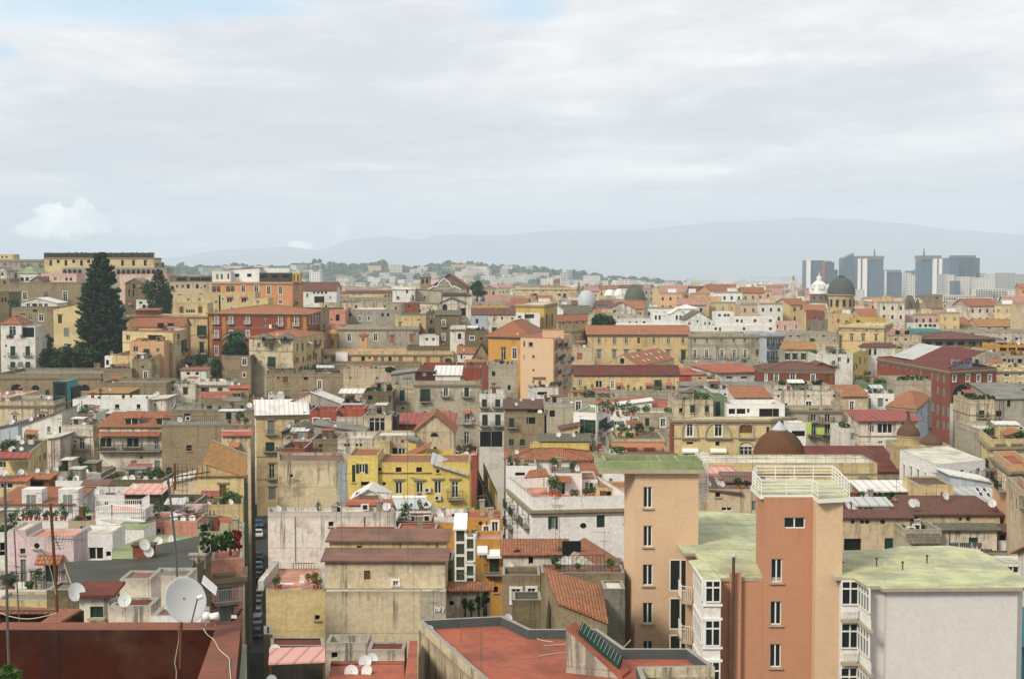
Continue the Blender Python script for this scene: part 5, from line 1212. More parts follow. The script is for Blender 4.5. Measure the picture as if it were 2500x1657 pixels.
B('blank old side wall right of the dark slab roof',(430,540),560,240,'oldw','lean C @540','',t=12)
dh=B('apartment house with terracotta roof, two dormers and long balconies',(895,1460),455,227,'oldw','shed T @322','Gb 940 590 100 90;Gb 1198 590 110 90;Wbq 1412 600 40 108;d 1010 810 20 20;gb 1210 806 50 110;gb 1420 806 50 110;d 1275 725 12 24;d 1280 795 12 24',t=9,c=0,name='apartment_house',cat='apartment house')
for(y_,h_)in((662,12),(872,14)):
 p,q=P(895,y_,227),P(1460,y_,227);m_=MB();m_.box(((p.x+q.x)/2,p.y-.55,p.z),(q.x-p.x,1.08,.2),M('slab'));bo=m_.build('long_balcony',dh['root'])
 m_=MB();m_.box(((p.x+q.x)/2,p.y-1.06,p.z+1.05),(q.x-p.x,.05,.05),M('iron'))
 for i in range(90):m_.box((p.x+(q.x-p.x)*i/89,p.y-1.06,p.z+.56),(.03,.03,.95),M('iron'))
 m_.build('railing',bo)
p,q=P(895,508,227),P(1452,508,227);m_=MB();slab(m_,[(p.x,p.y-1.0,p.z-.3),(q.x,p.y-1.0,p.z-.3),(q.x,p.y-.01,p.z+.3),(p.x,p.y-.01,p.z+.3)],roofm('T'),.1);m_.build('tile_canopy',dh['root'])
for x_ in(1183,1465):
 a=P(x_,408,228);m_=MB();m_.box((a.x,a.y+1.6,a.z+.1),(2.3,2.4,1.1),wall('oldw'));m_.box((a.x,a.y+.35,a.z+.05),(1.9,.1,.8),M('glass'));m_.box((a.x,a.y+.3,a.z+.05),(.1,.08,.9),M('wframe'));slab(m_,[(a.x-1.5,a.y+.1,a.z+.7),(a.x+1.5,a.y+.1,a.z+.7),(a.x+1.5,a.y+3.4,a.z+1.5),(a.x-1.5,a.y+3.4,a.z+1.5)],roofm('T'),.12);m_.build('dormer',dh['root'])
B('grey side strip left of the terracotta apartment house',(845,900),430,229,'tuffd','flat G','',t=10)
B('bare brown tuff block with one small window',(1458,2262),432,212,'tuff','flat G','di 1706 640 44 52',t=7,c=2,par=.1,over=0)
B('upper bare tuff block with two small openings',(1540,2292),295,226,'tuff','flat G','d 1622 364 30 30;d 1688 355 48 50',t=9,c=1,par=.2)
B('lower tuff house with a faded red deck behind the tile gable',(2010,2262),535,206,'old','shed R @482','',t=5,c=0)
B('grey mansion roof edge left of the red shed roof',(2000,2262),478,209,'lilac','flat R','',t=4,c=0)
B('cream house with a steep weathered tile gable by the dark street',(1780,2200),900,186,'cream','lean Y .1','',t=9,c=0,band=(1140,))
cg=REG[-1];V_=cg['V'];z_=cg['z'];Wd,Dp=cg['Wd'],cg['Dp'];m_=MB()
A_,B_,C_,D_=V_(Wd*.12,-.3,z_+1.9),V_(Wd+.3,-.3,z_+.1),V_(Wd+.4,Dp*.75,z_+2.0),V_(Wd*.28,Dp*.75,z_+4.0)
slab(m_,[A_,B_,C_,D_],roofm('Y'),.2);m_.poly([V_(0,0.02,z_),V_(Wd,.02,z_),B_,A_],wall('cream'));m_.poly([V_(0,0.02,z_),A_,D_,V_(0,Dp*.55,z_)][::-1],wall('stone'))
m_.poly([D_,C_,V_(Wd,Dp*.56,z_),V_(0,Dp*.56,z_)][::-1],wall('stone'));m_.tube(D_,C_,.16,.16,M('concrete'),6);m_.build('tile_slope',cg['root'])
B('old cream wall with a lean edge left of the tile gable',(1455,1785),985,187,'old','lean C @890','',t=8,c=2,band=(1140,))
B('patchy cream wall with a small awning below the tile gable',(1775,2190),1150,180,'cream','flat C','g 1890 1285 170 44',t=6,c=1)
B('thin green drainpipe house edge beside the dark street',(2190,2232),955,188,'green','flat C','',t=30,c=0)
for(x0,x1,yt,D,col,rf,lab)in((2232,2258,300,226,'tuffd','flat G','dark overgrown house edge hanging over the street'),):
 B(lab,(x0,x1),yt,(D,D+30),col,rf,'',t=6,c=0)
B('beige block with a teal shutter and white awnings below',(650,895),880,195,'tuff','flat C','d 720 900 100 40;c 800 905 2 2',t=12,c=3)
B('dark yards and flat roofs under the dormer apartment house',(895,1465),925,190,'tuffd','flat N','d 1250 930 200 20;d 1000 910 80 30',t=14,c=3)
B('cluttered brown terraces left of the beige block',(430,660),850,200,'stone','flat K','c 600 880 24 40;d 540 860 30 30',t=12,c=3)
B('red tiled lean roof at the left edge under the slab roofed house',(-40,232),945,178,'cream','shed R @900','G 60 980 110 50',t=6,c=2)
B('orange sheet roof between small terraces at the left',(232,440),925,180,'brown','shed O @868','d 330 960 120 40',t=6,c=2)
B('white walled roof yard with satellite dishes and plants',(500,760),935,178,'whitec','flat N','d 620 960 40 20',t=8,c=3)
B('maroon flat roofs crowded with dishes in the left foreground',(640,1180),1062,168,'whitec','flat H','Gi 770 1120 46 66;d 960 1130 16 10',t=14,c=3)
B('salmon striped awning shelter over a dark yard',(1125,1445),1058,163,'dark','shed I @975','',t=5,c=1)
tr=B('low white house with red tile roof and two tall grey doors',(-40,655),1152,162,'whitec','shed T @1002','G 275 1150 2 2',t=8,c=0)
for x_ in(280,610):
 a=P(x_,1150,161.9);m_=MB();m_.box((a.x+.1,a.y+1.0,a.z+.3),(2.3,2.0,2.9),wall('whitec'));do=m_.build('dormer',tr['root']);m_=MB();m_.box((a.x,a.y-.03,a.z+.1),(1.0,.08,2.1),M('greys'));m_.box((a.x,a.y-.08,a.z+.1),(.06,.06,2.1),M('frame'));m_.build('door',do)
B('long roof terrace with pot plants before the tall grey doors',(-40,620),1300,150,'whitec','flat K','d 100,300 1330 20 10',t=12,c=2,par=1.0)
B('beige house with a green shutter left of the railed white terrace',(615,868),1300,142,'beige','flat L','ci 750 1362 50 52',t=9,c=1,par=.4)
wt=B('white block with two railed roof terraces',(866,1008,1308),1318,(124,122,121),'whitec','flat L','',c=0,par=.35)
V_=wt['V'];
def railing(path,h,m,gap=.16,name='railing',parent=None,rails=(1.0,),r=.02,bars=True):
 mb=MB()
 for a,b in zip(path,path[1:]):
  a,b=Vector(a),Vector(b);L=(b-a).length
  for q in rails:mb.tube(a+Vector((0,0,h*q)),b+Vector((0,0,h*q)),r*1.3,r*1.3,m,4)
  n_=max(1,int(L/gap))
  for i in range(n_+1):
   p=a.lerp(b,i/n_);mb.tube(p,p+Vector((0,0,h)),r,r,m,4,False)
 return mb.build(name,parent)
p0,p1,p2=P(1008,1310,122),P(1308,1310,121),P(866,1300,124)
railing([p2,p0+Vector((0,.1,.3)),p1],1.25,M('plasticw'),.2,parent=wt['root'],r=.03,rails=(1,.08))
up=B('',(866,1275),1222,132,'whitec','flat L','',t=6,parent=wt['root'],yb=1318,par=.1)
q0,q1=P(866,1222,131.8),P(1275,1222,131.8)
railing([q0,q1,q1+Vector((0,3,0))],1.2,M('plasticw'),.2,parent=wt['root'],r=.03,rails=(1,.08))
B('salmon terrace house with plants right of the railed white terrace',(1308,1780),1300,134,'salmon','flat L','o 1430 1385 30 36',t=22,c=3,par=.5)
B('lilac roof storey behind the salmon terrace',(1368,1770),1215,160,'lilac','flat L','d 1340 1190 60 50',t=8,c=1,par=.9)
B('brick edged roof yard left of the old cream wall',(1240,1770),1130,168,'tuffd','flat K','d 1300 1100 40 40',t=10,c=2,par=1.0)
B('cream yard house at the foot of the tile gable house',(1780,2200),1385,160,'stone','flat N','',t=14,c=1)
for i in range(14):potplant(P(90+i*38+rng.uniform(-10,10),1292,150.5),i%5,'potted plant in the long row on the terrace before the grey doors','pots on the long left terrace',rng.uniform(1,1.7))
# ====== PANEL B2
sec(620,920)
ys=B('pale yellow street house with shuttered balconies under a metal roof',(20,502),345,(292,294),'paleyel','flat W','gbl 155 455 62 120;Wl 390 412 44 50;cbx 145 628 80 84;wbl 162 850 48 130;gl 165 1050 60 110',t=12,c=0,cor=1,band=(720,925),par=.1)
V_=ys['V'];z_=ys['z'];m_=MB();slab(m_,[V_(-.6,-.6,z_+.2),V_(ys['Wd'],-.6,z_+.2),V_(ys['Wd'],8,z_+2.6),V_(-.6,8,z_+2.6)],roofm('W'),.15);m_.build('metal_roof',ys['root'])
0 and B('narrow ochre base of the yellow street house',(18,130),1100,205,'yellow','flat G','d 60 1200 20 60',t=6,c=0)
B('small pink roof hut behind the metal roofed street house',(130,275),155,305,'white','flat C','d 158 190 28 60',t=6)
B('brown tile roofs left of the lean red tile roof',(-20,290),245,303,'white','shed D @190','',t=6)
B('lean red tile roof rising to a white sheet roof',(288,525),250,300,'oldw','lean T @122','d 435 240 24 24',t=8,c=0)
B('grey house with a white sheet roof falling to the right',(525,790),250,299,'grey','leanL W @138','d 540 225 20 60;g 600 240 6 20',t=8,c=0)
B('little white penthouse with a white canopy and plants',(785,975),235,270,'whitec','flat C','d 840 185 40 50;c 900 190 24 60;c 940 190 34 50',t=7,c=1)
B('',(780,972),150,269,'whitec','shed W @112','',t=4,parent=REG[-1]['root'],yb=156)
B('old tuff house with white canopies left of the beige shuttered house',(975,1250),130,285,'tuffd','flat G','d 1050 170 40 40;g 1170 250 70 90;c 1230 200 20 60',t=10,c=1)
rh=B('brick red house with two grey doors',(502,746),305,238,'rose','flat G','gf 562 400 54 56;gf 655 410 54 66',t=8,c=0)
B('peeling red and white wall right of the brick red house',(746,985),360,237,'oldw','flat G','Wi 800 450 44 22',t=6,c=0)
B('upper peeling red wall above the peeling white one',(748,996),285,240.5,'rose','flat R','',t=7,c=0)
B('winter garden house with a great old window',(990,1240),345,232,'old','flat G','w 1112 428 140 130',t=7,c=1,par=.3)
B('dark chimney passage beside the winter garden',(1240,1285),350,234,'dark','flat G','',t=6,c=0)
B('long ridged maroon sheet roofs behind the stone gable',(1282,1802),430,240,'redb','shed F @330','',t=9,c=0)
B('stone gabled house with a lunette window',(1450,1802),490,214,'beige','front T @345','v 1628 470 74 40;d 1635 640 4 4',t=9,c=0)
B('dark gabled roof hut with dishes beside the yellow street house',(250,555),500,228,'tuffd','front S @442','d 405 488 36 40',t=7,c=2)
B('old white parapet below the dark gabled hut',(258,522),560,217,'oldw','flat G','',t=5,c=1)
B('faded red band house under the old white parapet',(245,460),640,205,'redb','flat K','',t=8,c=1)
B('dull stone huts between the parapet and the stained wall',(522,760),560,214,'tuff','flat N','d 600 620 30 20',t=8,c=2)
B('grey sloping roof left of the winter garden',(540,990),500,226,'grey','leanL G @430','',t=7,c=1)
B('white stained wall house with small round holes',(755,1082),552,212,'oldw','flat C','o 825,855,930,965 595 10 14',t=9,c=0)
B('cream rendered rooftop box beside a small awning',(1082,1450),530,211,'old','flat C','b 1340 580 2 2;W 1335 690 60 100;d 1270 670 40 60',t=7,c=0,par=.3)
B('',(1105,1222),578,209.6,'cream','flat C','',t=2,parent=REG[-1]['root'],yb=712,par=.05)
B('white balconied house with black shutters right of the big tuff house',(2035,2262),150,282,'white','flat N','cb 2080,2200 235 46 70;cb 2085,2202 388 50 100;d 2090,2192 560 100 140',t=10,c=2,band=(310,480))
B('tall tuff house with narrow green windows left of the white houses',(2258,2640),325,262,'tuff','flat K','cb 2327 412 42 80;ci 2323 590 44 60;ci 2423 590 44 60;d 2500 390 80 60',t=12,c=2)
B('dark brown tile roofs above the tall tuff house',(2262,2600),250,272,'tuffd','shed H @205','d 2530 200 120 30',t=10,c=2)
B('plant filled red terrace house above the alley',(1800,2010),705,235,'rose','flat I','d 1940 805 60 90',t=12,c=2)
bk=B('blank beige block with a grey plaster strip and roof garden',(218,842),755,192,'old','flat K','d 337 890 8 8',t=9,c=1,par=.35)
p,q=P(758,780,192),P(838,1140,192);m_=MB();m_.box(((p.x+q.x)/2,p.y-.02,(p.z+q.z)/2),(q.x-p.x,.04,p.z-q.z),wall('bluish'));m_.build('grey_render',bk['root'])
yl=B('bright yellow house with a raised left wing and white windows',(1115,1945),770,172,'lemon','flat T','di 1137 832 24 26;di 1305,1490 836 50 46;di 1660 850 28 24;Wl 1308 1000 60 110;Wlx 1496 1005 60 110;Wlj 1660 995 58 110;Wlb 1815 1015 62 150;d 1175 962 24 26',t=12,c=0,par=.1,band=())
B('',(846,1117),708,171.4,'lemon','flat T','Ws 974 825 50 84;ci 900 870 20 160;di 1003 962 70 40',t=11,parent=yl['root'],yb=1330,par=.2)
m_=MB();d0=172
p,q,s_,u_=P(1592,768,171.4),P(1935,875,171.4),P(1880,830,176),P(1600,742,177)
slab(m_,[p,q,q+Vector((-1.2,4.5,.6)),p+Vector((0,5,.6))],roofm('A'),.25);m_.build('lean_roof',yl['root'])
p,q=P(1080,865,172),P(1605,865,172);m_=MB();m_.box(((p.x+q.x)/2,p.y-.06,p.z),(q.x-p.x,.12,.1),M('browns'));m_.build('string_course',yl['root'])
B('upper yellow gable with a thin red tile edge behind the yellow house',(1330,1560),762,186,'lemon','lean T @642','',t=6,c=0)
B('yellow parapet wing right of the upper yellow gable',(1560,1800),700,186,'lemon','flat G','',t=6,c=0)
B('narrow yellow roof box right of the awning terrace',(1392,1462),590,200,'lemon','leanL G @565','',t=4,c=0)
B('deep alley side wall of dark stained plaster',(1985,2232),805,(262,196),'tuffd','flat N','g 2060 950 14 60;g 2100 1000 16 60;g 2160 1090 20 60',t=8,c=0)
B('cream strip house along the right of the alley',(2070,2200),800,(250,215),'lemon','flat C','',t=5,c=0)
B('long white wall streaked with black damp',(125,1282),1218,142,'streak','flat C @1172','di 695 1325 44 46',t=15,c=3,par=.35)
B('lean grey rooftop sheds behind the streaked wall',(680,1280),1195,158,'grey','flat C','',t=6,c=2)
B('white tent shaped roof cover on the streaked wall house',(885,1192),1100,164,'whitec','front W @1012','',t=5,c=0,par=0)
B('pink metal roofed shed on the streaked wall house',(855,1265),1160,156,'rose','shed R @1118','',t=4,c=0)
B('white kitchen terrace with solar panels',(1280,1600),1210,152,'whitec','flat C','d 1435 1260 70 10;o 1435 1235 14 14',t=12,c=2,par=.2)
for i,x_ in enumerate((1290,1405,1500)):
 a=P(x_,1185,153);r=empty('solar_panel',a);tag(r,('leftmost','middle','rightmost')[i]+' of three grey solar heaters above the white kitchen terrace','solar panel');m_=MB()
 slab(m_,[a,a+Vector((1.2,0,0)),a+Vector((.6,1.2,.9)),a+Vector((-.6,1.2,.9))],M('lead'),.1);m_.build('panel',r);m_=MB();m_.tube(a+Vector((-.6,1.3,1)),a+Vector((.6,1.3,1)),.2,.2,M('plasticw'),10);m_.build('tank',r);m_=MB();m_.tube(a+Vector((-.5,1.2,.85)),a+Vector((-.5,1.2,0)),.05,.05,M('mast'),5);m_.tube(a+Vector((.5,1.2,.85)),a+Vector((.5,1.2,0)),.05,.05,M('mast'),5);m_.build('stand',r)
B('white and plant filled yard right of the solar panels',(1600,1900),1262,149,'whitec','flat L','G 1628 1290 50 60;w 1750 1330 14 20',t=10,c=2,par=.6)
B('grey terrace roof at the mouth of the alley',(1890,2110),1250,160,'grey','flat C','',t=14,c=1)
B('maroon shed roofs behind the red deck house',(1280,1600),1300,143,'brown','flat H','d 1320,1390 1320 60 20',t=6,c=2)
B('upper ochre storey house with lattice door above the glass lift',(1895,2245),1272,143,'ochre','flat R','o 2045 1310 20 20;g 1990 1420 50 80;Wf 2095 1395 40 100;Gf 2175 1375 56 140',t=9,c=1,par=.2)
B('ochre house left of the glass lift',(1590,1900),1385,141,'ochre','flat L','d 1700 1460 10 10',t=9,c=0,par=.7)
oh=B('ochre house with a black balcony beside the glass lift',(1990,2245),1462,137,'ochre','flat L','gA 2063 1590 50 90;cbA 2170 1668 84 190;di 2185 1915 40 52',t=7,c=0,par=.3)
# ====== PANEL B3: right middle ground
sec(1240,920)
B('white hut under an orange roof edge right of the peach block',(185,455),95,305,'white','flat O','d 310 148 90 30',t=8,c=1,par=.3)
B('tuff terraces with dark pergolas left of the white house',(0,330),345,262.5,'tuffd','flat H','d 220 400 80 60',t=.5,c=0,par=0)
B('dark boat shaped roof sheds above the tall tuff house',(-30,320),290,266,'tuffd','shed H @228','d 230 275 90 30',t=8,c=2)
B('beige yard house between the tuff house and the white corner house',(330,600),235,262,'stone','flat G','G 640 240 2 2;d 400 330 50 60;g 350 320 30 50',t=12,c=2)
B('grey house with a pale green shuttered window under the long podium',(560,1000),185,285,'stone','flat C','Gf 635 245 44 90',t=10,c=1)
wc=B('white corner house with an arched green shuttered window',(592,800,925),325,(215,213,224),'whitec','flat N','csb 722 445 70 120;y 2 2 2 2;cb 862 420 80 90;Wf 855 590 48 100',c=0,par=.3)
m_=MB();V_=wc['V'];z_=wc['z'];slab(m_,[V_(3.2,.6,z_+1.7),V_(wc['Wd']+.2,.6,z_+1.7),V_(wc['Wd']+.2,5,z_+2.0),V_(3.2,5,z_+2.0)],roofm('O'),.12)
for u,v in((3.6,.9),(wc['Wd'],.9),(3.6,4.6),(wc['Wd'],4.6)):q=V_(u,v,z_);m_.tube(q,q+Vector((0,0,1.65)),.07,.07,M('wframe'),5)
m_.build('roof_canopy',wc['root'])
for i in range(8):potplant(V_(3.5+i*.9,rng.uniform(1.2,4),z_+.05),(2,1,2,0)[i%4],'bushy plants under the orange canopy of the white corner house','plants under the orange canopy',1.9)
B('long tuff building under red skylit roofs',(1100,1510),322,242,'stone','flat W','Gf 1150 405 40 64;ci 1255 408 44 72;Wf 1400 412 44 76;d 1160 250 2 2',t=9,c=1,band=(455,))
B('white glazed end house left of the long tuff building',(930,1105),355,240,'whitec','flat C','g 1030 375 44 60;W 985 400 40 40;d 920 400 10 40',t=8,c=1)
B('red hipped sheet roofs with white skylights',(960,1500),270,262,'redb','hip R @185','W 910 300 2 2',t=12,c=0)
B('white end gable with skylights between the red sheet roofs',(980,1300),262,258,'whitec','lean W @215','',t=5,c=0)
B('low house with a grey tile terrace behind the striped awnings',(960,1420),560,206,'paleyel','flat S','d 1380 600 2 2;Wa 1110 665 60 50;Wa 1270 665 60 50',t=12,c=1,par=.2,cor=1)
p,q=P(930,596,205),P(1410,622,205);m_=MB();slab(m_,[(p.x,p.y-1.3,q.z),(q.x,p.y-1.3,q.z),(q.x,p.y-.02,p.z),(p.x,p.y-.02,p.z)],M('awno'),.06);m_.build('striped_awning',REG[-1]['root'])
B('tan roof huts on the tile terrace',(980,1150),485,212,'cream','flat D','c 1010 490 34 70;d 1080 505 10 30',t=4,c=0,par=.2)
B('yellow house with a long brown tile terrace roof',(200,735),598,200,'lemon','flat S','',t=.6,c=0,par=0)
B('long brown tile roof with pale dormers',(290,735),585,202,'tuffd','shed S @520','',t=12,c=2)
B('little pale dormers on the long brown tile roof',(478,640),480,209,'cream','lean D @440','c 618 480 24 60',t=4,c=0)
B('beige parapet house between the white corner house and the tile roof',(700,905),690,198,'peach','flat C','',t=10,c=1)
B('white lower wall right of the white corner house',(905,1090),690,199,'cream','flat G','d 935 690 30 40',t=8,c=1)
ar=B('long cream house with three great arched loggias',(1502,2366,2570),378,(236,236,240),'cream','flat C','Wf 1642 475 52 120;Wf 1900 475 66 120;b 2150 470 110 70;d 1642 596 60 20;d 1892 600 36 36;Wf 2150 682 110 110;gA 1642 690 120 70;gA 1895 690 120 70;ci 2480 470 2 2;c 2400 480 2 2;c 2470 475 2 2;ci 2357 482 26 70',cor=1,c=0,par=.1,name='arcade_house',cat='apartment house',band=(552,))
def archring(x,y,w,h,D,root,m='stonew',fill=None,rw=.28):
 k=D/F/SC;c=P(x,y,D);W_,H_=w*k,h*k;r=W_/2;zs=H_/2-r;m_=MB();pts=[(-r,-H_/2)]+[(-r*math.cos(math.pi*i/14),zs+r*math.sin(math.pi*i/14))for i in range(15)]+[(r,-H_/2)]
 for(a,b),(c_,d_)in zip(pts,pts[1:]):m_.tube((c.x+a,c.y-.06,c.z+b),(c.x+c_,c.y-.06,c.z+d_),rw/2,rw/2,M(m),5)
 o_=m_.build('arch_surround',root)
 m_=MB();m_.box((c.x,c.y-.25,c.z-H_/2),(W_+.3,.5,.16),M('slab'));m_.build('sill',root)
for x,w in((1642,140),(1897,225),(2150,136)):archring(x,480,w,145,236,ar['root'])
archring(2150,662,136,165,236,ar['root'])
B('grey beige upper house with three teal shutters',(1502,1855),205,241,'old','flat G','di 1562 300 34 40;ci 1668 288 40 70;ci 1795 290 36 60',t=10,c=1)
B('greenish recess house with a teal door between upper houses',(1855,1980),180,243,'green','flat L','c 1895 300 40 160',t=8,c=0)
B('white upper house with wide dark windows',(1980,2500),242,240,'whitec','flat C','d 2022 298 60 50;d 2105 298 80 50;d 2170 300 20 36;d 2330 285 120 80;d 2420 290 60 90',t=8,c=0)
B('red tile roofed attic above the white upper house',(2058,2412),190,252,'white','shed O @90','',t=9,c=0)
B('small hipped slate roof hut left of the red tiled attic',(1580,1830),145,262,'grey','hip G @88','d 1640 165 14 20',t=8,c=0)
B('white parapet house with pots between the slate hut and red attic',(1830,2060),110,272,'white','flat C','d 1900,1960 135 20 14',t=10,c=1)
B('red brick end strip of the arcade house',(1484,1506),390,236.5,'redb','flat G','',t=4,c=0)
cb_=B('corner apartment house with a white front and yellow shuttered side',(2,222,1105),(902,1086,1068),152,'whitec','flat L','gbx 35 1130 22 110;cb 85 1190 18 110;g 130 1200 18 110;gb 180 1280 22 110;cb 35 1290 18 100;g 85 1330 18 90;gs 405 1305 44 130;cl 838 1295 76 130;o 680 1340 56 54;bi 1072 1290 50 60',t=14,cor=1,c=0,par=1.25,name='apartment_house',cat='apartment house')
m_=MB();f_=cb_['foot'];a_,b__=Vector(f_[0]),Vector(f_[1]);dn=(b__-a_).normalized();no=Vector((dn.y,-dn.x));z_=cb_['z']
q_=[a_+no*.03,b__-dn*.0+no*.03]
V_=cb_['V']
B('white penthouse with a grey flat roof and a little tiled porch',(380,668),868,162,'whitec','flat G','d 498 1000 28 120',t=8,c=1,par=.15)
m_=MB();p,q=P(430,942,161),P(572,945,161);slab(m_,[(p.x,p.y-.3,p.z),(q.x,p.y-.3,p.z),(q.x,p.y+1,p.z+.5),(p.x,p.y+1,p.z+.5)],roofm('T'),.1);m_.build('porch',REG[-1]['root'])
m_=MB();a_,b__=P(150,905,160),P(378,890,160)
r_=empty('pergola',a_);tag(r_,'tiled pergola on white posts on the terrace of the corner apartment house','pergola')
m_=MB();slab(m_,[a_,b__,b__+Vector((-.4,3,.4)),a_+Vector((.6,3,.4))],roofm('T'),.14);m_.build('roof',r_)
for q in(a_+Vector((.2,.2,0)),b__+Vector((-.2,.2,0)),a_+Vector((.7,2.7,.3)),b__+Vector((-.6,2.7,.3))):m_=MB();m_.tube(q,q-Vector((0,0,1.9)),.07,.07,M('wframe'),5);m_.build('post',r_)
for i,(x_,y_)in enumerate(((390,1060),(420,1050),(450,1065),(475,1070),(580,1095),(620,1098),(700,1085),(735,1080),(770,1070))):potplant(P(x_,y_+10,156),2 if i<4 else 1,'tall pot plants on the terrace before the white penthouse','plants before the white penthouse',1.8 if i<3 else 1.3)
B('white house with a green door right of the white penthouse',(662,810),925,164,'whitec','flat T','g 712 980 26 60;ci 752 985 26 60',t=7,c=0,par=.1)
B('orange tiled hip roof above the white door house',(618,872),890,170,'whitec','shed T @765','',t=10,c=0)
B('white house with a broad tile roof falling left of the beige tower',(868,1120),905,166,'whitec','leanL O @765','d 1098 960 10 10;g 930 900 20 50',t=8,c=0)
B('yellow terrace house with dark doors left of the beige tower',(800,1120),1000,160,'paleyel','flat O','b 862 1070 60 90;d 912 1070 36 80;d 1070 1085 70 40',t=5,c=0,par=.1)
B('long orange hipped tile roof with white dormers',(-10,745),742,178,'white','hip T @645','d 100 800 40 20',t=14,c=2)
B('white house with air conditioners under the long orange roof',(-20,260),800,172,'whitec','flat T','d 110 826 90 20',t=8,c=1)
B('maroon hipped roof left of the green topped beige tower',(1000,1540),740,186,'tuffd','hip K @682','',t=16,c=1,over=.6)
B('rough yellow terrace wall under the maroon hipped roof',(760,1000),760,182,'beige','flat K','',t=8,c=2)
B('pink decked roof terrace right of the caged ladder',(1690,2100),870,165,'salmon','flat I','',t=12,c=0,par=.1)
B('beige house with dishes and a dark swooping roof',(1640,2366),1012,148,'beige','flat K','di 1895 1056 42 50;W 1975 1192 90 36;g 2215 1160 40 90',t=14,c=3,par=.1)
m_=MB();p,q,s_,u_=P(1790,890,155),P(2110,1040,149),P(1790,1010,148.6),P(2090,1030,148)
slab(m_,[P(1780,1012,148),P(2120,1045,147.6),P(2000,935,156),P(1780,885,156)],roofm('H'),.2);slab(m_,[P(1960,940,152),P(2330,940,152),P(2310,855,162),P(1900,850,162)],roofm('K'),.2);m_.build('swooping_roof',REG[-1]['root'])
# ====== PANEL B4
sec(1860,920)
lt_=B('long cream terrace house with a thin iron railing along its top',(-600,1042),775,172,'cream','flat C','gfp 915 975 46 100;wf 60,280 955 44 60;g 780 980 40 90',t=14,c=0,band=(875,),par=.15,cor=0,name='palace',cat='palace')
V_=lt_['V'];z_=lt_['z'];railing([V_(.2,.2,z_+.15),V_(lt_['Wd']-.2,.2,z_+.15),V_(lt_['Wd']-.2,12,z_+.15)],1.1,M('mast'),1.2,parent=lt_['root'],rails=(.5,1.0))
dome('broad rusty red tiled dome with a grey cone cap',200,735,505,238,200,'r:Z',drum=40,dcol='w:beige',prof=[(1,0),(.985,.12),(.95,.28),(.89,.44),(.8,.6),(.68,.75),(.52,.88),(.34,.97),(.32,1.0),(.32,1.04)],n=28,name='church_dome')
a=P(190,505,200);ro=bpy.data.objects[[o.name for o in bpy.data.objects if o.name.startswith('church_dome')][-1]]
k=200/F/SC;m_=MB();m_.lathe((P(200,735,200).x,200+238*k,P(200,500,200).z),[(78*k,-6*k),(72*k,4*k),(66*k,8*k),(12*k,70*k),(.01,80*k)],M('lead'),20);m_.build('cone_cap',ro)
B('big maroon church roof right of the rusty dome',(436,1242),858,205,'tuff','shed X @630','d 500,640 925 2 2',t=10,c=0)
rb_=B('low planted ledge under the big maroon roof',(1040,1245),945,200,'stone','flat K','',t=6,c=0)
ww=B('white modern house with a pale flat roof and arched side windows',(1243,1570,2025),(655,792,748),166,'whitec','flat C','gf 1282 850 22 130;gf 1346 870 22 130;gf 1410 895 22 130;gf 1476 890 18 60;g 1675 875 44 60;g 1808 862 30 56;g 1888 872 16 40;Gb 1955 862 36 84',c=0,par=.12,over=0,name='house')
B('grey cream house with a tiled porch, front of the white modern house',(1410,1728),970,152,'cream','flat H','g 1640 1058 44 46',t=10,c=0,par=.1)
B('white sheet roofed shed left of the grey cream house',(905,1365),1035,156,'tuff','shed W @945','d 1010 1050 30 20',t=9,c=0)
B('white canopy over a grey attic right of the grey cream house',(1705,2065),955,158,'bluish','leanL W @882','c 1790 1035 12 30',t=5,c=0)
gs=B('grey slate roof with four skylights at the right',(1780,2230),1135,150,'lead' if 0 else 'grey','shed A @985','',t=12,c=0)
V_=gs['V'];z_=gs['z']
for(u,v)in((.62,.35),(.75,.3),(.7,.62),(.83,.6)):
 m_=MB();q=V_(gs['Wd']*u,gs['Dp']*v,z_+gs['rh']*v+.3);e_=Vector((.25,0,0));g_=Vector((0,.4,.17));m_.poly([q-e_-g_,q+e_-g_,q+e_+g_,q-e_+g_],M('plasticw'));q=q+Vector((0,0,.03));m_.poly([q-e_*.7-g_*.8,q+e_*.7-g_*.8,q+e_*.7+g_*.8,q-e_*.7+g_*.8],M('glass'));m_.build('skylight',gs['root'])
for i in range(12):
 if i%2==0:broadtree('row of shrubs on the terrace before the white sheet roofed shed',915+i*26,1040+rng.randint(-8,14),1090,56,150,'dark',330,60+i,cat='shrub',name='shrub',clumps=5,trunk=True,size=.16,group='shrubs before the white shed',drop=0)
B('brown tuff house under the shrubs terrace',(740,1230),1110,148,'brown','flat K','',t=8,c=1)
B('lean glass porch with a grey roof beside the beige tower',(865,1150),1165,142,'whitec','shed A @1098','g 880,940,985 1165 24 50',t=6,c=0)
B('tiled terrace roofs stretching from the beige tower to the right',(728,1340),1275,138,'beige','shed D @1212','o 820,905,950,1090 1305 40 26;d 820 1535 150 160;c 1162 1525 108 150',t=8,c=1)
B('long brown tile roof with chimney pots at the right',(1150,2150),1245,143,'beige','shed D @1085','d 1340 1290 140 60;o 1790,1860 1278 12 12',t=13,c=3)
B('brown tile roof end at the right picture edge',(2120,2460),1222,146,'beige','shed D @1145','',t=12,c=1)
B('plaster house with a scalloped tile canopy behind the green roof',(1290,1625),1375,134,'stone','flat D','d 1385 1510 60 40;g 1530 1500 20 44',t=8,c=1)
p,q=P(1300,1440,134),P(1600,1440,134);m_=MB();slab(m_,[(p.x,p.y-1.2,p.z-.4),(q.x,p.y-1.2,p.z-.4),(q.x,p.y-.02,p.z+.3),(p.x,p.y-.02,p.z+.3)],roofm('S'),.12);m_.build('tile_canopy',REG[-1]['root'])
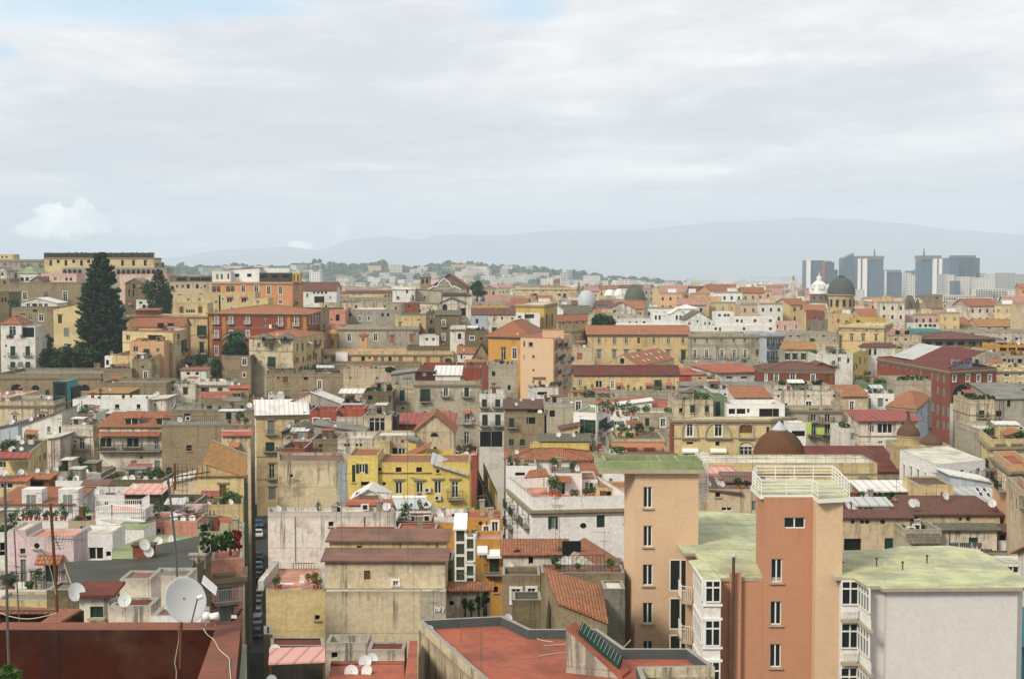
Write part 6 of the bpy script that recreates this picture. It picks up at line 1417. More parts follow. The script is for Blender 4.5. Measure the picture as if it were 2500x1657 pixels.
B('white plaster house with washing behind the green roof',(1625,2125),1385,135,'oldw','shed S @1345','c 1910 1475 80 60',t=6,c=1)
laundry('dark and blue washing on a line before the white plaster house',1690,1985,1490,133.6,['#22242a','#2a2c33','#1e2226','#26282e','#22242a','#6f97a8','#23262b'],60,18)
laundry('short line of small dark washing below the longer one',1975,2080,1545,133.4,['#22242a','#3a3c44'],26,8)
B('brown house with glazed veranda and white panels at the right edge',(2125,2460),1400,136,'brown','shed H @1342','w 2210 1470 130 110;w 2330 1470 90 110',t=8,c=1)
p,q=P(2130,1545,135.9),P(2460,1545,135.9)
m_=MB();m_.box(((p.x+q.x)/2,p.y-.1,p.z),(q.x-p.x,.1,1.6),M('plasticw'));m_.build('white_panels',REG[-1]['root'])
B('dark lower storey house beneath the glazed veranda',(2030,2460),1620,132,'tuffd','flat G','d 2330 1900 60 300',t=3,c=0,par=.1)
B('white and glass balcony house right of the green roof',(2190,2460),1685,118,'whitec','flat C','w 2270 1735 110 60;w 2360 1735 50 60',t=5,c=0,par=.1)
B('teal tarpaulin roof at the bottom right corner',(2285,2460),2450,100,'teal','flat A','',t=8,c=0,par=.1)
m_=MB();a=P(2280,2430,99);slab(m_,[a,a+Vector((9,0,0)),a+Vector((9,6,1.4)),a+Vector((0,6,1.4))],M('teal'),.1);m_.build('tarpaulin',REG[-1]['root'])
B('red sheet roofed pavilion house with wide windows',(888,1405),400,226,'oldw','shed F @305','w 1112 462 130 90;G 995 470 40 60;w 1295 420 70 30;m 1070 590 40 30',t=8,c=0,band=(535,),over=.6)
B('white house with one dark window above the red pavilion',(958,1195),148,252,'whitec','flat N','gf 1070 212 50 80;g 975 215 16 90;d 1128 208 24 20',t=9,c=1)
B('green planted roof wall behind the white house',(950,1210),60,268,'green','flat N','',t=9,c=1)
B('house receding under a salmon tile roof beside the red palace',(1130,1385,1532),288,(245,240,268),'bluish','flat O','g 1440 330 14 50;g 1460 380 14 60;c 1500 290 14 60;c 1500 380 16 80',c=0,cor=1,par=0)
sr=REG[-1];V_=sr['V'];z_=sr['z'];m_=MB()
cc_=[V_(-.4,-.4,z_),V_(sr['Wd']+.4,-.4,z_),V_(sr['Wd']+.4,sr['Dp']+.4,z_),V_(-.4,sr['Dp']+.4,z_)];tp=V_(sr['Wd']*.5,sr['Dp']*.5,z_+1.8)
for i in range(4):
 a,b_=cc_[i],cc_[(i+1)%4];m_.poly([a,b_,tp],roofm('O'))
m_.build('hipped_roof',sr['root'])
B('tall blank plaster wall house left of the long red palace',(1205,1530),30,262,'stone','flat N','',t=12,c=0)
for i in range(7):broadtree('flower shrubs on top of the tall blank plaster wall',1240+i*40,-12+rng.randint(-6,8),40,50,266,'plant',220,80+i,cat='shrub',name='shrub',clumps=4,size=.22,group='shrubs on the blank plaster wall',drop=0)
B('sand plaster house with a narrow window beside the tuff house',(728,955),180,247,'beige','shed O @78','wf 812 262 36 90',t=8,c=0)
B('white washed yards beneath the sand plaster house',(718,900),460,230,'white','flat C','g 840 470 70 60;W 800 520 40 40',t=8,c=1)
B('tuff house with six narrow windows and a lime cloth balcony',(148,728),255,242,'stone','flat G','wlb 206 335 44 110;Wlb 466 348 48 100;wlb 592 348 46 110;mb 466 475 48 100;wb 592 470 40 90',t=10,c=0,cor=1,name='palace',cat='palace')
m_=MB();p=P(385,405,240.8);k=240/F/SC
m_.box((P(420,450,240).x,240.2,P(420,462,240).z),(60*k,.05,110*k),M('lime'));m_.box((P(530,490,240).x,240.2,P(530,490,240).z),(70*k,.05,60*k),M('lime'));m_.build('lime_cloth',REG[-1]['root'])
B('white balcony shed with air conditioners before the tuff house',(240,400),415,232,'whitec','flat C','d 330 510 120 50',t=4,c=0,par=.6)
B('old white attic terrace above the tuff house with narrow windows',(112,738),120,250,'oldw','flat N','d 150 146 16 20;d 420 160 20 20;d 655 130 2 2',t=11,c=2)
B('brick brown long house with four framed windows',(28,650),-62,330,'brown','hip D @-140','Gf 130 5 34 70;Gf 278 3 40 70;Wf 462 8 36 60;Gf 38 3 16 60',t=14,c=0,cor=1)
B('small brown gable attic on the brick brown house',(430,660),-80,340,'brown','front D @-128','Gf 485 -92 30 34;d 550 -92 30 34',t=8,c=0)
B('planted terrace before the brick brown long house',(150,620),75,300,'stone','flat N','',t=12,c=1)
for i in range(6):broadtree('clipped shrubs on the terrace before the brick brown house',180+i*70,30+rng.randint(-6,14),90,80,300,'dark' if i%2 else 'broad',340,90+i,cat='shrub',name='shrub',clumps=5,size=.24,group='shrubs before the brick brown house',drop=1)
B('orange tile lean roof left of the green planted wall',(655,950),165,256,'peach','shed O @78','',t=8,c=0)
for(cx_,yb_2,yt_,hw_,D_,lab)in((1350,538,335,104,206,'brown onion cupola on a round cream drum'),(1552,618,480,108,212,'lower brown onion cupola right of the first')):
 dome(lab,cx_,yb_2,yt_,hw_,D_,'r:X' if 0 else 'r:H',drum=64,dcol='w:cream',n=28,name='cupola',prof=[(1,0),(1.0,.08),(.93,.2),(.8,.32),(.6,.44),(.38,.56),(.2,.7),(.12,.84),(.1,1.0)],finial=0)
 a=P(cx_,yt_,D_);k=D_/F/SC;m_=MB();m_.lathe((P(cx_,0,D_).x,D_+hw_*k,a.z),[(.1*hw_*k,0),(.2*hw_*k,.03*hw_*k),(.02,18*k)],M('iron'),10);m_.build('finial',bpy.data.objects[[o.name for o in bpy.data.objects if o.name.startswith('cupola')][-1]])
B('roof ledge church block carrying the two onion cupolas',(1240,1720),622,218,'stone','flat G','',t=8,c=0)
B('stone tower block right of the red palace with a roof garden',(1880,2100),205,262,'old','flat N','',t=10,c=1,band=(345,))
B('cream shuttered house at the foot of the red palace arches',(1770,1875),260,275,'white','flat G','Wf 1810 320 44 110;g 1805 480 40 90',t=5,c=0)
for i in range(6):broadtree('garden shrubs on the stone tower block',1890+i*38,160+rng.randint(-8,12),212,50,264,'plant' if i%2 else 'dark',260,110+i,cat='shrub',name='shrub',clumps=4,size=.22,group='shrubs on the stone tower block',drop=0)
B('grey broken roofs and ruined walls at the right edge',(2100,2460),200,270,'grey','shed G @60','d 2140 330 50 50;d 2230 240 30 60',t=14,c=2)
B('grey roof slope under the cream house at the right edge',(2110,2460),110,300,'tuffd','shed G @60','d 2330 170 40 40',t=8,c=1)
B('pink grey plaster house below the broken roofs',(1960,2460),470,215,'stone','flat C','b 2150 520 30 50;d 2100 520 24 20',t=14,c=2)
B('cream corner house with tall side windows at the right edge',(1965,2070,2460),(475,560,553),170,'cream','flat C','g 2000 620 12 60;g 2030 700 14 80;wl 2150 640 50 50;wl 2300 640 50 50',c=1,cor=1,par=.8)
B('orange house with balconies and a red roof at the right edge',(2085,2250,2460),(668,792,785),140,'peach','flat R','cb 2105 780 12 90;Gfb 2150 880 18 110;Gfb 2190 950 22 120;g 2160 1020 18 90;Gb 2320 900 60 90',c=0,cor=1,par=.5)
B('narrow ochre balconied house beneath the orange house',(2215,2330,2460),(900,1010,1005),128,'beige','flat R','c 2250 1080 18 110;c 2290 1140 20 110;Gb 2400 1060 60 80',c=0,par=.6)
B('dark street wall between the red palace and the cream corner house',(1870,1965),440,(300,215),'old','flat G','g 1900 560 12 50;g 1925 620 12 60;gb 1890 640 10 50;gb 1935 720 14 60',t=10,c=0)
# ====== PANEL C1: left foreground
sec(0,1277)
ph=B('pale pink house with a green door under a tile canopy',(236,664),122,102,'lilac','flat L','cb 466 430 106 196;oi 332 200 20 28;ri 206 250 2 2',t=9,c=0,par=.1,zb0=-55)
m_=MB();p,q=P(345,312,101.9),P(575,312,101.9);slab(m_,[(p.x,p.y-.9,p.z-.25),(q.x,p.y-.9,p.z-.25),(q.x,p.y-.02,p.z+.25),(p.x,p.y-.02,p.z+.25)],roofm('T'),.1);m_.build('tile_canopy',ph['root'])
B('pink left wing with a recessed balcony beside the pale pink house',(72,238),62,106,'lilac','flat C','gb 215 430 40 220;ci 205 250 2 2',t=9,c=0,par=.1)
B('low white terrace front beneath the pink house',(-40,450),600,92,'whitec','flat C','',t=8,c=1,par=.3)
B('white house deep at the left edge behind the mast',(-40,74),80,112,'white','flat C','d 20 190 50 80;d 20 270 60 40',t=8,c=1)
B('beige wall house at the left edge below the white terrace',(-40,430),690,88,'cream','flat G','',t=5,c=0,par=.1)
B('mossy concrete shed wall left of the slate roof',(420,705),600,86,'tuffd','flat G','',t=5,c=0,par=.1)
B('white house with a wide dark window under a sheet awning',(660,1015),90,112,'whitec','flat C','d 730 272 110 110;m 865 272 130 110;d 978 275 16 50',t=8,c=0,par=.3)
B('pale blue white block under the railed terraces',(1005,1300),60,118,'whitec','flat N','',t=4,c=0,par=0)
zg_=P(1340,205,106).z;PB('green felt roof house behind the dark slate grey roof',[(1010,320),(1320,318),(1335,212),(1780,122),(1560,96),(1340,112),(1010,232)],zg_,'tuffd','N',par=0)
z_=P(700,615,84).z;gb=PB('house with a broad dark slate grey roof in the foreground',[(700,620),(1100,592),(1360,470),(1690,440),(1790,118),(1330,215),(1310,318),(600,350)],z_,'tuffd','E',par=0,over=.15)
m_=MB();q=G(1302,250,z_+.4);m_.box(tuple(q),(1.3,.9,.8),M2('w:redb'));m_.box(tuple(q+Vector((0,0,.46))),(1.5,1.1,.12),roofm('H'));m_.build('chimney',gb['root'])
B('old white house with peeling walls right below the slate roof',(1345,1700),475,84.5,'oldw','flat G','d 1440 800 36 22',t=4,c=0,par=.1)
B('small rusty streaked white hut with a flat roof',(1080,1362),500,80,'oldw','flat K','',t=3.5,c=0,par=.05)
B('white plank walled house with a square green window',(715,985),662,74,'oldw','shed X @600','ci 872 800 118 110',t=5,c=0)
B('low white wall house with rusty deck right of the green window',(985,1362),745,73,'oldw','flat X','d 980 835 14 60',t=4,c=0,par=.05)
B('plain white lower wall under the peeling old house',(1360,1815),835,70,'whitec','flat K','',t=5,c=0,par=.05)
rt_=empty('tiled_shelter',P(200,800,60));tag(rt_,'red corrugated tile roof over a dark red wall at the left edge','shelter')
m_=MB();slab(m_,[P(-60,800,60),P(545,798,60),P(500,766,63.5),P(-60,738,63.5)],roofm('T'),.1);slab(m_,[P(335,912,52),P(500,912,52),P(735,770,60),P(545,765,60)],roofm('T'),.1);m_.build('roof',rt_)
m_=MB();p,q=P(-60,800,60.3),P(735,775,60.3);m_.box(((p.x+q.x)/2,p.y+.2,p.z-6),(q.x-p.x,.3,12),wall('dred'));m_.build('wall',rt_)
zt=P(0,960,34).z
pr_=empty('terrace_parapet',(-8,32,zt-12));tag(pr_,'dark red terrace parapet wall with a worn broad top in the foreground','parapet wall')
def clinePB(mb,poly,z0,z1,mw,mt):mb.prism(poly,z0,z1,mw,mt)
m_=MB();xl=P(-80,960,34).x;xi=P(1930,960,34).x;xo=P(2172,930,34).x
fa=[(xl,34.0),(xi,34.0),(xi,34.75),(xl,34.75)]
m_.prism([(xl,34.0),(xi+.02,34.0),(xi+.02,34.75),(xl,34.75)],zt-12,zt,wall('dred'),roofm('V'));m_.build('back_wall',pr_)
x30i,x30o=P(1780,1405,30).x,P(2130,1405,30).x
sl=lambda xa,xb,y:xa+(xb-xa)*(y-30)/4.0
m_=MB();m_.prism([(sl(x30i,xi,22),22),(sl(x30o,xo,22),22),(sl(x30o,xo,34.75),34.75),(sl(x30i,xi,34.75)+.03,34.75)],zt-12,zt+.004,wall('dred'),roofm('V'));m_.build('side_wall',pr_)
m_=MB();m_.prism([(sl(x30o,xo,22)+.01,22),(sl(x30o,xo,22)+.12,22),(sl(x30o,xo,34.9)+.12,34.9),(sl(x30o,xo,34.9)+.01,34.9)],zt-30,zt-.6,wall('stone'),M('concrete'));m_.build('outer_wall',pr_)
m_=MB();m_.prism([(xl,20),(xi,20),(xi,33.99),(xl,33.99)],zt-12.2,zt-4.2,wall('dred'),roofm('H'));m_.build('terrace_floor',pr_)
bd=empty('satellite_dish',P(1625,1000,33));tag(bd,'very large pale satellite dish standing by the dark red parapet','satellite dish')
c=P(1662,695,33);k=33/F/SC;rad=212*k
def bigdish(root,c,rad,yaw,tilt):
 m_=MB();n=48;M_=M('dish')
 from mathutils import Matrix
 Rm=Matrix.Rotation(yaw,3,'Z')@Matrix.Rotation(tilt,3,'X')
 rings=[(0,.0),(.3,.012),(.55,.045),(.8,.1),(.97,.15),(1.0,.15),(1.0,.13),(.97,.125)]
 pr=[[c+Rm@Vector((r*rad*math.cos(2*math.pi*i/n),-z*rad,r*rad*math.sin(2*math.pi*i/n)))for i in range(n)]for r,z in rings]
 for a in range(len(rings)-1):
  for i in range(n):
   j=(i+1)%n;q=[pr[a][i],pr[a][j],pr[a+1][j],pr[a+1][i]]
   m_.poly(q if a else[pr[0][0],pr[1][j],pr[1][i]],M_)
 m_.build('reflector',root,smooth=True)
 return Rm
Rm=bigdish(bd,c,rad,R(44),R(-22))
m_=MB();b0=c+Rm@Vector((0,.12,0));m_.box(tuple(b0),(.16,.16,.22),M('rust'));m_.tube(b0,(b0.x-.05,b0.y,P(0,1320,33).z),.035,.035,M('rust'),8);m_.build('mast',bd)
m_=MB();e=c+Rm@Vector((0,-rad*1.1,-rad*.15));m_.tube(c+Rm@Vector((0,-.12,-rad)),e,.018,.018,M('mast'),6);m_.build('feed_arm',bd)
m_=MB();m_.tube(e,e+Vector((.1,.05,.04)),.05,.05,M('plasticw'),10);m_.build('receiver',bd)
def cable(name,lab,pts,r,parent=None,m='cable'):
 """smooth cable through the points"""
 P_=[Vector(p)for p in pts];out=[]
 for i in range(len(P_)-1):
  p0,p1,p2,p3=P_[max(0,i-1)],P_[i],P_[i+1],P_[min(len(P_)-1,i+2)]
  for t in range(6):
   t/=6;out.append(.5*((2*p1)+(p2-p0)*t+(2*p0-5*p1+4*p2-p3)*t*t+(3*p1-p0-3*p2+p3)*t**3))
 out.append(P_[-1]);m_=MB()
 for a,b in zip(out,out[1:]):m_.tube(a,b,r,r,M(m),5,False)
 o=m_.build(name,parent)
 if lab:tag(o,lab,'cable')
 return o
cable('cable',None,[P(1605,905,32.9),P(1612,1000,33.7),P(1608,1080,33.85),P(1590,1180,33.9),P(1578,1260,33.9),P(1592,1330,33.9),P(1588,1420,33.9)],.012,bd)
def onp(x,y):q=G(x,y,zt+.025);return q
cable('cable','white cable lying along the top of the right parapet arm',[onp(1835,945),onp(1870,1000),onp(1930,1050),onp(1975,1130),onp(2020,1175),onp(2068,1220),onp(2074,1300),onp(2085,1420)],.012)
cable('cable','pale cable drooping across the left foreground from the tall mast',[P(-20,800,33),P(100,840,33),P(220,860,33),P(330,852,33),P(470,820,33),P(515,795,33)],.012)
cable('cable','thin wire running down over the parapet from the green window',[P(870,880,36),P(1000,900,36),P(1160,935,35.5),P(1290,945,34.8),P(1420,925,34.9)],.008)
lb=empty('receiver_head',P(1870,870,34.4));tag(lb,'white bulbous receiver fixed on the parapet beside the big dish','aerial')
m_=MB();a=P(1862,835,34.4);m_.lathe(tuple(a),[(.001,-.12),(.09,-.1),(.11,0),(.09,.08),(.001,.1)],M('plasticw'),14);m_.tube(a+Vector((.1,0,-.02)),a+Vector((.3,0,.0)),.08,.1,M('plasticw'),12);m_.build('housing',lb,smooth=True);cable('cable',None,[a+Vector((-.02,0,-.1)),a+Vector((0,0,-.45)),a+Vector((.16,0,-.52)),a+Vector((.22,0,-.2))],.01,lb)
pg_=empty('pigeon',onp(2120,895));tag(pg_,'dark pigeon with pale wing perched on the parapet corner','pigeon')
a=onp(2125,890);dv=Vector((-.35,.1,-1)).normalized()
m_=MB();m_.lathe((0,0,0),[(.001,-.17),(.02,-.15),(.06,-.06),(.085,.02),(.08,.09),(.05,.15),(.042,.18),(.05,.21),(.045,.25),(.02,.275),(.001,.28)],M('clothd'),14)
for i,v in enumerate(m_.v):
 x,y,z=v;th=.9 if z<.15 else.35;m_.v[i]=(a.x+x*.9-math.sin(th)*-.0+z*.62,a.y+y*.8,a.z+.14+z*.75)
m_.build('body',pg_,smooth=True)
m_=MB();m_.box((a.x-.02,a.y-.06,a.z+.15),(.14,.02,.08),M('cloth'));m_.build('wing',pg_);m_=MB()
for s_ in(-.02,.02):m_.tube((a.x+.0,a.y+s_,a.z),(a.x+.01,a.y+s_,a.z+.09),.006,.006,M('rust'),4)
m_.build('legs',pg_)
def mast(lab,pts,r,m='mast'):
 ro=empty('aerial_mast',pts[-1]);tag(ro,lab,'aerial');m_=MB()
 for a,b in zip(pts,pts[1:]):m_.tube(a,b,r,r,M(m),7)
 m_.build('mast',ro);return ro
def yagi(ro,a,b,n,l,side,r=.012,taper=.3,m='mast'):
 a,b,side=Vector(a),Vector(b),Vector(side).normalized();m_=MB();m_.tube(a,b,r*1.3,r*1.3,M(m),5)
 for i in range(n):
  p=a.lerp(b,(i+.5)/n);q=l*(1-taper*i/n);m_.tube(p-side*q,p+side*q,r*.8,r*.8,M(m),4)
 m_.build('aerial_array',ro)
m1=mast('tall grey mast with cross arms at the left picture edge',[P(42,-380,28),P(55,300,28),P(66,900,28),P(86,1440,28)],.028)
yagi(m1,P(-40,-110,28),P(330,-125,28),3,.3,(0,1,.1),.014);yagi(m1,P(-20,-410,28),P(230,-440,28),6,.14,(0,.9,.4),.01)
m_=MB();a=P(70,480,28);m_.lathe(tuple(a),[(.001,.07),(.2,0),(.22,-.01),(.001,-.015)],M('iron'),16);m_.build('cap',m1)
cable('cable',None,[P(55,-60,28),P(200,120,28.2),P(420,330,28.4),P(505,640,28.4)],.006,m1,'cable')
m2=mast('rusty mast with a long comb shaped aerial near the pink house',[P(455,-180,30),P(475,130,30),P(500,500,30),P(516,800,30)],.034,'rust')
yagi(m2,P(465,138,30),P(775,146,30),11,.10,(.0,.5,.86),.009)
yagi(m2,P(480,100,30),P(545,240,30),5,.12,(1,.4,0),.009)
m3=mast('grey mast carrying large crossed aerials before the cream gable',[P(1515,-420,32),P(1555,-60,32),P(1582,200,32),P(1598,480,32)],.026)
yagi(m3,P(1490,-405,32),P(1890,-465,32),9,.13,(0,.3,.95),.012,-.2,'iron')
yagi(m3,P(1260,0,32),P(1850,-110,32),4,.02,(0,1,0),.014)
yagi(m3,P(1180,-50,31),P(2050,-60,33.4),3,.25,(1,-.2,.05),.006);yagi(m3,P(1390,-160,31),P(2020,-60,33),2,.02,(1,0,0),.006)
m_=MB()
for i in range(4):m_.tube(P(1570+i*38,-540,32.4),P(1575+i*38,-290,32.4),.005,.005,M('rust'),4)
for i in range(8):m_.tube(P(1565,-540+i*34,32.4),P(1695,-535+i*34,32.4),.005,.005,M('rust'),4)
m_.box(tuple(P(1580,-420,32.5)),(.05,.03,.6),M('rust'));m_.build('mesh_reflector',m3)
m4=mast('thin mast with a small ladder shaped aerial left of the pink house',[P(128,60,36),P(150,500,36),P(175,900,36)],.018);yagi(m4,P(130,375,36),P(230,425,36),3,.2,(1,0,0),.008)
broadtree('leafy branch tips poking up at the bottom left corner',70,1280,1430,240,24,'plant',1500,44,cat='bush',name='bush',clumps=12,trunk=True,size=.05,drop=1.5)
oh2=B('orange street house with grey shutter balcony and garage door',(1905,2188),335,(100,101),'salmon','flat L','gbql 2030 520 104 200;g 2046 800 126 170;d 1925 430 2 2',t=12,c=0,cor=1,par=1.2)
for i,x_ in enumerate((1840,1880,1925,1960,2000,2040,2080,2120,2160)):broadtree('lush shrubs crowding the terrace of the orange street house',x_,75+rng.randint(-20,40),255,100,103+i%3,('broad','plant','dark')[i%3]if i<7 else 'redl',420,130+i,cat='shrub',name='shrub',clumps=6,size=.14,group='shrubs on the orange street house',drop=.3)
B('terraces with flowering creeper behind the orange street house',(1780,2180),75,118,'old','flat N','d 1900 110 2 2',t=10,c=1,par=.5)
B('narrow clutter of pipes and old wall left of the orange street house',(1700,1905),470,(90,98),'tuffd','flat G','d 1780 640 60 120;g 1740 540 2 2',t=8,c=1)
m_=MB();ro=empty('metal_flap',P(1890,560,84));tag(ro,'tilted white metal sheet leaning beside the big dish','metal sheet');slab(m_,[P(1820,530,84),P(1948,640,84),P(1962,572,85.5),P(1838,462,85.5)],M('plasticw'),.08);m_.build('sheet',ro)
for(x,y,D,s,rz)in((685,428,74,2.05,40),(662,520,72,1.35,48),(1122,552,70,1.45,12),(1300,70,84,1.5,40),(1335,130,84,1.5,40),(1428,70,100,1.3,10),(1545,62,104,1.2,10)):
 a=P(x,y,D);dish((a.x,a.y,a.z-s),s,R(rz),'white satellite dish standing up around the dark slate roof','dishes around the slate roof')
# ====== PANEL C2: centre foreground
sec(620,1277)
tf=B('old plaster terrace house streaked black, by the dark street',(107,640),602,113,'cream','flat L @405','di 571 848 30 28',t=12,c=0,par=.05)
V_=tf['V'];z_=tf['z'];D_=tf['Dp'];W_=tf['Wd']
m_=MB();m_.box(tuple(V_(.25,D_*.5,z_+.35)),(.45,D_*.9,.8),wall('white'),tf['rz']);m_.build('white_pier',tf['root'])
railing([V_(.8,D_-.5,z_+.1),V_(W_*.5,D_-.5,z_+.1)],.7,M('plasticw'),.22,'railing',tf['root'],r=.025);railing([V_(W_*.5,D_-.5,z_+.1),V_(W_-.6,D_-.55,z_+.1)],.5,M('rust'),.22,'railing',tf['root'],r=.03)
def table(loc,lab):
 r=empty('table',loc);r.scale=(.42,)*3;tag(r,lab,'table');m_=MB();x,y,z=loc;m_.box((x,y,z+.72),(2.6,1.1,.06),M('plasticw'));m_.build('table_top',r)
 for sx in(-1.1,1.1):
  for sy in(-.4,.4):m_=MB();m_.tube((x+sx,y+sy,z),(x+sx*.95,y+sy,z+.69),.04,.04,M('plasticw'),6);m_.build('leg',r)
def chair(loc,lab):
 r=empty('chair',loc);r.scale=(.6,)*3;tag(r,lab,'chair');x,y,z=loc;m_=MB();m_.box((x,y,z+.5),(.62,.6,.06),M('plasticw'));m_.build('seat',r);m_=MB()
 for i in range(5):m_.box((x-.24+i*.12,y+.32,z+.9),(.07,.04,.74),M('plasticw'))
 m_.box((x,y+.32,z+1.28),(.62,.05,.1),M('plasticw'));m_.build('backrest',r)
 for s in(-.32,.32):m_=MB();m_.box((x+s,y,z+.78),(.06,.6,.05),M('plasticw'));m_.tube((x+s,y-.27,z),(x+s,y-.27,z+.76),.03,.03,M('plasticw'),6);m_.tube((x+s,y+.27,z),(x+s,y+.3,z+.5),.03,.03,M('plasticw'),6);m_.build('armrest',r)
table(tuple(V_(1.7,1.3,z_)),'white table on the pink terrace by the dark street')
chair(tuple(V_(2.95,1.9,z_)),'white plastic armchair on the pink terrace')
r=empty('deck_chair',V_(3.3,.9,z_));r.scale=(.5,)*3;tag(r,'blue striped deck chair leaning on the pink terrace','deck chair');q=V_(3.3,.9,z_);m_=MB()
slab(m_,[q+Vector((-.9,-.3,.25)),q+Vector((-.9,.3,.25)),q+Vector((.7,.3,1.45)),q+Vector((.7,-.3,1.45))][::-1],M('lead'),.03)
for i in range(3):slab(m_,[q+Vector((-.9,-.25+i*.2,.29)),q+Vector((-.9,-.16+i*.2,.29)),q+Vector((.7,-.16+i*.2,1.49)),q+Vector((.7,-.25+i*.2,1.49))][::-1],M('blue'),.02)
m_.build('canvas',r);m_=MB()
for s in(-.34,.34):m_.tube(q+Vector((-1.0,s,.05)),q+Vector((.75,s,1.5)),.03,.03,M('stonew'),5);m_.tube(q+Vector((.9,s,0)),q+Vector((-.2,s,.85)),.03,.03,M('stonew'),5)
m_.build('frame',r)
for(u,v,k_,s)in((.75,.5,2,.8),(1.0,.9,2,.9),(.8,1.6,1,.8),(1.2,.3,1,.5),(3.9,.6,2,1.1),(4.2,.9,4,.8),(4.4,.4,2,.8),(3.5,3,1,.9),(4.1,3,1,1.0)):potplant(V_(u,v,z_),k_,'leafy pot plant at the edge of the pink terrace','pot plants on the pink terrace',s)
ow=B('big windowless old plaster house with a rusty brown roof',(640,1725),345,110.5,'old','shed K @242','wfi 1278 540 26 44;b 1022 465 54 84',t=6,c=0,band=(597,),over=.3)
B('upper tier of the big old plaster house with a pale attic wall',(680,1738),168,117.5,'cream','shed K @68','d 950 222 2 2',t=8,c=1,over=.3)
B('red parapet strip behind the rusty brown roof',(705,1280),64,128,'rose','flat R','',t=2,c=0,par=.2)
B('orange red deck behind the rusty brown roof',(1280,1640),75,132,'redb','flat R','',t=8,c=1,par=.1)
m_=MB()
for(x,y,w,h)in((1480,765,0,0),):pass
B('mottled lower wall of the big old plaster house',(640,1500),612,109.6,'old','flat C','',t=.9,c=0,par=0)
B('mottled wall section above the red terrace with faint graffiti',(1500,1730),612,109.5,'stone','flat C','',t=.9,c=0,par=0)
gr=MB();k=109.3/F/SC
def stroke(pts,D=109.42,r=.045):
 for a,b in zip(pts,pts[1:]):gr.tube(P(a[0],a[1],D),P(b[0],b[1],D),r,r,M('plasticw'),4)
stroke([(1632,795),(1634,760)]);stroke([(1628,762),(1645,760)]);stroke([(1650,795),(1652,760)]);stroke([(1648,760),(1664,762),(1664,795)]);stroke([(1672,793),(1673,760)]);stroke([(1673,760),(1692,758)]);stroke([(1672,778),(1688,778)]);stroke([(1700,765),(1712,763),(1714,780),(1700,782),(1702,796),(1716,794)])
gr.build('graffiti',REG[-1]['root'])
B('dark gap house with a green shutter right of the old plaster house',(1728,1795),330,120,'tuffd','flat G','c 1755 500 44 260;g 1765 430 2 2',t=6,c=0)
gl=empty('glass_lift',P(1862,620,128));tag(gl,'white framed glass lift shaft on the ochre house','lift shaft')
def liftshaft(x0,x1,yt,yb,D,levels,nm,dp=2.2):
 a,b=P(x0,yt,D),P(x1,yb,D);w=b.x-a.x;m_=MB();t=.16;m=M('wframe')
 for x in(a.x,b.x):
  for y in(a.y,a.y+dp):m_.box((x,y,(a.z+b.z)/2),(t,t,a.z-b.z),m)
 for i in range(levels+1):
  z=lerp(a.z,b.z,i/levels)
  for y in(a.y,a.y+dp):m_.box((a.x+w/2,y,z),(w-t-.01,t*.9,t*1.3),m)
  for x in(a.x,b.x):m_.box((x,a.y+dp/2,z),(t*.9,dp-t-.01,t*1.3),m)
 m_.build(nm,gl);g=MB();g.box((a.x+w/2,a.y+dp/2,(a.z+b.z)/2),(w-.12,dp-.12,a.z-b.z-.1),M('bluegl'));g.build('glass',gl)
liftshaft(1818,1908,55,640,128,5,'frame');liftshaft(1914,1990,130,345,127,2,'side_frame',1.5);liftshaft(1914,1990,372,590,127,2,'side_frame',1.5)
m_=MB();a,b=P(1800,48,127.6),P(1920,30,127.6);slab(m_,[a,(b.x,a.y,a.z),(b.x,a.y+3,a.z+.9),(a.x,a.y+3,a.z+.9)],M('plasticw'),.15);m_.build('roof',gl)
B('white yard wall house with lattice and shrubs under the glass lift',(1730,2130),612,118,'oldw','shed T @600','d 1785 720 2 2;d 1770 690 60 70',t=5,c=0)
rr0=empty('lattice_screen',P(1990,750,116));tag(rr0,'diamond lattice screen in the yard under the glass lift','lattice');m_=MB()
for i in range(9):m_.tube(P(1880+i*26,640,116),P(1960+i*26,790,116),.02,.02,M('stonew'),4);m_.tube(P(1960+i*26,640,116),P(1880+i*26,790,116),.02,.02,M('stonew'),4)
m_.build('lattice',rr0)
for i,(x,y,s)in enumerate(((1905,720,60),(1960,730,70),(2030,700,90),(2075,690,80),(2095,660,70))):broadtree('green shrubs in the yard under the glass lift',x,y-40,y+70,s,114+i*.5,'broad' if i%2 else 'dark',380,150+i,cat='shrub',name='shrub',clumps=5,size=.13,group='shrubs under the glass lift',drop=1)
B('dark stone house with white framed windows right of the ochre house',(2240,2585),465,112,'tuff','flat H','Gf 2365 650 80 130;Gf 2505 640 70 110',t=12,c=0,par=.3)
B('brown deck roof house behind the dark stone house',(2248,3350),385,122,'tuff','flat K','',t=9,c=1,par=.1)
B('deep red roof slab with pink sheet canopy by the street',(150,640),1105,88,'dark','flat X','',t=8,c=0,par=.05)
ps=empty('sheet_canopy',P(380,1200,80));tag(ps,'pink corrugated sheet canopy over a dark yard near the street','canopy');m_=MB();slab(m_,[P(130,1262,80),P(642,1240,80),P(642,1108,86),P(142,1122,86)],roofm('I'),.1);m_.build('roof',ps);m_=MB();
for x in(150,630):m_.tube(P(x,1255,80.2),P(x,1255,80.2)-Vector((0,0,4)),.06,.06,M('rust'),6)
m_.build('posts',ps)
B('old yellow plaster strip house right at the street bottom',(88,168),1000,90,'tuffd','flat X','',t=12,c=0,par=.1)
B('grey tank roofed hut under the mottled wall',(648,1025),1078,93,'oldw','flat E','d 725 1100 2 2',t=7,c=0,par=.5)
B('dark red deck beside the grey tank roofed hut',(1025,1358),1140,90,'oldw','flat X','',t=9,c=0,par=.05)
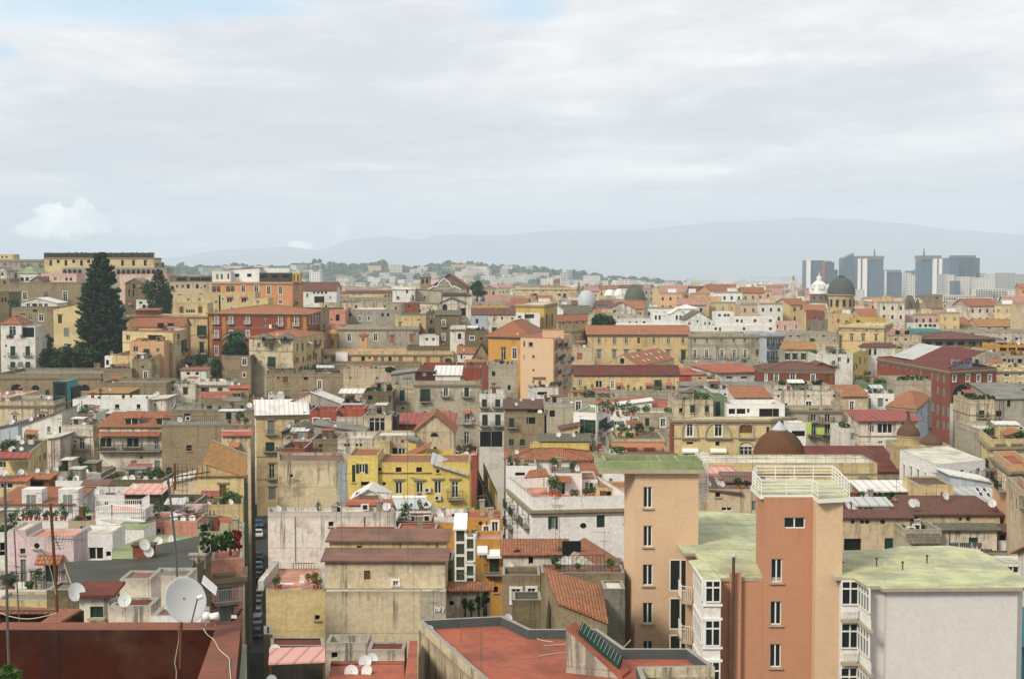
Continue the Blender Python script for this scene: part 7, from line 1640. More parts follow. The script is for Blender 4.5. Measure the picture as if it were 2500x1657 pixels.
B('broad red deck at the bottom centre',(690,1352),1262,84,'redb','flat R','',t=.5,c=0,par=0)
rdk=PB('broad rusty red roof deck at the bottom centre of the picture',[(700,1290),(1352,1255),(1360,1500),(640,1500)],P(1000,1270,84).z,'redb','R',par=.0)
rp_=empty('ramp_roof',P(1410,1200,80));tag(rp_,'steep narrow red roof ramp left of the red terrace house','roof');m_=MB();slab(m_,[P(1352,1450,76),P(1475,1450,76),P(1475,1055,92),P(1405,1055,92)],roofm('R'),5);m_.build('deck',rp_)
zr=P(2250,815,95).z
rt2=PB('flat roofed house with a broad bright red terrace and grey parapet',[(1480,870),(2250,832),(2500,950),(3102,948),(3352,1125),(3930,1125),(4160,1290),(3500,1302),(3600,1560),(2250,1560),(1900,1250)],zr-.6,'old','R',par=.6,par_in='slate',th=.3)
for(x,y,w,h)in((1570,1290,50,200),(1722,1370,60,120)):
 q=rt2['foot'];pass
for i,pl_ in enumerate((((2620,1100),(2800,1090),(2990,1078)),((2560,1200),(2700,1175),(2880,1160),(3000,1195)),((2350,880),(2480,960),(2560,1040),(2700,1070)),((3200,1190),(3330,1120),(3400,1050)))):cable('cable',('short pale line','long wavy pale line','grey cable looping','taut pale line')[i]+' lying on the bright red terrace deck',[G(x,y,zr-.56)for x,y in pl_],.03)
zt2=zr-.6
sh_=empty('stair_hut',G(3000,1300,zt2));tag(sh_,'wedge shaped stair hut with red sloping roof and skylight on the red terrace','stair hut')
a,b=G(2815,1345,zt2),G(3295,1400,zt2);c_=G(3295,1340,zt2);d_=G(2960,1235,zt2)
top=Vector((0,0,2.6));m_=MB()
A0,B0=a,b;Ah=a+top
bk_=(d_-a)*.55;m_.poly([A0,B0,Ah],wall('oldw'));m_.poly([A0,Ah,Ah+bk_,A0+bk_],wall('oldw'));m_.build('wall',sh_)
m_=MB();slab(m_,[Ah+Vector((0,0,.1)),B0+Vector((.2,0,.15)),B0+bk_+Vector((.2,0,.15)),Ah+bk_+Vector((0,0,.1))],roofm('R'),.3);m_.build('roof',sh_)
m_=MB();n0=Ah.lerp(B0,.2)+bk_*.25+Vector((0,0,.45));n1=Ah.lerp(B0,.95)+bk_*.3+Vector((0,0,.45));slab(m_,[n0,n1,n1+bk_*.45+Vector((0,0,.35)),n0+bk_*.45+Vector((0,0,.35))],M('greens'),.25)
for i in range(12):
 t=(i+.5)/12;q=n0.lerp(n1,t)+Vector((0,0,.05));m_.tube(q,q+bk_*.45+Vector((0,0,.35)),.025,.025,M('greys'),4)
m_.build('skylight',sh_)
for(x,y,s,rz)in((3000-2292+2292-1420,0,0,0),):pass
for i,(x,y,D,s,rz)in enumerate(((1580,852,92,1.55,25),(1718,975,90,2.0,-25),(1778,1035,88,1.7,20),(1915,1150,86,2.0,15),(2085,1268,84,2.1,10),(1000,1110,84,1.7,10),(1064,1102,85,1.5,12),(1020,1205,82,1.5,-20),(878,1192,82,1.8,0),(188,1020,86,1.6,5),(158,1300,76,1.3,15),(158,1378,75,1.2,10),(1742,830,100,1.0,20),(2300,288,118,1.7,20),(2302,362,118,1.4,15),(2292,760,108,1.5,20))):
 a=P(x,y,D);g_=('dishes along the edge of the red terrace','white satellite dish on the left parapet of the bright red terrace')if i<5 else(('dishes near the grey tank hut','white satellite dish among the red roofs at the bottom centre')if i<9 else(('dishes by the street','white satellite dish at the roof edge beside the dark street')if i<12 else('dishes on the dark stone house','white satellite dish on the dark stone house beside the ochre house')))
 dish((a.x,a.y,a.z-s),s,R(rz),g_[1],g_[0])
for i,(x,y,D,h)in enumerate(((2170-300,930,88,4.5),(2050,1180,84,6),(1620,870,92,3),(1390,330,100,14),(790,150,108,8),(1130,160,112,5))):a=P(x,y,D);aerial((a.x,a.y,a.z-1.0),h,R(30*i),'thin aerial rising over the roofs between the red terrace and the old plaster house','aerials over the centre foreground')
# ====== PANEL C3 / C4: the new towers
sec(1240,1277)
B('slate red corrugated roof house under the white corner building',(-40,540),290,122,'oldw','shed T @158','d 207 330 44 60;d 572 330 2 2',t=9,c=1,over=.3)
tl=empty('tile_wing',P(760,420,118));tag(tl,'sloping red tile wing with dishes left of the beige tower','house');m_=MB();slab(m_,[P(560,205,124),P(890,418,114),P(1040,345,118),P(690,125,130)],roofm('T'),.25);m_.build('roof',tl)
m_=MB();p,q=P(500,200,124),P(892,425,114);m_.poly([P(500,360,121),P(890,440,114),P(890,420,114),P(560,205,124),P(500,190,124)],wall('oldw'));m_.poly([P(890,440,114),P(1045,440,117),P(1040,348,118),P(890,420,114)],wall('stone'));m_.build('wall',tl)
m_=MB();m_.box(tuple(P(575,315,121.5)),(1.6,.2,3),M('dark'));m_.build('door',tl)
for i,(x,y,s)in enumerate(((522,225,2.1),(622,262,2.0),(685,302,1.3),(-8,288,2),(-8,365,1.5),(0,760,1.5))):
 if i<3:a=P(x,y,118);dish((a.x,a.y,a.z-s),s,R(20),'white satellite dish on the gable of the sloping red tile wing','dishes on the red tile wing')
B('mixed brown decks between the tile wing and the orange roof',(300,1055),445,112,'tuff','flat K','',t=9,c=1,par=.1)
B('grey concrete yard wall left of the beige tower',(860,1060),590,106,'greyd','flat C','',t=8,c=0,par=.1)
od=empty('orange_roofed_house',P(600,700,100));tag(od,'tuff house under one large tilted orange tile roof','house');od['category']='house'
a,b,c_,d_=P(445,700,99),P(905,885,99),P(858,572,109),P(318,390,112)
m_=MB();slab(m_,[a,b,c_,d_],roofm('O'),.2);m_.build('roof',od)
m_=MB();dz=Vector((0,0,-.25));low=lambda v:Vector((v.x,v.y,-52))
for p,q in((a,b),(b,c_),(c_,d_),(d_,a)):
 p,q=p+dz,q+dz;c0=(a+b+c_+d_)/4;p=p+(c0-p)*.03;q=q+(c0-q)*.03;m_.poly([low(p),low(q),q,p],wall('tuff'),[(0,20),((q-p).length,20),((q-p).length,.3),(0,.3)])
m_.build('wall',od)
B('mossy dark yard wall left of the tilted orange roof',(40,300),690,104,'tuffd','flat E','',t=6,c=0,par=.1)
bt=B('tall beige tower with paired slit windows under a green roof slab',(1052,1150,1722),-455,(114,112,112),'peachc','flat N','Wni 1262 -235 84 196;Wni 1262 115 84 196;Wni 1262 465 84 196;Wni 1262 810 84 196;Wni 1262 1152 84 196',c=0,par=0,name='tower',cat='tower',zb0=-52)
def T3(info,face,u,v,z):
 q0,q1=Vector(info['foot'][face]),Vector(info['foot'][face+1]);e_=(q1-q0).normalized();q=q0+e_*u+Vector((-e_.y,e_.x))*v;return Vector((q.x,q.y,z))
L_=(Vector(bt['foot'][2])-Vector(bt['foot'][1])).length;z_=bt['z']
foot4=[T3(bt,1,-2.9,-.5,0),T3(bt,1,L_+.5,-.5,0),T3(bt,1,L_+.5,6.6,0),T3(bt,1,-2.9,6.6,0)]
m_=MB();m_.prism([(q.x,q.y)for q in foot4],z_+.01,z_+.32,M('stonew'),roofm('N'));m_.build('roof_slab',bt['root'])
m_=MB()
for(u0,u1,v0,v1)in((-2.5,L_+.3,-.1,.15),(-2.5,L_+.3,3.3,3.55),(-2.5,-2.25,.16,3.29),(L_+.05,L_+.3,.16,3.29),(L_*.38,L_*.38+.25,.16,3.29),(L_*.66,L_*.66+.25,.16,3.29)):
 a,b=T3(bt,1,u0,v0,0),T3(bt,1,u1,v1,0);m_.prism([(a.x,a.y),(b.x,a.y),(b.x,b.y),(a.x,b.y)],z_+.324,z_+.95,roofm('N'))
m_.build('upstand',bt['root'])
sec(1240,920)
lc=empty('caged_ladder',P(1752,1100,117));tag(lc,'white caged ladder on the right of the beige tower','ladder');m_=MB();t_,b_=P(1752,690,117),P(1752,1105,117);r_=.55
for i in range(16):
 z=lerp(t_.z,b_.z,i/15)
 for j in range(12):
  a0,a1=math.pi*2*j/12,math.pi*2*(j+1)/12;m_.tube((t_.x+r_*math.cos(a0),t_.y+r_*math.sin(a0),z),(t_.x+r_*math.cos(a1),t_.y+r_*math.sin(a1),z),.03,.03,M('plasticw'),4,False)
for j in range(8):a0=math.pi*2*j/8;m_.tube((t_.x+r_*math.cos(a0),t_.y+r_*math.sin(a0),t_.z),(t_.x+r_*math.cos(a0),t_.y+r_*math.sin(a0),b_.z),.028,.028,M('plasticw'),4)
m_.build('cage',lc);m_=MB()
for i in range(40):z=lerp(t_.z,b_.z,i/39);m_.tube((t_.x-.25,t_.y+.3,z),(t_.x+.25,t_.y+.3,z),.02,.02,M('plasticw'),4)
m_.build('rungs',lc)
sec(1240,1277)
za=P(1770,492,100).z
gm_=PB('apartment house with a pale mossy green roof between the towers',[(1545,170),(1620,262),(1722,258),(1768,330),(1672,340),(1772,492),(1890,478),(1915,484),(2420,478),(2366,-70),(1722,-110)],za,'peachc','M',par=0,over=.35,name='apartment_house',cat='apartment house')
vr=B('glazed white veranda bays stacked beside the coral wall',(1682,1765,1922),508,(103.5,98.6,98.6),'whitec','flat M','',c=0,par=0,name='veranda_tower',cat='veranda')
def glazing(p,q,z0,z1,cols,root,rows=(0,.68,1),nm='glazed_bay'):
 d=Vector((q.x-p.x,q.y-p.y,0));L=d.length;d/=L;o=Vector((d.y,-d.x,0))*.07;rz=math.atan2(d.y,d.x);m_=MB();c=Vector(((p.x+q.x)/2,(p.y+q.y)/2,0))+o;fm=M('wframe')
 for i in range(cols+1):u=p+d*(L*i/cols);m_.box((u.x+o.x,u.y+o.y,(z0+z1)/2),(.09,.12,z1-z0),fm,rz)
 for r_ in rows:m_.box((c.x,c.y,lerp(z0,z1,r_)),(L,.1,.1),fm,rz)
 ob=m_.build(nm,root);g=MB();g.box((c.x-o.x*.6,c.y-o.y*.6,(z0+z1)/2),(L-.05,.03,z1-z0-.05),M('glass'),rz);g.build('pane',ob)
for(ya,yb_)in((515,705),(872,1100),(1245,1500)):
 z1_,z0_=P(1850,ya,98.6).z,P(1850,yb_,98.6).z;f0,f1,f2_=[Vector((q[0],q[1],0))for q in vr['foot'][:3]]
 glazing(f1+(f2_-f1)*.12,f2_-(f2_-f1)*.04,z0_,z1_,2,vr['root']);glazing(f0+(f1-f0)*.05,f1-(f1-f0)*.04,z0_,z1_,5,vr['root'])
for y_ in(735,860,1120,1235):
 m_=MB();p,q=P(1765,y_,98.6),P(1922,y_,98.6);m_.box(((p.x+q.x)/2,p.y-.06,p.z),(q.x-p.x+.2,.14,.16),M('plasticw'));m_.build('string_course',vr['root'])
for(y_,D1)in((500,108),(852,108),(1190,108)):
 a,b=P(1545,y_,D1),P(1688,y_+30,104);m_=MB();foot=[(a.x,a.y-2.0),(b.x,a.y-2.4),(b.x,a.y+.4),(a.x-.1,a.y+.4)];m_.prism(foot,a.z-1.45,a.z-1.2,M('stonew'));bo=m_.build('balcony',gm_['root'])
 railing([(a.x,a.y+.3,a.z-1.2),(a.x,a.y-1.95,a.z-1.2),(b.x-.05,a.y-2.35,a.z-1.2)],1.1,M('plasticw'),.14,'railing',bo,r=.02)
 q=Vector(((a.x+b.x)/2+.4,a.y+1.6,a.z-.1));inst('window',win_joined('Gn',2.6,2.5),gm_['root'],q-gm_['root'].location)
cl=B('coral wall block with a tall metal flue pipe',(1925,2345),488,100.1,'coral','flat M','',t=.9,c=0,par=0,name='apartment_house',cat='apartment house')
m_=MB();a,b=P(2005,452,99.7),P(2108,452,99.7);m_.prism([(a.x,a.y),(b.x,a.y),(b.x,a.y+.38),(a.x,a.y+.38)],a.z-32,a.z,wall('coral'));m_.build('flue_casing',cl['root'])
fl=empty('flue_pipe',P(2022,1500,99.4));tag(fl,'tall brown metal flue pipe with a bright cap on the coral wall','flue');m_=MB();m_.tube(P(2038,300,99.4),P(2018,1500,99.4),.115,.115,M('flue'),10);m_.build('pipe',fl);m_=MB();m_.tube(P(2038,302,99.4),P(2038,285,99.4),.2,.2,M('lead'),10);m_.tube(P(2038,285,99.4),P(2038,268,99.4),.2,.02,M('lead'),10);m_.build('cap',fl)
for(x,y,s)in((1765,-10,1.6),):a=P(x-5,y,125);dish((a.x,a.y,a.z-s),s,R(70),'white satellite dish on the mossy roof right behind the beige tower','dish on the mossy roof')
sec(1860,1277)
ct=B('coral tower with slit windows, a railed green top and one triple window',(-50,20,492),-238,(105.5,100,100),'coral','flat M','W 296 -5 182 100;Wni 133 425 94 214;Wni 126 808 94 214;Wni 122 1192 94 214',c=0,par=0,name='tower',cat='tower',zb0=-52)
B('smooth beige end pier of the coral tower',(492,733),-238,99.0,'peachc','flat M','',t=6,c=0,par=0,name='tower_pier',cat='tower')
zt4=P(20,-248,100).z
sl_=empty('roof_terrace',P(300,-240,102));tag(sl_,'pale green roof slab with white railings on the coral tower','roof terrace')
pts=[G(x,y,zt4+.05)for x,y in((-104,-338),(-18,-256),(458,-258),(508,-218),(806,-232),(705,-345),(640,-395),(-60,-395))]
m_=MB();ft=[(q.x,q.y)for q in pts]
m_.prism(ft,zt4-.24,zt4+.05,M('plasticw'),roofm('M'));m_.build('slab',sl_)
rp=[Vector((q.x,q.y,zt4+.05))for q in pts];c0=sum(rp,Vector())/len(rp);rp=[q+(c0-q).normalized()*.15 for q in rp]
m_=MB()
for a,b in zip(rp,rp[1:]+rp[:1]):
 for h in(.28,.52,.76,1.0,1.08):m_.tube(a+Vector((0,0,h)),b+Vector((0,0,h)),.032,.032,M('plasticw'),4)
 n_=max(1,int((b-a).length/1.3))
 for i in range(n_):p=a.lerp(b,i/n_);m_.tube(p,p+Vector((0,0,1.08)),.035,.035,M('plasticw'),4)
m_.build('railing',sl_)
m_=MB();p=rp[-3].lerp(rp[-1],.55)
for i in range(6):q=P(415+i*12,-380,107);m_.tube(q,(q.x,q.y,zt4+.1),.03,.03,M('plasticw'),4)
m_.build('gate_bars',sl_)
zb_=P(1130,572,95).z
rb2=PB('big pale grey walled block under a worn light green roof',[(700,255),(1150,240),(1290,212),(1690,210),(1900,236),(2062,312),(2356,546),(2310,566),(1130,574),(1100,550),(982,552),(872,484),(700,474)],zb_,'wgrey','M',par=0,over=.42,name='apartment_block',cat='apartment block')
def bay(xs,D,wl,t,nm):
 i=B('',xs,500,D,'whitec','flat C','',t=t,parent=rb2['root'],zb0=-52,zt=zb_-.32,par=0,pname='bay_wall')
 a,b=Vector((*i['foot'][0],0)),Vector((*i['foot'][1],0));n_=2 if xs[0]<800 else 4
 for(ya,yb_)in((525,735),(905,1128),(1305,1560)):glazing(a+(b-a)*.03,b-(b-a)*.03,P(800,yb_,97.4).z,P(800,ya,97.4).z,n_,rb2['root'])
bay((716,880),97.6,'W 800 555 140 64;W 805 665 130 125;W 798 935 150 70;W 798 1060 135 125;W 830 1340 60 160',.25,'glazed_bay')
bay((878,986),(97.6,94.9),'W 930 590 90 50;W 932 690 90 150;W 925 965 90 70;W 925 1070 90 150;W 925 1370 60 120',.2,'glazed_bay')
for(y0,y1)in((770,855),(1145,1240)):
 a,b,c_=P(716,y1,97.3),P(878,y1+8,97.3),P(984,y1+80,94.3);hh=(y1-y0)*97.3/F/SC
 m_=MB();
 for p,q in((a,b),(b,c_)):
  d=(q-p);d.z=0;d.normalize();mm=(p+q)/2;m_.box((mm.x,mm.y,b.z-.12),((q-p).length,.35,.22),M('stonew'),math.atan2(d.y,d.x))
 bo=m_.build('balcony',rb2['root']);c2=Vector((c_.x,c_.y,b.z));a2=Vector((a.x,a.y,b.z));railing([a2,b,c2],hh,M('plasticw'),.17,'railing',bo,r=.022)
for(x,y,s)in((745,250,1.6),(748,362,1.7)):a=P(x,y,103);dish((a.x,a.y,a.z-s),s,R(75),'white satellite dish between the beige pier and the light green roof','dishes beside the beige pier')
m_=MB()
for(x,y)in((1035,385),(1490,360),(1270,420)):q=G(x,y,zb_);m_.tube(q,q+Vector((0,0,.5)),.05,.05,M('rust'),6);m_.tube(q+Vector((0,0,.5)),q+Vector((0,0,.62)),.1,.1,M('rust'),6)
m_.build('vents',rb2['root'])
q0,q1=G(1130,574,zb_-.3),G(2310,566,zb_-.3);m_=MB();m_.tube(q0+Vector((0,-.45,-.05)),q1+Vector((0,-.45,-.05)),.09,.09,M('stonew'),6);m_.build('gutter',rb2['root'])
# ====== far city: glass towers, hills, mountains
sec(1860,580)
def facade(nm,hx,sx,sz,dk,line):
 def fn(n,b):
  uv=n.new('ShaderNodeUVMap').outputs[0];br=n.new('ShaderNodeTexBrick');n.link(uv,br.inputs['Vector']);br.offset=0.0;br.inputs['Scale'].default_value=1
  br.inputs['Brick Width'].default_value=sx;br.inputs['Row Height'].default_value=sz;br.inputs['Mortar Size'].default_value=line
  br.inputs['Color1'].default_value=lin(dk)+(1,);br.inputs['Color2'].default_value=tuple(v*1.35 for v in lin(dk))+(1,);br.inputs['Mortar'].default_value=lin(hx)+(1,)
  n.link(br.outputs[0],b.inputs['Base Color']);b.inputs['Roughness'].default_value=.45;b.inputs['Specular IOR Level'].default_value=.35
 return mat(nm,fn)
FA={'blue':facade('curtain_blue','#4a6470',3,3.6,'#1c3a4c',.35),'teal':facade('curtain_teal','#46595e',3,3.6,'#203a44',.3),'grid':facade('curtain_grid','#d8d4c8',5,3.6,'#5d655f',1.0),'slab':facade('curtain_slab','#a8a79c',7,3.4,'#6a6e69',.9),'pale':facade('curtain_pale','#c7c2b6',6,3.4,'#77786f',1.0)}
def tower(lab,x0,x1,yt,D=3300,fa='blue',pillars=(),crown=None,mastp=None,t=45,name='glass_tower',cat='skyscraper',top=None,stripe=None):
 a,b=P(x0,yt,D),P(x1,yt,D);z0=ground(a.x,D)-2;root=empty(name,((a.x+b.x)/2,D+t/2,z0));tag(root,lab,cat)
 m_=MB();ft=[(a.x,D),(b.x,D),(b.x,D+t),(a.x,D+t)]
 m_.prism(ft,z0,a.z,FA[fa],M('concrete'),topz=[a.z,a.z if not top else a.z+top,a.z if not top else a.z+top,a.z]if top else None);m_.build('curtain_wall',root)
 for(p0,p1,py)in pillars:
  p,q=P(p0,py,D),P(p1,py,D);m_=MB();m_.box(((p.x+q.x)/2,D-3,(p.z+z0)/2),(q.x-p.x,9,p.z-z0),M('wframe'));m_.build('pillar',root)
 if stripe:
  p,q=P(stripe[0],stripe[2],D),P(stripe[1],stripe[3],D);m_=MB();m_.box(((p.x+q.x)/2,D-1,(p.z+q.z)/2),(q.x-p.x,3,p.z-q.z),wall('rose'));m_.build('red_strip',root)
 if crown:
  for(c0,c1,cy,cb)in crown:p,q=P(c0,cy,D),P(c1,cb,D);m_=MB();m_.box(((p.x+q.x)/2,D+t/2,(p.z+q.z)/2),(q.x-p.x,t+9,p.z-q.z),M('greyc')if 0 else wall('greyd'));m_.build('crown',root)
 if mastp:p,q=P(mastp[0],mastp[1],D),P(mastp[0],yt,D);m_=MB();m_.tube((p.x,D+t/2,q.z),(p.x,D+t/2,p.z),3,1,wall('greyd'),6);m_.build('mast',root)
 return root
tower('leftmost glass tower with a white edge pillar and red strip',402,560,205,pillars=((402,436,200),),stripe=(540,566,212,390),fa='teal')
tower('stepped grey blue tower right of the leftmost glass tower',566,655,222,3320,'teal',crown=((580,625,210,222),));tower('short dark tower stub beside the stepped tower',655,686,290,3330,'teal')
tower('slanted top blue glass tower with a bright cap',736,830,185,3300,'blue',top=12,crown=());tower('grey blue flank of the slanted tower',832,860,176,3340,'teal')
tower('twin pillared glass tower with a cage crown, left one',868,1098,198,3200,'blue',pillars=((866,888,190),(905,945,190)),crown=((878,1100,166,196),),mastp=(1040,100))
tower('shorter grey glass tower between the two crowned towers',1112,1265,310,3350,'teal',pillars=((1108,1120,300),),crown=((1125,1250,292,308),))
tower('white gridded hotel tower',1322,1412,318,3250,'grid',crown=((1345,1385,300,318),));tower('grey strip tower beside the gridded tower',1412,1434,290,3300,'teal')
tower('twin pillared glass tower with a cage crown, right one',1438,1620,196,3150,'blue',pillars=((1540,1574,190),(1592,1620,190)),crown=((1438,1618,162,194),),mastp=(1490,96))
tr_=tower('broad dark blue prismatic office block at the right',1688,1968,182,3300,'blue',crown=((1755,1925,160,182),),t=50,name='office_tower')
for i,(x0,x1)in enumerate(((1690,1770),(1830,1850),(1905,1925))):a,b=P(x0,190,3290),P(x1,190,3290);m_=MB();m_.box(((a.x+b.x)/2,3290,a.z-70),(b.x-a.x,14,140),FA['teal']if i else FA['blue']);m_.build('bay',tr_)
sl2=[(1625,1690,330,2900,'slab'),(1692,1740,335,2880,'pale'),(1738,1790,392,2850,'blue'),(1790,1875,352,2900,'pale'),(1880,1935,355,2950,'slab'),(1925,2025,320,3300,'slab'),(1936,2050,362,2800,'pale'),(2050,2160,330,3100,'pale'),(2150,2290,318,2900,'slab'),(2290,2440,330,2850,'slab'),(2195,2440,470,2200,'pale'),(870,930,470,2600,'pale')]
for i,(x0,x1,yt,D,f_)in enumerate(sl2):tower(['grey slab block directly right of the right crowned tower','pale slab with a flat roof right of the grey slab','low blue glass block among the slabs','wide pale slab left of the prismatic block base','narrow grey slab under the prismatic block','hazy grey slab right of the prismatic block','pale slab before the hazy grey slab','long pale hazy slab near the right edge','grey balconied slab near the right edge','farthest right grey balconied slab','pale long block low at the right edge','small pale block at the foot of the left crowned tower'][i],x0,x1,yt,D,f_,t=30,name='slab_block',cat='apartment block')
sec(1240,580)
for i,(x0,x1,yt,nm)in enumerate(((2222,2292,412,'twin towers with white pillars left of the cathedral, left block'),(2340,2384,416,'twin towers with white pillars left of the cathedral, right block'))):tower(nm,x0,x1,yt+10,3100,'teal',pillars=((x0-4,x0+18,yt),(x1-24,x1-6,yt-12)),t=25,name='small_tower')
for i,(x0,x1,yt,D,nm)in enumerate(((862,905,388,2300,'left pale slim tower block beyond the twin white domes'),(900,945,428,2250,'lower pale block beyond the twin white domes'),(1018,1110,380,2300,'wide pale red tower block left of the ribbed dome'),(735,778,418,2200,'white tower block right of the pale blue dome'),(298,362,368,2600,'tall pale block behind the skyline palace'),(1450,1482,418,2600,'single white tower in the valley'),(1590,1650,420,2500,'pale block in the valley right of the palace'))):tower(nm,x0,x1,yt,D,'pale',t=22,name='apartment_tower',cat='apartment block')
sec(620,580)
tower('long blue grey slab on the far left ridge',340,528,230,3600,'teal',t=25,name='slab_block',cat='office block');tower('white castle like block on the ridge slope',500,598,288,3000,'grid',crown=((522,572,248,288),),t=25,name='apartment_block',cat='apartment block')
for i,(x0,x1,yt,D)in enumerate(((1408,1452,284,3300),(1454,1510,278,3330),(1512,1570,290,3350),(1572,1650,266,3400),(1652,1730,262,3420),(1732,1820,262,3500),(1822,1900,264,3520),(1902,2005,274,3540))):tower('salmon apartment slab in the row on the wooded ridge',x0,x1,yt,D,'pale',t=22,name='ridge_block',cat='apartment block')['group']='salmon slabs on the wooded ridge'
for i,(x0,x1,yt,D,nm)in enumerate(((770,830,398,1900,'white tower block with balconies left of the bell turret skyline'),(836,910,402,2000,'grey tower block beside the white balconied one'),(918,1000,408,1900,'pale stepped block with a green roof box'),(1068,1120,418,1850,'little white block right of the stepped block'))):tower(nm,x0,x1,yt,D,'pale' if i!=1 else 'slab',t=22,name='apartment_tower',cat='apartment block')
# ------ terrain sheets
def hterrain():
 m_=MB();xs=[-1,-.8,-.62,-.5,-.42,-.34,-.28,-.22,-.17,-.12,-.07,-.03,.0,.04,.09,.15,.22,.3,.4,.5,.7,1]
 ys=[-60,12,60,110,150,190,250,330,400,440,520,600,700,800,900,1000,1200,1500,1800,2500,3300,4500,6000,9000,14000,22000,40000]
 for i in range(len(ys)-1):
  for j in range(len(xs)-1):
   q=[]
   for(yy,xx)in((ys[i],xs[j]),(ys[i],xs[j+1]),(ys[i+1],xs[j+1]),(ys[i+1],xs[j])):
    X=xx*(max(yy,0)*1.3+220);q.append((X,yy,ground(X,yy)))
   m_.poly(q,M_ground)
 o=m_.build('ground');o['kind']='structure'
def gfn(n,b):
 p=pos(n);a=n.noise(p,.004,8,.6);f=n.noise(p,.03,6,.65)
 c=n.mix(n.ramp(n.math('ADD',n.math('MULTIPLY',a,.5),n.math('MULTIPLY',f,.5)),.44,.56),(.10,.10,.095),(.045,.075,.04));n.link(c,b.inputs['Base Color']);b.inputs['Roughness'].default_value=.95
M_ground=mat('ground',gfn)
hterrain()
def hill(name,prof,D,depth,m,nseg=90,rough=1.0,seed=0,back=None):
 """ridge whose crest passes the given picture points (source pixels) at distance D."""
 rr=random.Random(seed);m_=MB();global OX,OY,SC;OX,OY,SC=0,0,1
 xs=[p[0]for p in prof];rows=[]
 def crest(x):
  for(xa,ya),(xb,yb_)in zip(prof,prof[1:]):
   if xa<=x<=xb:t=(x-xa)/(xb-xa);t=t*t*(3-2*t);return lerp(ya,yb_,t)
  return prof[-1][1]
 nz=[0]*(nseg+1)
 for o_ in range(5):
  k=2**o_*3;v=[rr.uniform(-1,1)for _ in range(k+2)]
  for i in range(nseg+1):
   t=i/nseg*k;a=int(t);f=t-a;f=f*f*(3-2*f);nz[i]+=lerp(v[a],v[a+1],f)/2**o_
 steps=[(-1,0),(-.8,.12),(-.6,.3),(-.4,.52),(-.22,.76),(-.08,.95),(0,1),(.2,.8),(.6,.3),(1,0)]
 for s,hgt in steps:
  row=[]
  for i in range(nseg+1):
   x=lerp(xs[0],xs[-1],i/nseg);yc=crest(x)-nz[i]*rough;c=P(x,yc,D);g=gbase(D)-4;Y=D+depth*s
   jag=1+(.15 if D>9000 else 1)*(.14*math.sin(i*1.7+s*5+seed)+.1*math.sin(i*.73+s*9))*(1-abs(2*hgt-1))
   row.append((c.x*(Y/D if s<0 else 1),Y,g+(c.z-g)*hgt*(jag if 0<hgt<1 else 1)))
  rows.append(row)
 for a in range(len(rows)-1):
  for i in range(nseg):m_.poly([rows[a][i],rows[a][i+1],rows[a+1][i+1],rows[a+1][i]],m)
 o=m_.build(name,None,(0,0,0),smooth=True);o['kind']='structure';return rows
def wood(n,b):
 p=pos(n);f=n.noise(p,.02,8,.7);g=n.noise(p,.006,4,.6);c=n.mix(n.ramp(f,.4,.62),(.035,.06,.035),(.09,.12,.07));c=n.mix(n.ramp(g,.5,.56),c,(.17,.17,.12));n.link(c,b.inputs['Base Color']);b.inputs['Roughness'].default_value=1
def misty_rock(n,b):
 p=pos(n);f=n.noise(p,.0012,8,.6);n.link(n.mix(f,(.19,.24,.27),(.27,.32,.35)),b.inputs['Base Color']);b.inputs['Roughness'].default_value=1  # paler and bluer than bare slopes: distance mist mixed into the colour
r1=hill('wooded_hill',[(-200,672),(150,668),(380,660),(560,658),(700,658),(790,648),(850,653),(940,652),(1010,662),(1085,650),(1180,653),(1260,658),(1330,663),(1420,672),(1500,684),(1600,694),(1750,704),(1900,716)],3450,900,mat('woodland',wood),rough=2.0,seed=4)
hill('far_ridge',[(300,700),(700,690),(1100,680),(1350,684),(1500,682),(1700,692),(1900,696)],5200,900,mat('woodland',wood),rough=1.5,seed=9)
hill('mountain_range',[(-900,640),(-200,636),(200,640),(420,632),(560,612),(700,604),(780,612),(860,586),(940,580),(1020,588),(1080,574),(1220,576),(1340,566),(1420,562),(1560,562),(1680,552),(1760,543),(1860,540),(1960,533),(2080,536),(2200,545),(2340,560),(2500,570),(2900,590)],15500,3500,mat('mountain',misty_rock),220,5.0,12)
rr=random.Random(5);v=[];f=[]
OX,OY,SC=0,0,1
def tri_on(rows):
 a=rr.choice([2,3,4,4,5,5,5]);i=rr.randrange(len(rows[0])-1);p,q,r_,s_=[Vector(w)for w in(rows[a][i],rows[a][i+1],rows[a+1][i+1],rows[a+1][i])];u,w_=rr.random(),rr.random();return p.lerp(q,u).lerp(s_.lerp(r_,u),w_)
cen=[tri_on(r1)for _ in range(1500)]
for c in cen:
 R0=rr.uniform(5,11)*(1.3 if rr.random()<.1 else 1);H0=R0*rr.uniform(.7,1.3)
 for _ in range(26):
  d=Vector((rr.gauss(0,1),rr.gauss(0,1),abs(rr.gauss(0,1)))).normalized();p=c+Vector((d.x*R0,d.y*R0,d.z*H0));s=R0*.42
  a=Vector((rr.gauss(0,1),rr.gauss(0,.5),rr.gauss(0,1))).normalized()*s;b=a.cross(Vector((0,1,0))).normalized()*s*.8;i=len(v);v+=[p-a,p+b,p+a,p-b];f.append((i,i+1,i+2,i+3))
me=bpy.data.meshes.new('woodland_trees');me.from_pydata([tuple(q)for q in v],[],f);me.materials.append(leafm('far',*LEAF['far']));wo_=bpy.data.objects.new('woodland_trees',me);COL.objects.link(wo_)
tag(wo_,'far off dark wood covering the ridge beyond the city','wood',kind='stuff')
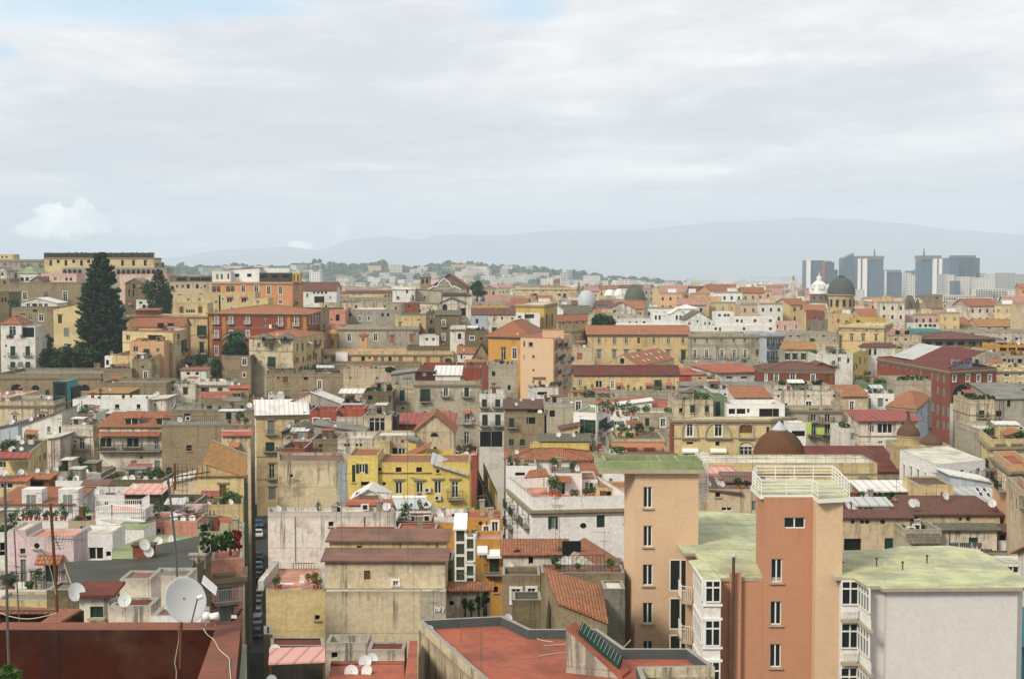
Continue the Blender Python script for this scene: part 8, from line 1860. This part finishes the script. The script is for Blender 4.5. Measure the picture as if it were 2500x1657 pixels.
# ====== distant houses, plain, street, clutter
rr=random.Random(11)
FCOL=[('cream',5),('beige',4),('white',5),('whitec',3),('oldw',4),('pink',2),('paleyel',3),('stone',3),('peach',2),('salmon',1),('bluish',1),('grey',2)]
FC=[c for c,n in FCOL for _ in range(n)]
FR=['O','T','D','G','C','C','G','W','K','L','P','G','C']
CN={'cream':'cream','beige':'beige','white':'off white','whitec':'white','oldw':'weathered white','pink':'pale pink','paleyel':'pale yellow','stone':'stone coloured','peach':'peach','salmon':'salmon','bluish':'pale blue','grey':'grey','tuff':'tuff','old':'old plaster'}
RN={'O':'orange tile','T':'terracotta','D':'brown tile','G':'grey','C':'pale','W':'white','K':'rust red','L':'pinkish','P':'pink tile','N':'mossy','Y':'ochre tile','R':'red','F':'red sheet'}
LM=[(100,'near the left edge'),(300,'around the great conifer'),(500,'behind the orange apartments'),(800,'under the far ridge'),(1080,'around the baroque church'),(1350,'by the skyline palace'),(1450,'near the pale blue dome'),(1600,'near the ribbed dome'),(1780,'below the valley houses'),(1940,'before the cathedral'),(2080,'by the slate dome'),(2200,'below the crowned towers'),(2320,'around the bell tower'),(2600,'near the right edge')]
fn_=0
MASK=[(1405,1462,745,766),(1475,1530,1100,732),(1522,1582,830,752),(2022,2100,770,770),(1975,2030,1010,756),(1880,1985,1300,742),(2268,2308,910,764),(2214,2244,820,768),(1975,2100,2000,745),(2085,2480,3000,738),(1250,1420,1010,735)]
WM={}
def simplewin(w,h,m='dark'):
 k=(w,h,m)
 if k not in WM:b=MB();b.box((0,-.03,0),(w,.08,h),M(m));WM[k]=b.mesh('window')
 return WM[k]
def simplehouse(X,Y,w,d,h,rz,colr,rk,z0,gab,parts=True):
 cs,sn=math.cos(rz),math.sin(rz)
 def T(a,b,z):return(X+a*cs-b*sn,Y+a*sn+b*cs,z)
 ft=[T(-w/2,-d/2,0),T(w/2,-d/2,0),T(w/2,d/2,0),T(-w/2,d/2,0)];zt=z0+h
 m_=MB();m_.prism([(q[0],q[1])for q in ft],z0,zt,wall(colr),roofm(rk))
 r_=MB()
 if gab:
  gh_=d*.2;o=.5
  slab(r_,[T(-w/2-o,-d/2-o,zt-.1),T(w/2+o,-d/2-o,zt-.1),T(w/2+o,0,zt+gh_),T(-w/2-o,0,zt+gh_)],roofm(rk));slab(r_,[T(w/2+o,d/2+o,zt-.1),T(-w/2-o,d/2+o,zt-.1),T(-w/2-o,0,zt+gh_),T(w/2+o,0,zt+gh_)],roofm(rk))
  m_.poly([T(-w/2,d/2,zt),T(-w/2,-d/2,zt),T(-w/2,0,zt+gh_)],wall(colr));m_.poly([T(w/2,-d/2,zt),T(w/2,d/2,zt),T(w/2,0,zt+gh_)],wall(colr))
 else:
  r_.prism([T(*q)[:2]for q in((-w/2-.1,-d/2-.1,0),(w/2+.1,-d/2-.1,0),(w/2+.1,-d/2+.2,0),(-w/2-.1,-d/2+.2,0))],zt-.1,zt+.7,M('concrete'));
  a=rr.uniform(-w*.3,w*.3);q=T(a,0,0);ww=rr.uniform(2.5,5);r_.prism([T(a-ww/2,-1.5,0)[:2],T(a+ww/2,-1.5,0)[:2],T(a+ww/2,2,0)[:2],T(a-ww/2,2,0)[:2]],zt+.01,zt+rr.uniform(2,3),wall(rr.choice(FC)),roofm(rr.choice('GCTO')))
 return m_,r_,T,zt
def region(x):
 for a,s in LM:
  if x<a:return s
 return LM[-1][1]
def fillrow(D,y,x0,x1,wmin=7,wmax=20,yj=5,gapz=0,density=1.0,seed=1,ind=True,dp=12):
 """a street of individual distant houses whose roofs stand near height y"""
 global fn_,OX,OY,SC;OX,OY,SC=0,0,1
 x=x0
 while x<x1:
  w=rr.uniform(wmin,wmax);px=w*F/D
  if rr.random()<density:
   yy=y+rr.uniform(-yj,yj)
   for(m0,m1,md,my)in MASK:
    if x<m1 and x+px>m0 and D<md:yy=max(yy,my)
   c=P(x+px/2,yy,D+rr.uniform(-.04,.04)*D);rz=rr.gauss(0,.18);colr=rr.choice(FC);rk=rr.choice(FR);gab=rk in 'OTDPY'
   z0=ground(c.x,c.y)-2;h=c.z-z0
   m_,r_,T,zt=simplehouse(c.x,c.y,w,dp*rr.uniform(.8,1.2),h,rz,colr,rk,z0,gab)
   root=empty('distant_house',(c.x,c.y,z0));fn_+=1
   reg=region(x);lab='%s %s house with %s roof %s'%('broad' if w>(wmin+wmax)/2 else 'narrow',CN[colr],RN[rk],reg)
   tag(root,lab,'house','distant houses '+reg)
   m_.build('wall',root);r_.build('roof',root)
   nw=max(2,int(w/3.2));fl=2 if D<1400 else 1
   mm=simplewin(.95,1.6,rr.choice(['dark','dark','greys','browns','greens']))
   for j in range(fl):
    for i in range(nw):
     q=T(-w/2+w*(i+.5)/nw,0,0);dd=dp
     cs,sn=math.cos(rz),math.sin(rz)
     v0=m_.v[0];v1=m_.v[1];t=(i+.5)/nw;qx,qy=lerp(v0[0],v1[0],t),lerp(v0[1],v1[1],t)
     inst('window',mm,root,Vector((qx,qy,zt-2.4-j*4))-root.location,rz)
  x+=px*rr.uniform(1.0,1.15)
rows_=[(700,716,1130,2500,7,15),(760,708,1000,2560,7,16),(830,742,1700,2560,7,15),(900,704,1120,2560,8,20),(640,742,1250,2560,7,15),(1050,708,1250,2560,12,28),(1250,706,900,2560,12,30),(1500,703,700,2560,16,36),(1800,702,640,2560,18,44)]
for r_ in rows_:
 if fn_<292:fillrow(*r_,yj=4,dp=14)
def mass(name,lab,n,Dr,yr,xr,wr,seed,hill_rows=None):
 rq=random.Random(seed);m_=MB();OXs=(0,0,1)
 mats=[wall(c)for c in('cream','whitec','white','beige','pink','peach','grey')];rfs=[roofm(c)for c in 'OTCGWDC']
 for _ in range(n):
  D=math.exp(rq.uniform(math.log(Dr[0]),math.log(Dr[1])));x=rq.uniform(*xr);w=rq.uniform(*wr)*(1 if rq.random()<.85 else 1.8)
  if hill_rows:
   a=rq.choice([1,2,2,3,3,4]);i=rq.randrange(len(hill_rows[0])-1);p=Vector(hill_rows[a][i]).lerp(Vector(hill_rows[a+1][i+1]),rq.random());X,Y,z0=p.x,p.y,p.z-3;h=rq.uniform(8,22)
   if rq.random()<.55 and X<250*1:continue
  else:
   sx=(x-CX)/F;X,Y=sx*D,D;z0=ground(X,Y)-1;h=rq.uniform(*yr)
  d=w*rq.uniform(.6,1);rz=rq.gauss(0,.3);cs,sn=math.cos(rz),math.sin(rz)
  ft=[(X+a*cs-b*sn,Y+a*sn+b*cs)for a,b in((-w/2,-d/2),(w/2,-d/2),(w/2,d/2),(-w/2,d/2))]
  wm=rq.choice(mats);m_.prism(ft,z0,z0+h,wm if h<16 else FA[rq.choice(['pale','slab','pale'])],rq.choice(rfs),bottom=False)
 o=m_.build(name,None,(0,0,0));tag(o,lab,'houses',kind='stuff')
mass('distant_city','hazy sea of small pale houses stretching to the towers',5200,(1900,4200),(12,26),(500,2600),(14,40),3)
mass('far_suburbs','tiny pale suburbs scattered over the far plain',4200,(4000,12000),(10,34),(300,2700),(25,90),4)
mass('ridge_houses','small pale houses scattered among the woods of the ridge',1300,(3000,3001),(8,20),(0,1),(12,34),5,r1)
v=[];f=[]
for _ in range(900):
 D=rr.uniform(2300,6000);X=(rr.uniform(900,2600)-CX)/F*D;R0=rr.uniform(8,22);zg=ground(X,D)
 for _ in range(16):
  p=Vector((X+rr.gauss(0,R0),D+rr.gauss(0,R0),zg+rr.uniform(2,18)));s=R0*.45;a=Vector((rr.gauss(0,1),0,rr.gauss(0,.7))).normalized()*s;b=Vector((-a.z,0,a.x));i=len(v);v+=[p-a,p+b,p+a,p-b];f.append((i,i+1,i+2,i+3))
me=bpy.data.meshes.new('valley_trees');me.from_pydata([tuple(q)for q in v],[],f);me.materials.append(leafm('far',*LEAF['far']));wo_=bpy.data.objects.new('valley_trees',me);COL.objects.link(wo_);tag(wo_,'dark tree belts between the far houses of the valley','wood',kind='stuff')
# ------ narrow street with cars
sec(0,0,1)
def stx(y):return-37.4-(y-200)*.172
m_=MB();YS=[120,180,237,270,300,360]
for a,b in zip(YS,YS[1:]):m_.poly([(stx(a)-3.2,a,gbase(a)+.35),(stx(a)+3.2,a,gbase(a)+.35),(stx(b)+3.2,b,gbase(b)+.35),(stx(b)-3.2,b,gbase(b)+.35)],plain('asphalt','#3a3a37',.9,.15))
o=m_.build('street',None,(0,0,0));o['kind']='structure'
for i,(y,s,c_,nm)in enumerate(((206,-1,'#2b2d30','black'),(212,1,'#23313a','dark blue'),(221,1,'#b9bbba','silver'),(227,1,'#d9d9d4','white'),(233,1,'#8ea6b0','pale blue'),(238,-1,'#5b2a26','maroon'),(240,1,'#c2b79c','beige'),(250,1,'#3c3f42','charcoal'),(256,1,'#6f9aa6','light teal'),(262,1,'#4a5054','grey'),(270,-1,'#7d8a52','olive'),(277,1,'#c9c9c6','pale silver'),(284,1,'#2f4f6a','navy'),(292,-1,'#a5a5a2','mid grey'))):
 sl_=math.atan2((gbase(y+5)-gbase(y-5)),10);x=stx(y)+(.9 if s>0 else-1.6)
 c__=car((x,y,gbase(y)+.36),R(-90)+math.atan(-.172)*0,c_,'%s car parked in the narrow dark street'%nm);c__.rotation_euler=(0,0,R(90)+.17)
# ------ roof clutter on every nearer house
cr=random.Random(77)
nd=na=0
def addpart(info,mb,nm):return mb.build(nm,info['root'])
for info in list(REG):
 if not info['c']or info['D']>420 or info['D']<60:continue
 V_,Wd,Dp,z=info['V'],info['Wd'],info['Dp'],info['z'];lvl=info['c'];D=info['D']
 flat=info['rk']=='flat'
 short=info['lab'].split(' with ')[0].split(' under ')[0]
 if len(short.split())>11:short=' '.join(short.split()[:11])
 if flat:
  nbx=cr.choice([0,0,1])if Dp>3.5 and D>170 else 0
  for i in range(nbx):
   w_,d_,h_=cr.uniform(1.6,min(4.5,Wd*.4)),cr.uniform(1.6,min(3.2,Dp*.5)),cr.uniform(1.2,2.0);u,v=cr.uniform(w_/2+.4,Wd-w_/2-.4),cr.uniform(Dp*.45,max(Dp*.5,Dp-d_/2-.4));m_=MB();q=V_(u,v,z+h_/2-.04)
   m_.box(tuple(q),(w_,d_,h_),wall(cr.choice(['white','oldw','beige','stone',info['col'],'cream'])),info['rz']);q2=V_(u,v,z+h_+.05);m_.box(tuple(q2),(w_+.35,d_+.35,.14),roofm(cr.choice('TGKCW')),info['rz'])
   q3=V_(u-w_*.15,v-d_/2-.03,z+.95);m_.box(tuple(q3),(.8,.06,1.7 if h_>1.8 else 1.0),M(cr.choice(['dark','greens','browns','greys'])),info['rz']);addpart(info,m_,'roof_hut')
  for i in range(cr.choice([0,1,2])if Dp>3 else 0):
   u,v=cr.uniform(.6,Wd-.6),cr.uniform(.8,Dp-.6);q=V_(u,v,z+.45);m_=MB();m_.box(tuple(q),(.8,.35,.65),M('ac'),info['rz']);q=V_(u,v-.19,z+.47);
   m_.box(tuple(q),(.45,.02,.45),M('dark'),info['rz']);addpart(info,m_,'air_conditioner')
  for i in range(cr.choice([0,1,2])):
   u,v=cr.uniform(.4,Wd-.4),cr.uniform(.5,max(.6,Dp-.5));h_=cr.uniform(.9,1.6);q=V_(u,v,z+h_/2-.03);m_=MB();m_.box(tuple(q),(.5,.5,h_),wall(cr.choice(['stone','oldw','redb','beige'])),info['rz']);m_.box(tuple(q+Vector((0,0,h_/2+.04))),(.65,.65,.1),M('concrete'),info['rz']);addpart(info,m_,'chimney')
  if cr.random()<.7 and Dp>2.5:
   for i in range(cr.randint(2,6)):
    u,v=cr.uniform(.5,Wd-.5),cr.choice([.6,.9,cr.uniform(.6,Dp-.5)]);potplant(V_(u,v,z-.02),cr.randrange(5),'pot plant on the '+short,'roof pots on the '+short,cr.uniform(.9,1.8))
  if cr.random()<.4 and D>170 and Dp>2.5:
   for i in range(cr.choice([1,2,3])):
    q=V_(cr.uniform(.8,Wd-.8),cr.uniform(.7,Dp-.6),z);ro=empty('shrub',q);tag(ro,'leafy shrub growing on the '+short,'shrub','shrubs on the '+short);w_=cr.uniform(.6,1.3);hs=cr.uniform(.9,1.7)
    def fs(r):d=Vector((r.gauss(0,1),r.gauss(0,1),r.gauss(0,1))).normalized()*r.uniform(.5,1);return Vector((d.x*w_,d.y*w_*.8,.25+hs*(.5+d.z*.5))),d
    leafcloud(cr,170,fs,.17,leafm(cr.choice(['broad','dark','plant']),*LEAF['broad']),'foliage',ro);m_=MB();m_.box(tuple(q+Vector((0,0,.13))),(w_*1.3,.5,.28),M('pot'),info['rz']);m_.build('planter',ro)
  if cr.random()<.35 and D<300:
   railing([V_(.3,.5,z),V_(Wd*cr.uniform(.5,.95),.5,z)],1.4,M('iron'),.3,parent=info['root'],r=.02)
 if D<300:
  for i in range(cr.choice([0,1,2])):
   f0,f1=info['foot'][0],info['foot'][1];m_=MB();u=cr.uniform(.2,Wd-.2);q=V_(u,-.06,z-.1);m_.tube(q,q-Vector((0,0,cr.uniform(4,11))),.05,.05,M(cr.choice(['rust','mast','stonew'])),5);addpart(info,m_,'drainpipe')
 if flat and 150<D and Dp>2.5 and Wd>4:
  for i in range(cr.choice([0,1,1])):
   w_=cr.uniform(2,min(5,Wd*.5));u,v=cr.uniform(w_/2+.3,Wd-w_/2-.3),cr.uniform(.9,Dp-.5);h_=cr.uniform(1.0,1.6);a_,b_=V_(u-w_/2,v,z+h_),V_(u+w_/2,v,z+h_);c_=V_(u+w_/2,v+1.8,z+h_+.45);d_=V_(u-w_/2,v+1.8,z+h_+.45)
   m_=MB();slab(m_,[a_,b_,c_,d_],roofm(cr.choice('TOKRFWAGD')),.08)
   for q in(a_,b_):m_.tube(q+(c_-q)*.05,(q+(c_-q)*.05)-Vector((0,0,h_)),.05,.05,M('mast'),4)
   addpart(info,m_,'roof_canopy')
 k_={1:cr.choice([0,1,1,2]),2:cr.choice([1,2,3]),3:cr.choice([3,4,5])}[min(3,lvl)]
 if D<130:k_=min(k_,2)
 for i in range(k_):
  if nd>150:break
  u,v=cr.uniform(.4,Wd-.4),cr.choice([.3,.5,cr.uniform(.3,Dp*.6)]);zz=z+(.0 if flat else.3);s_=cr.choice([1.3,1.5,1.7,1.9]);dish(V_(u,v,zz),s_,R(cr.uniform(-10,62)),'white satellite dish on the '+short,'roof dishes on the '+short);nd+=1
 for i in range(cr.choice([0,1,1,2])if D<330 else 0):
  if na>120:break
  aerial(V_(cr.uniform(.5,Wd-.5),cr.uniform(.5,Dp*.7),z),cr.uniform(2.5,5),cr.uniform(0,3.1),'thin aerial on the '+short,'aerials on the '+short);na+=1
# ------ haze: one closed box of even air
hz=MB();X,Y0,Y1,Zb,Zt=21000,-400,19500,-125,640
hz.prism([(-X,Y0),(X,Y0),(X,Y1),(-X,Y1)],Zb,Zt,None)if 0 else None
hm=bpy.data.materials.new('haze');hm.use_nodes=True;n=NT(hm.node_tree);n.n.clear();out=n.new('ShaderNodeOutputMaterial');pv=n.new('ShaderNodeVolumePrincipled')
pv.inputs['Color'].default_value=(.74,.85,.96,1);pv.inputs['Density'].default_value=1.12e-4;pv.inputs['Anisotropy'].default_value=0.0;n.link(pv.outputs[0],out.inputs['Volume'])
hz.box(((0),(Y0+Y1)/2,(Zb+Zt)/2),(2*X,Y1-Y0,Zt-Zb),hm)
ho=hz.build('haze',None,(0,0,0));ho['kind']='stuff'
print('objects',len(bpy.data.objects),'dishes',nd,'aerials',na,'fill',fn_)
# ------ the city goes on to either side of the picture
rr=random.Random(29);om=MB();OX,OY,SC=0,0,1
for(D,yy)in[(95,1440),(130,1330),(180,1210),(250,1070),(330,960),(430,860),(560,750),(700,715),(900,700)]:
 for side in(0,1):
  x=-60-9000/D if not side else 2560+9000/D
  for i in range(5):
   w=rr.uniform(9,17)+D*.012;px=w*F/D;c=P(x-px/2 if not side else x+px/2,yy+rr.uniform(-18,18),D+rr.uniform(-8,8));z0=ground(c.x,c.y)-1;rk=rr.choice(FR)
   m_,r_,T,zt=simplehouse(c.x,c.y+9,w,12+D*.02,c.z-z0,rr.gauss(0,.08),rr.choice(FC),rk,z0,rk in 'OTDPY')
   for q in(m_,r_):
    b0=len(om.v);om.v+=q.v;om.f+=[tuple(k+b0 for k in f_)for f_ in q.f];om.m+=[om.mi(q.mats[k])for k in q.m];om.uv+=q.uv
   x+=(-px if not side else px)*1.08
o=om.build('outlying_houses',None,(0,0,0));tag(o,'crowded houses carrying on outside both edges of the picture','houses',kind='stuff')
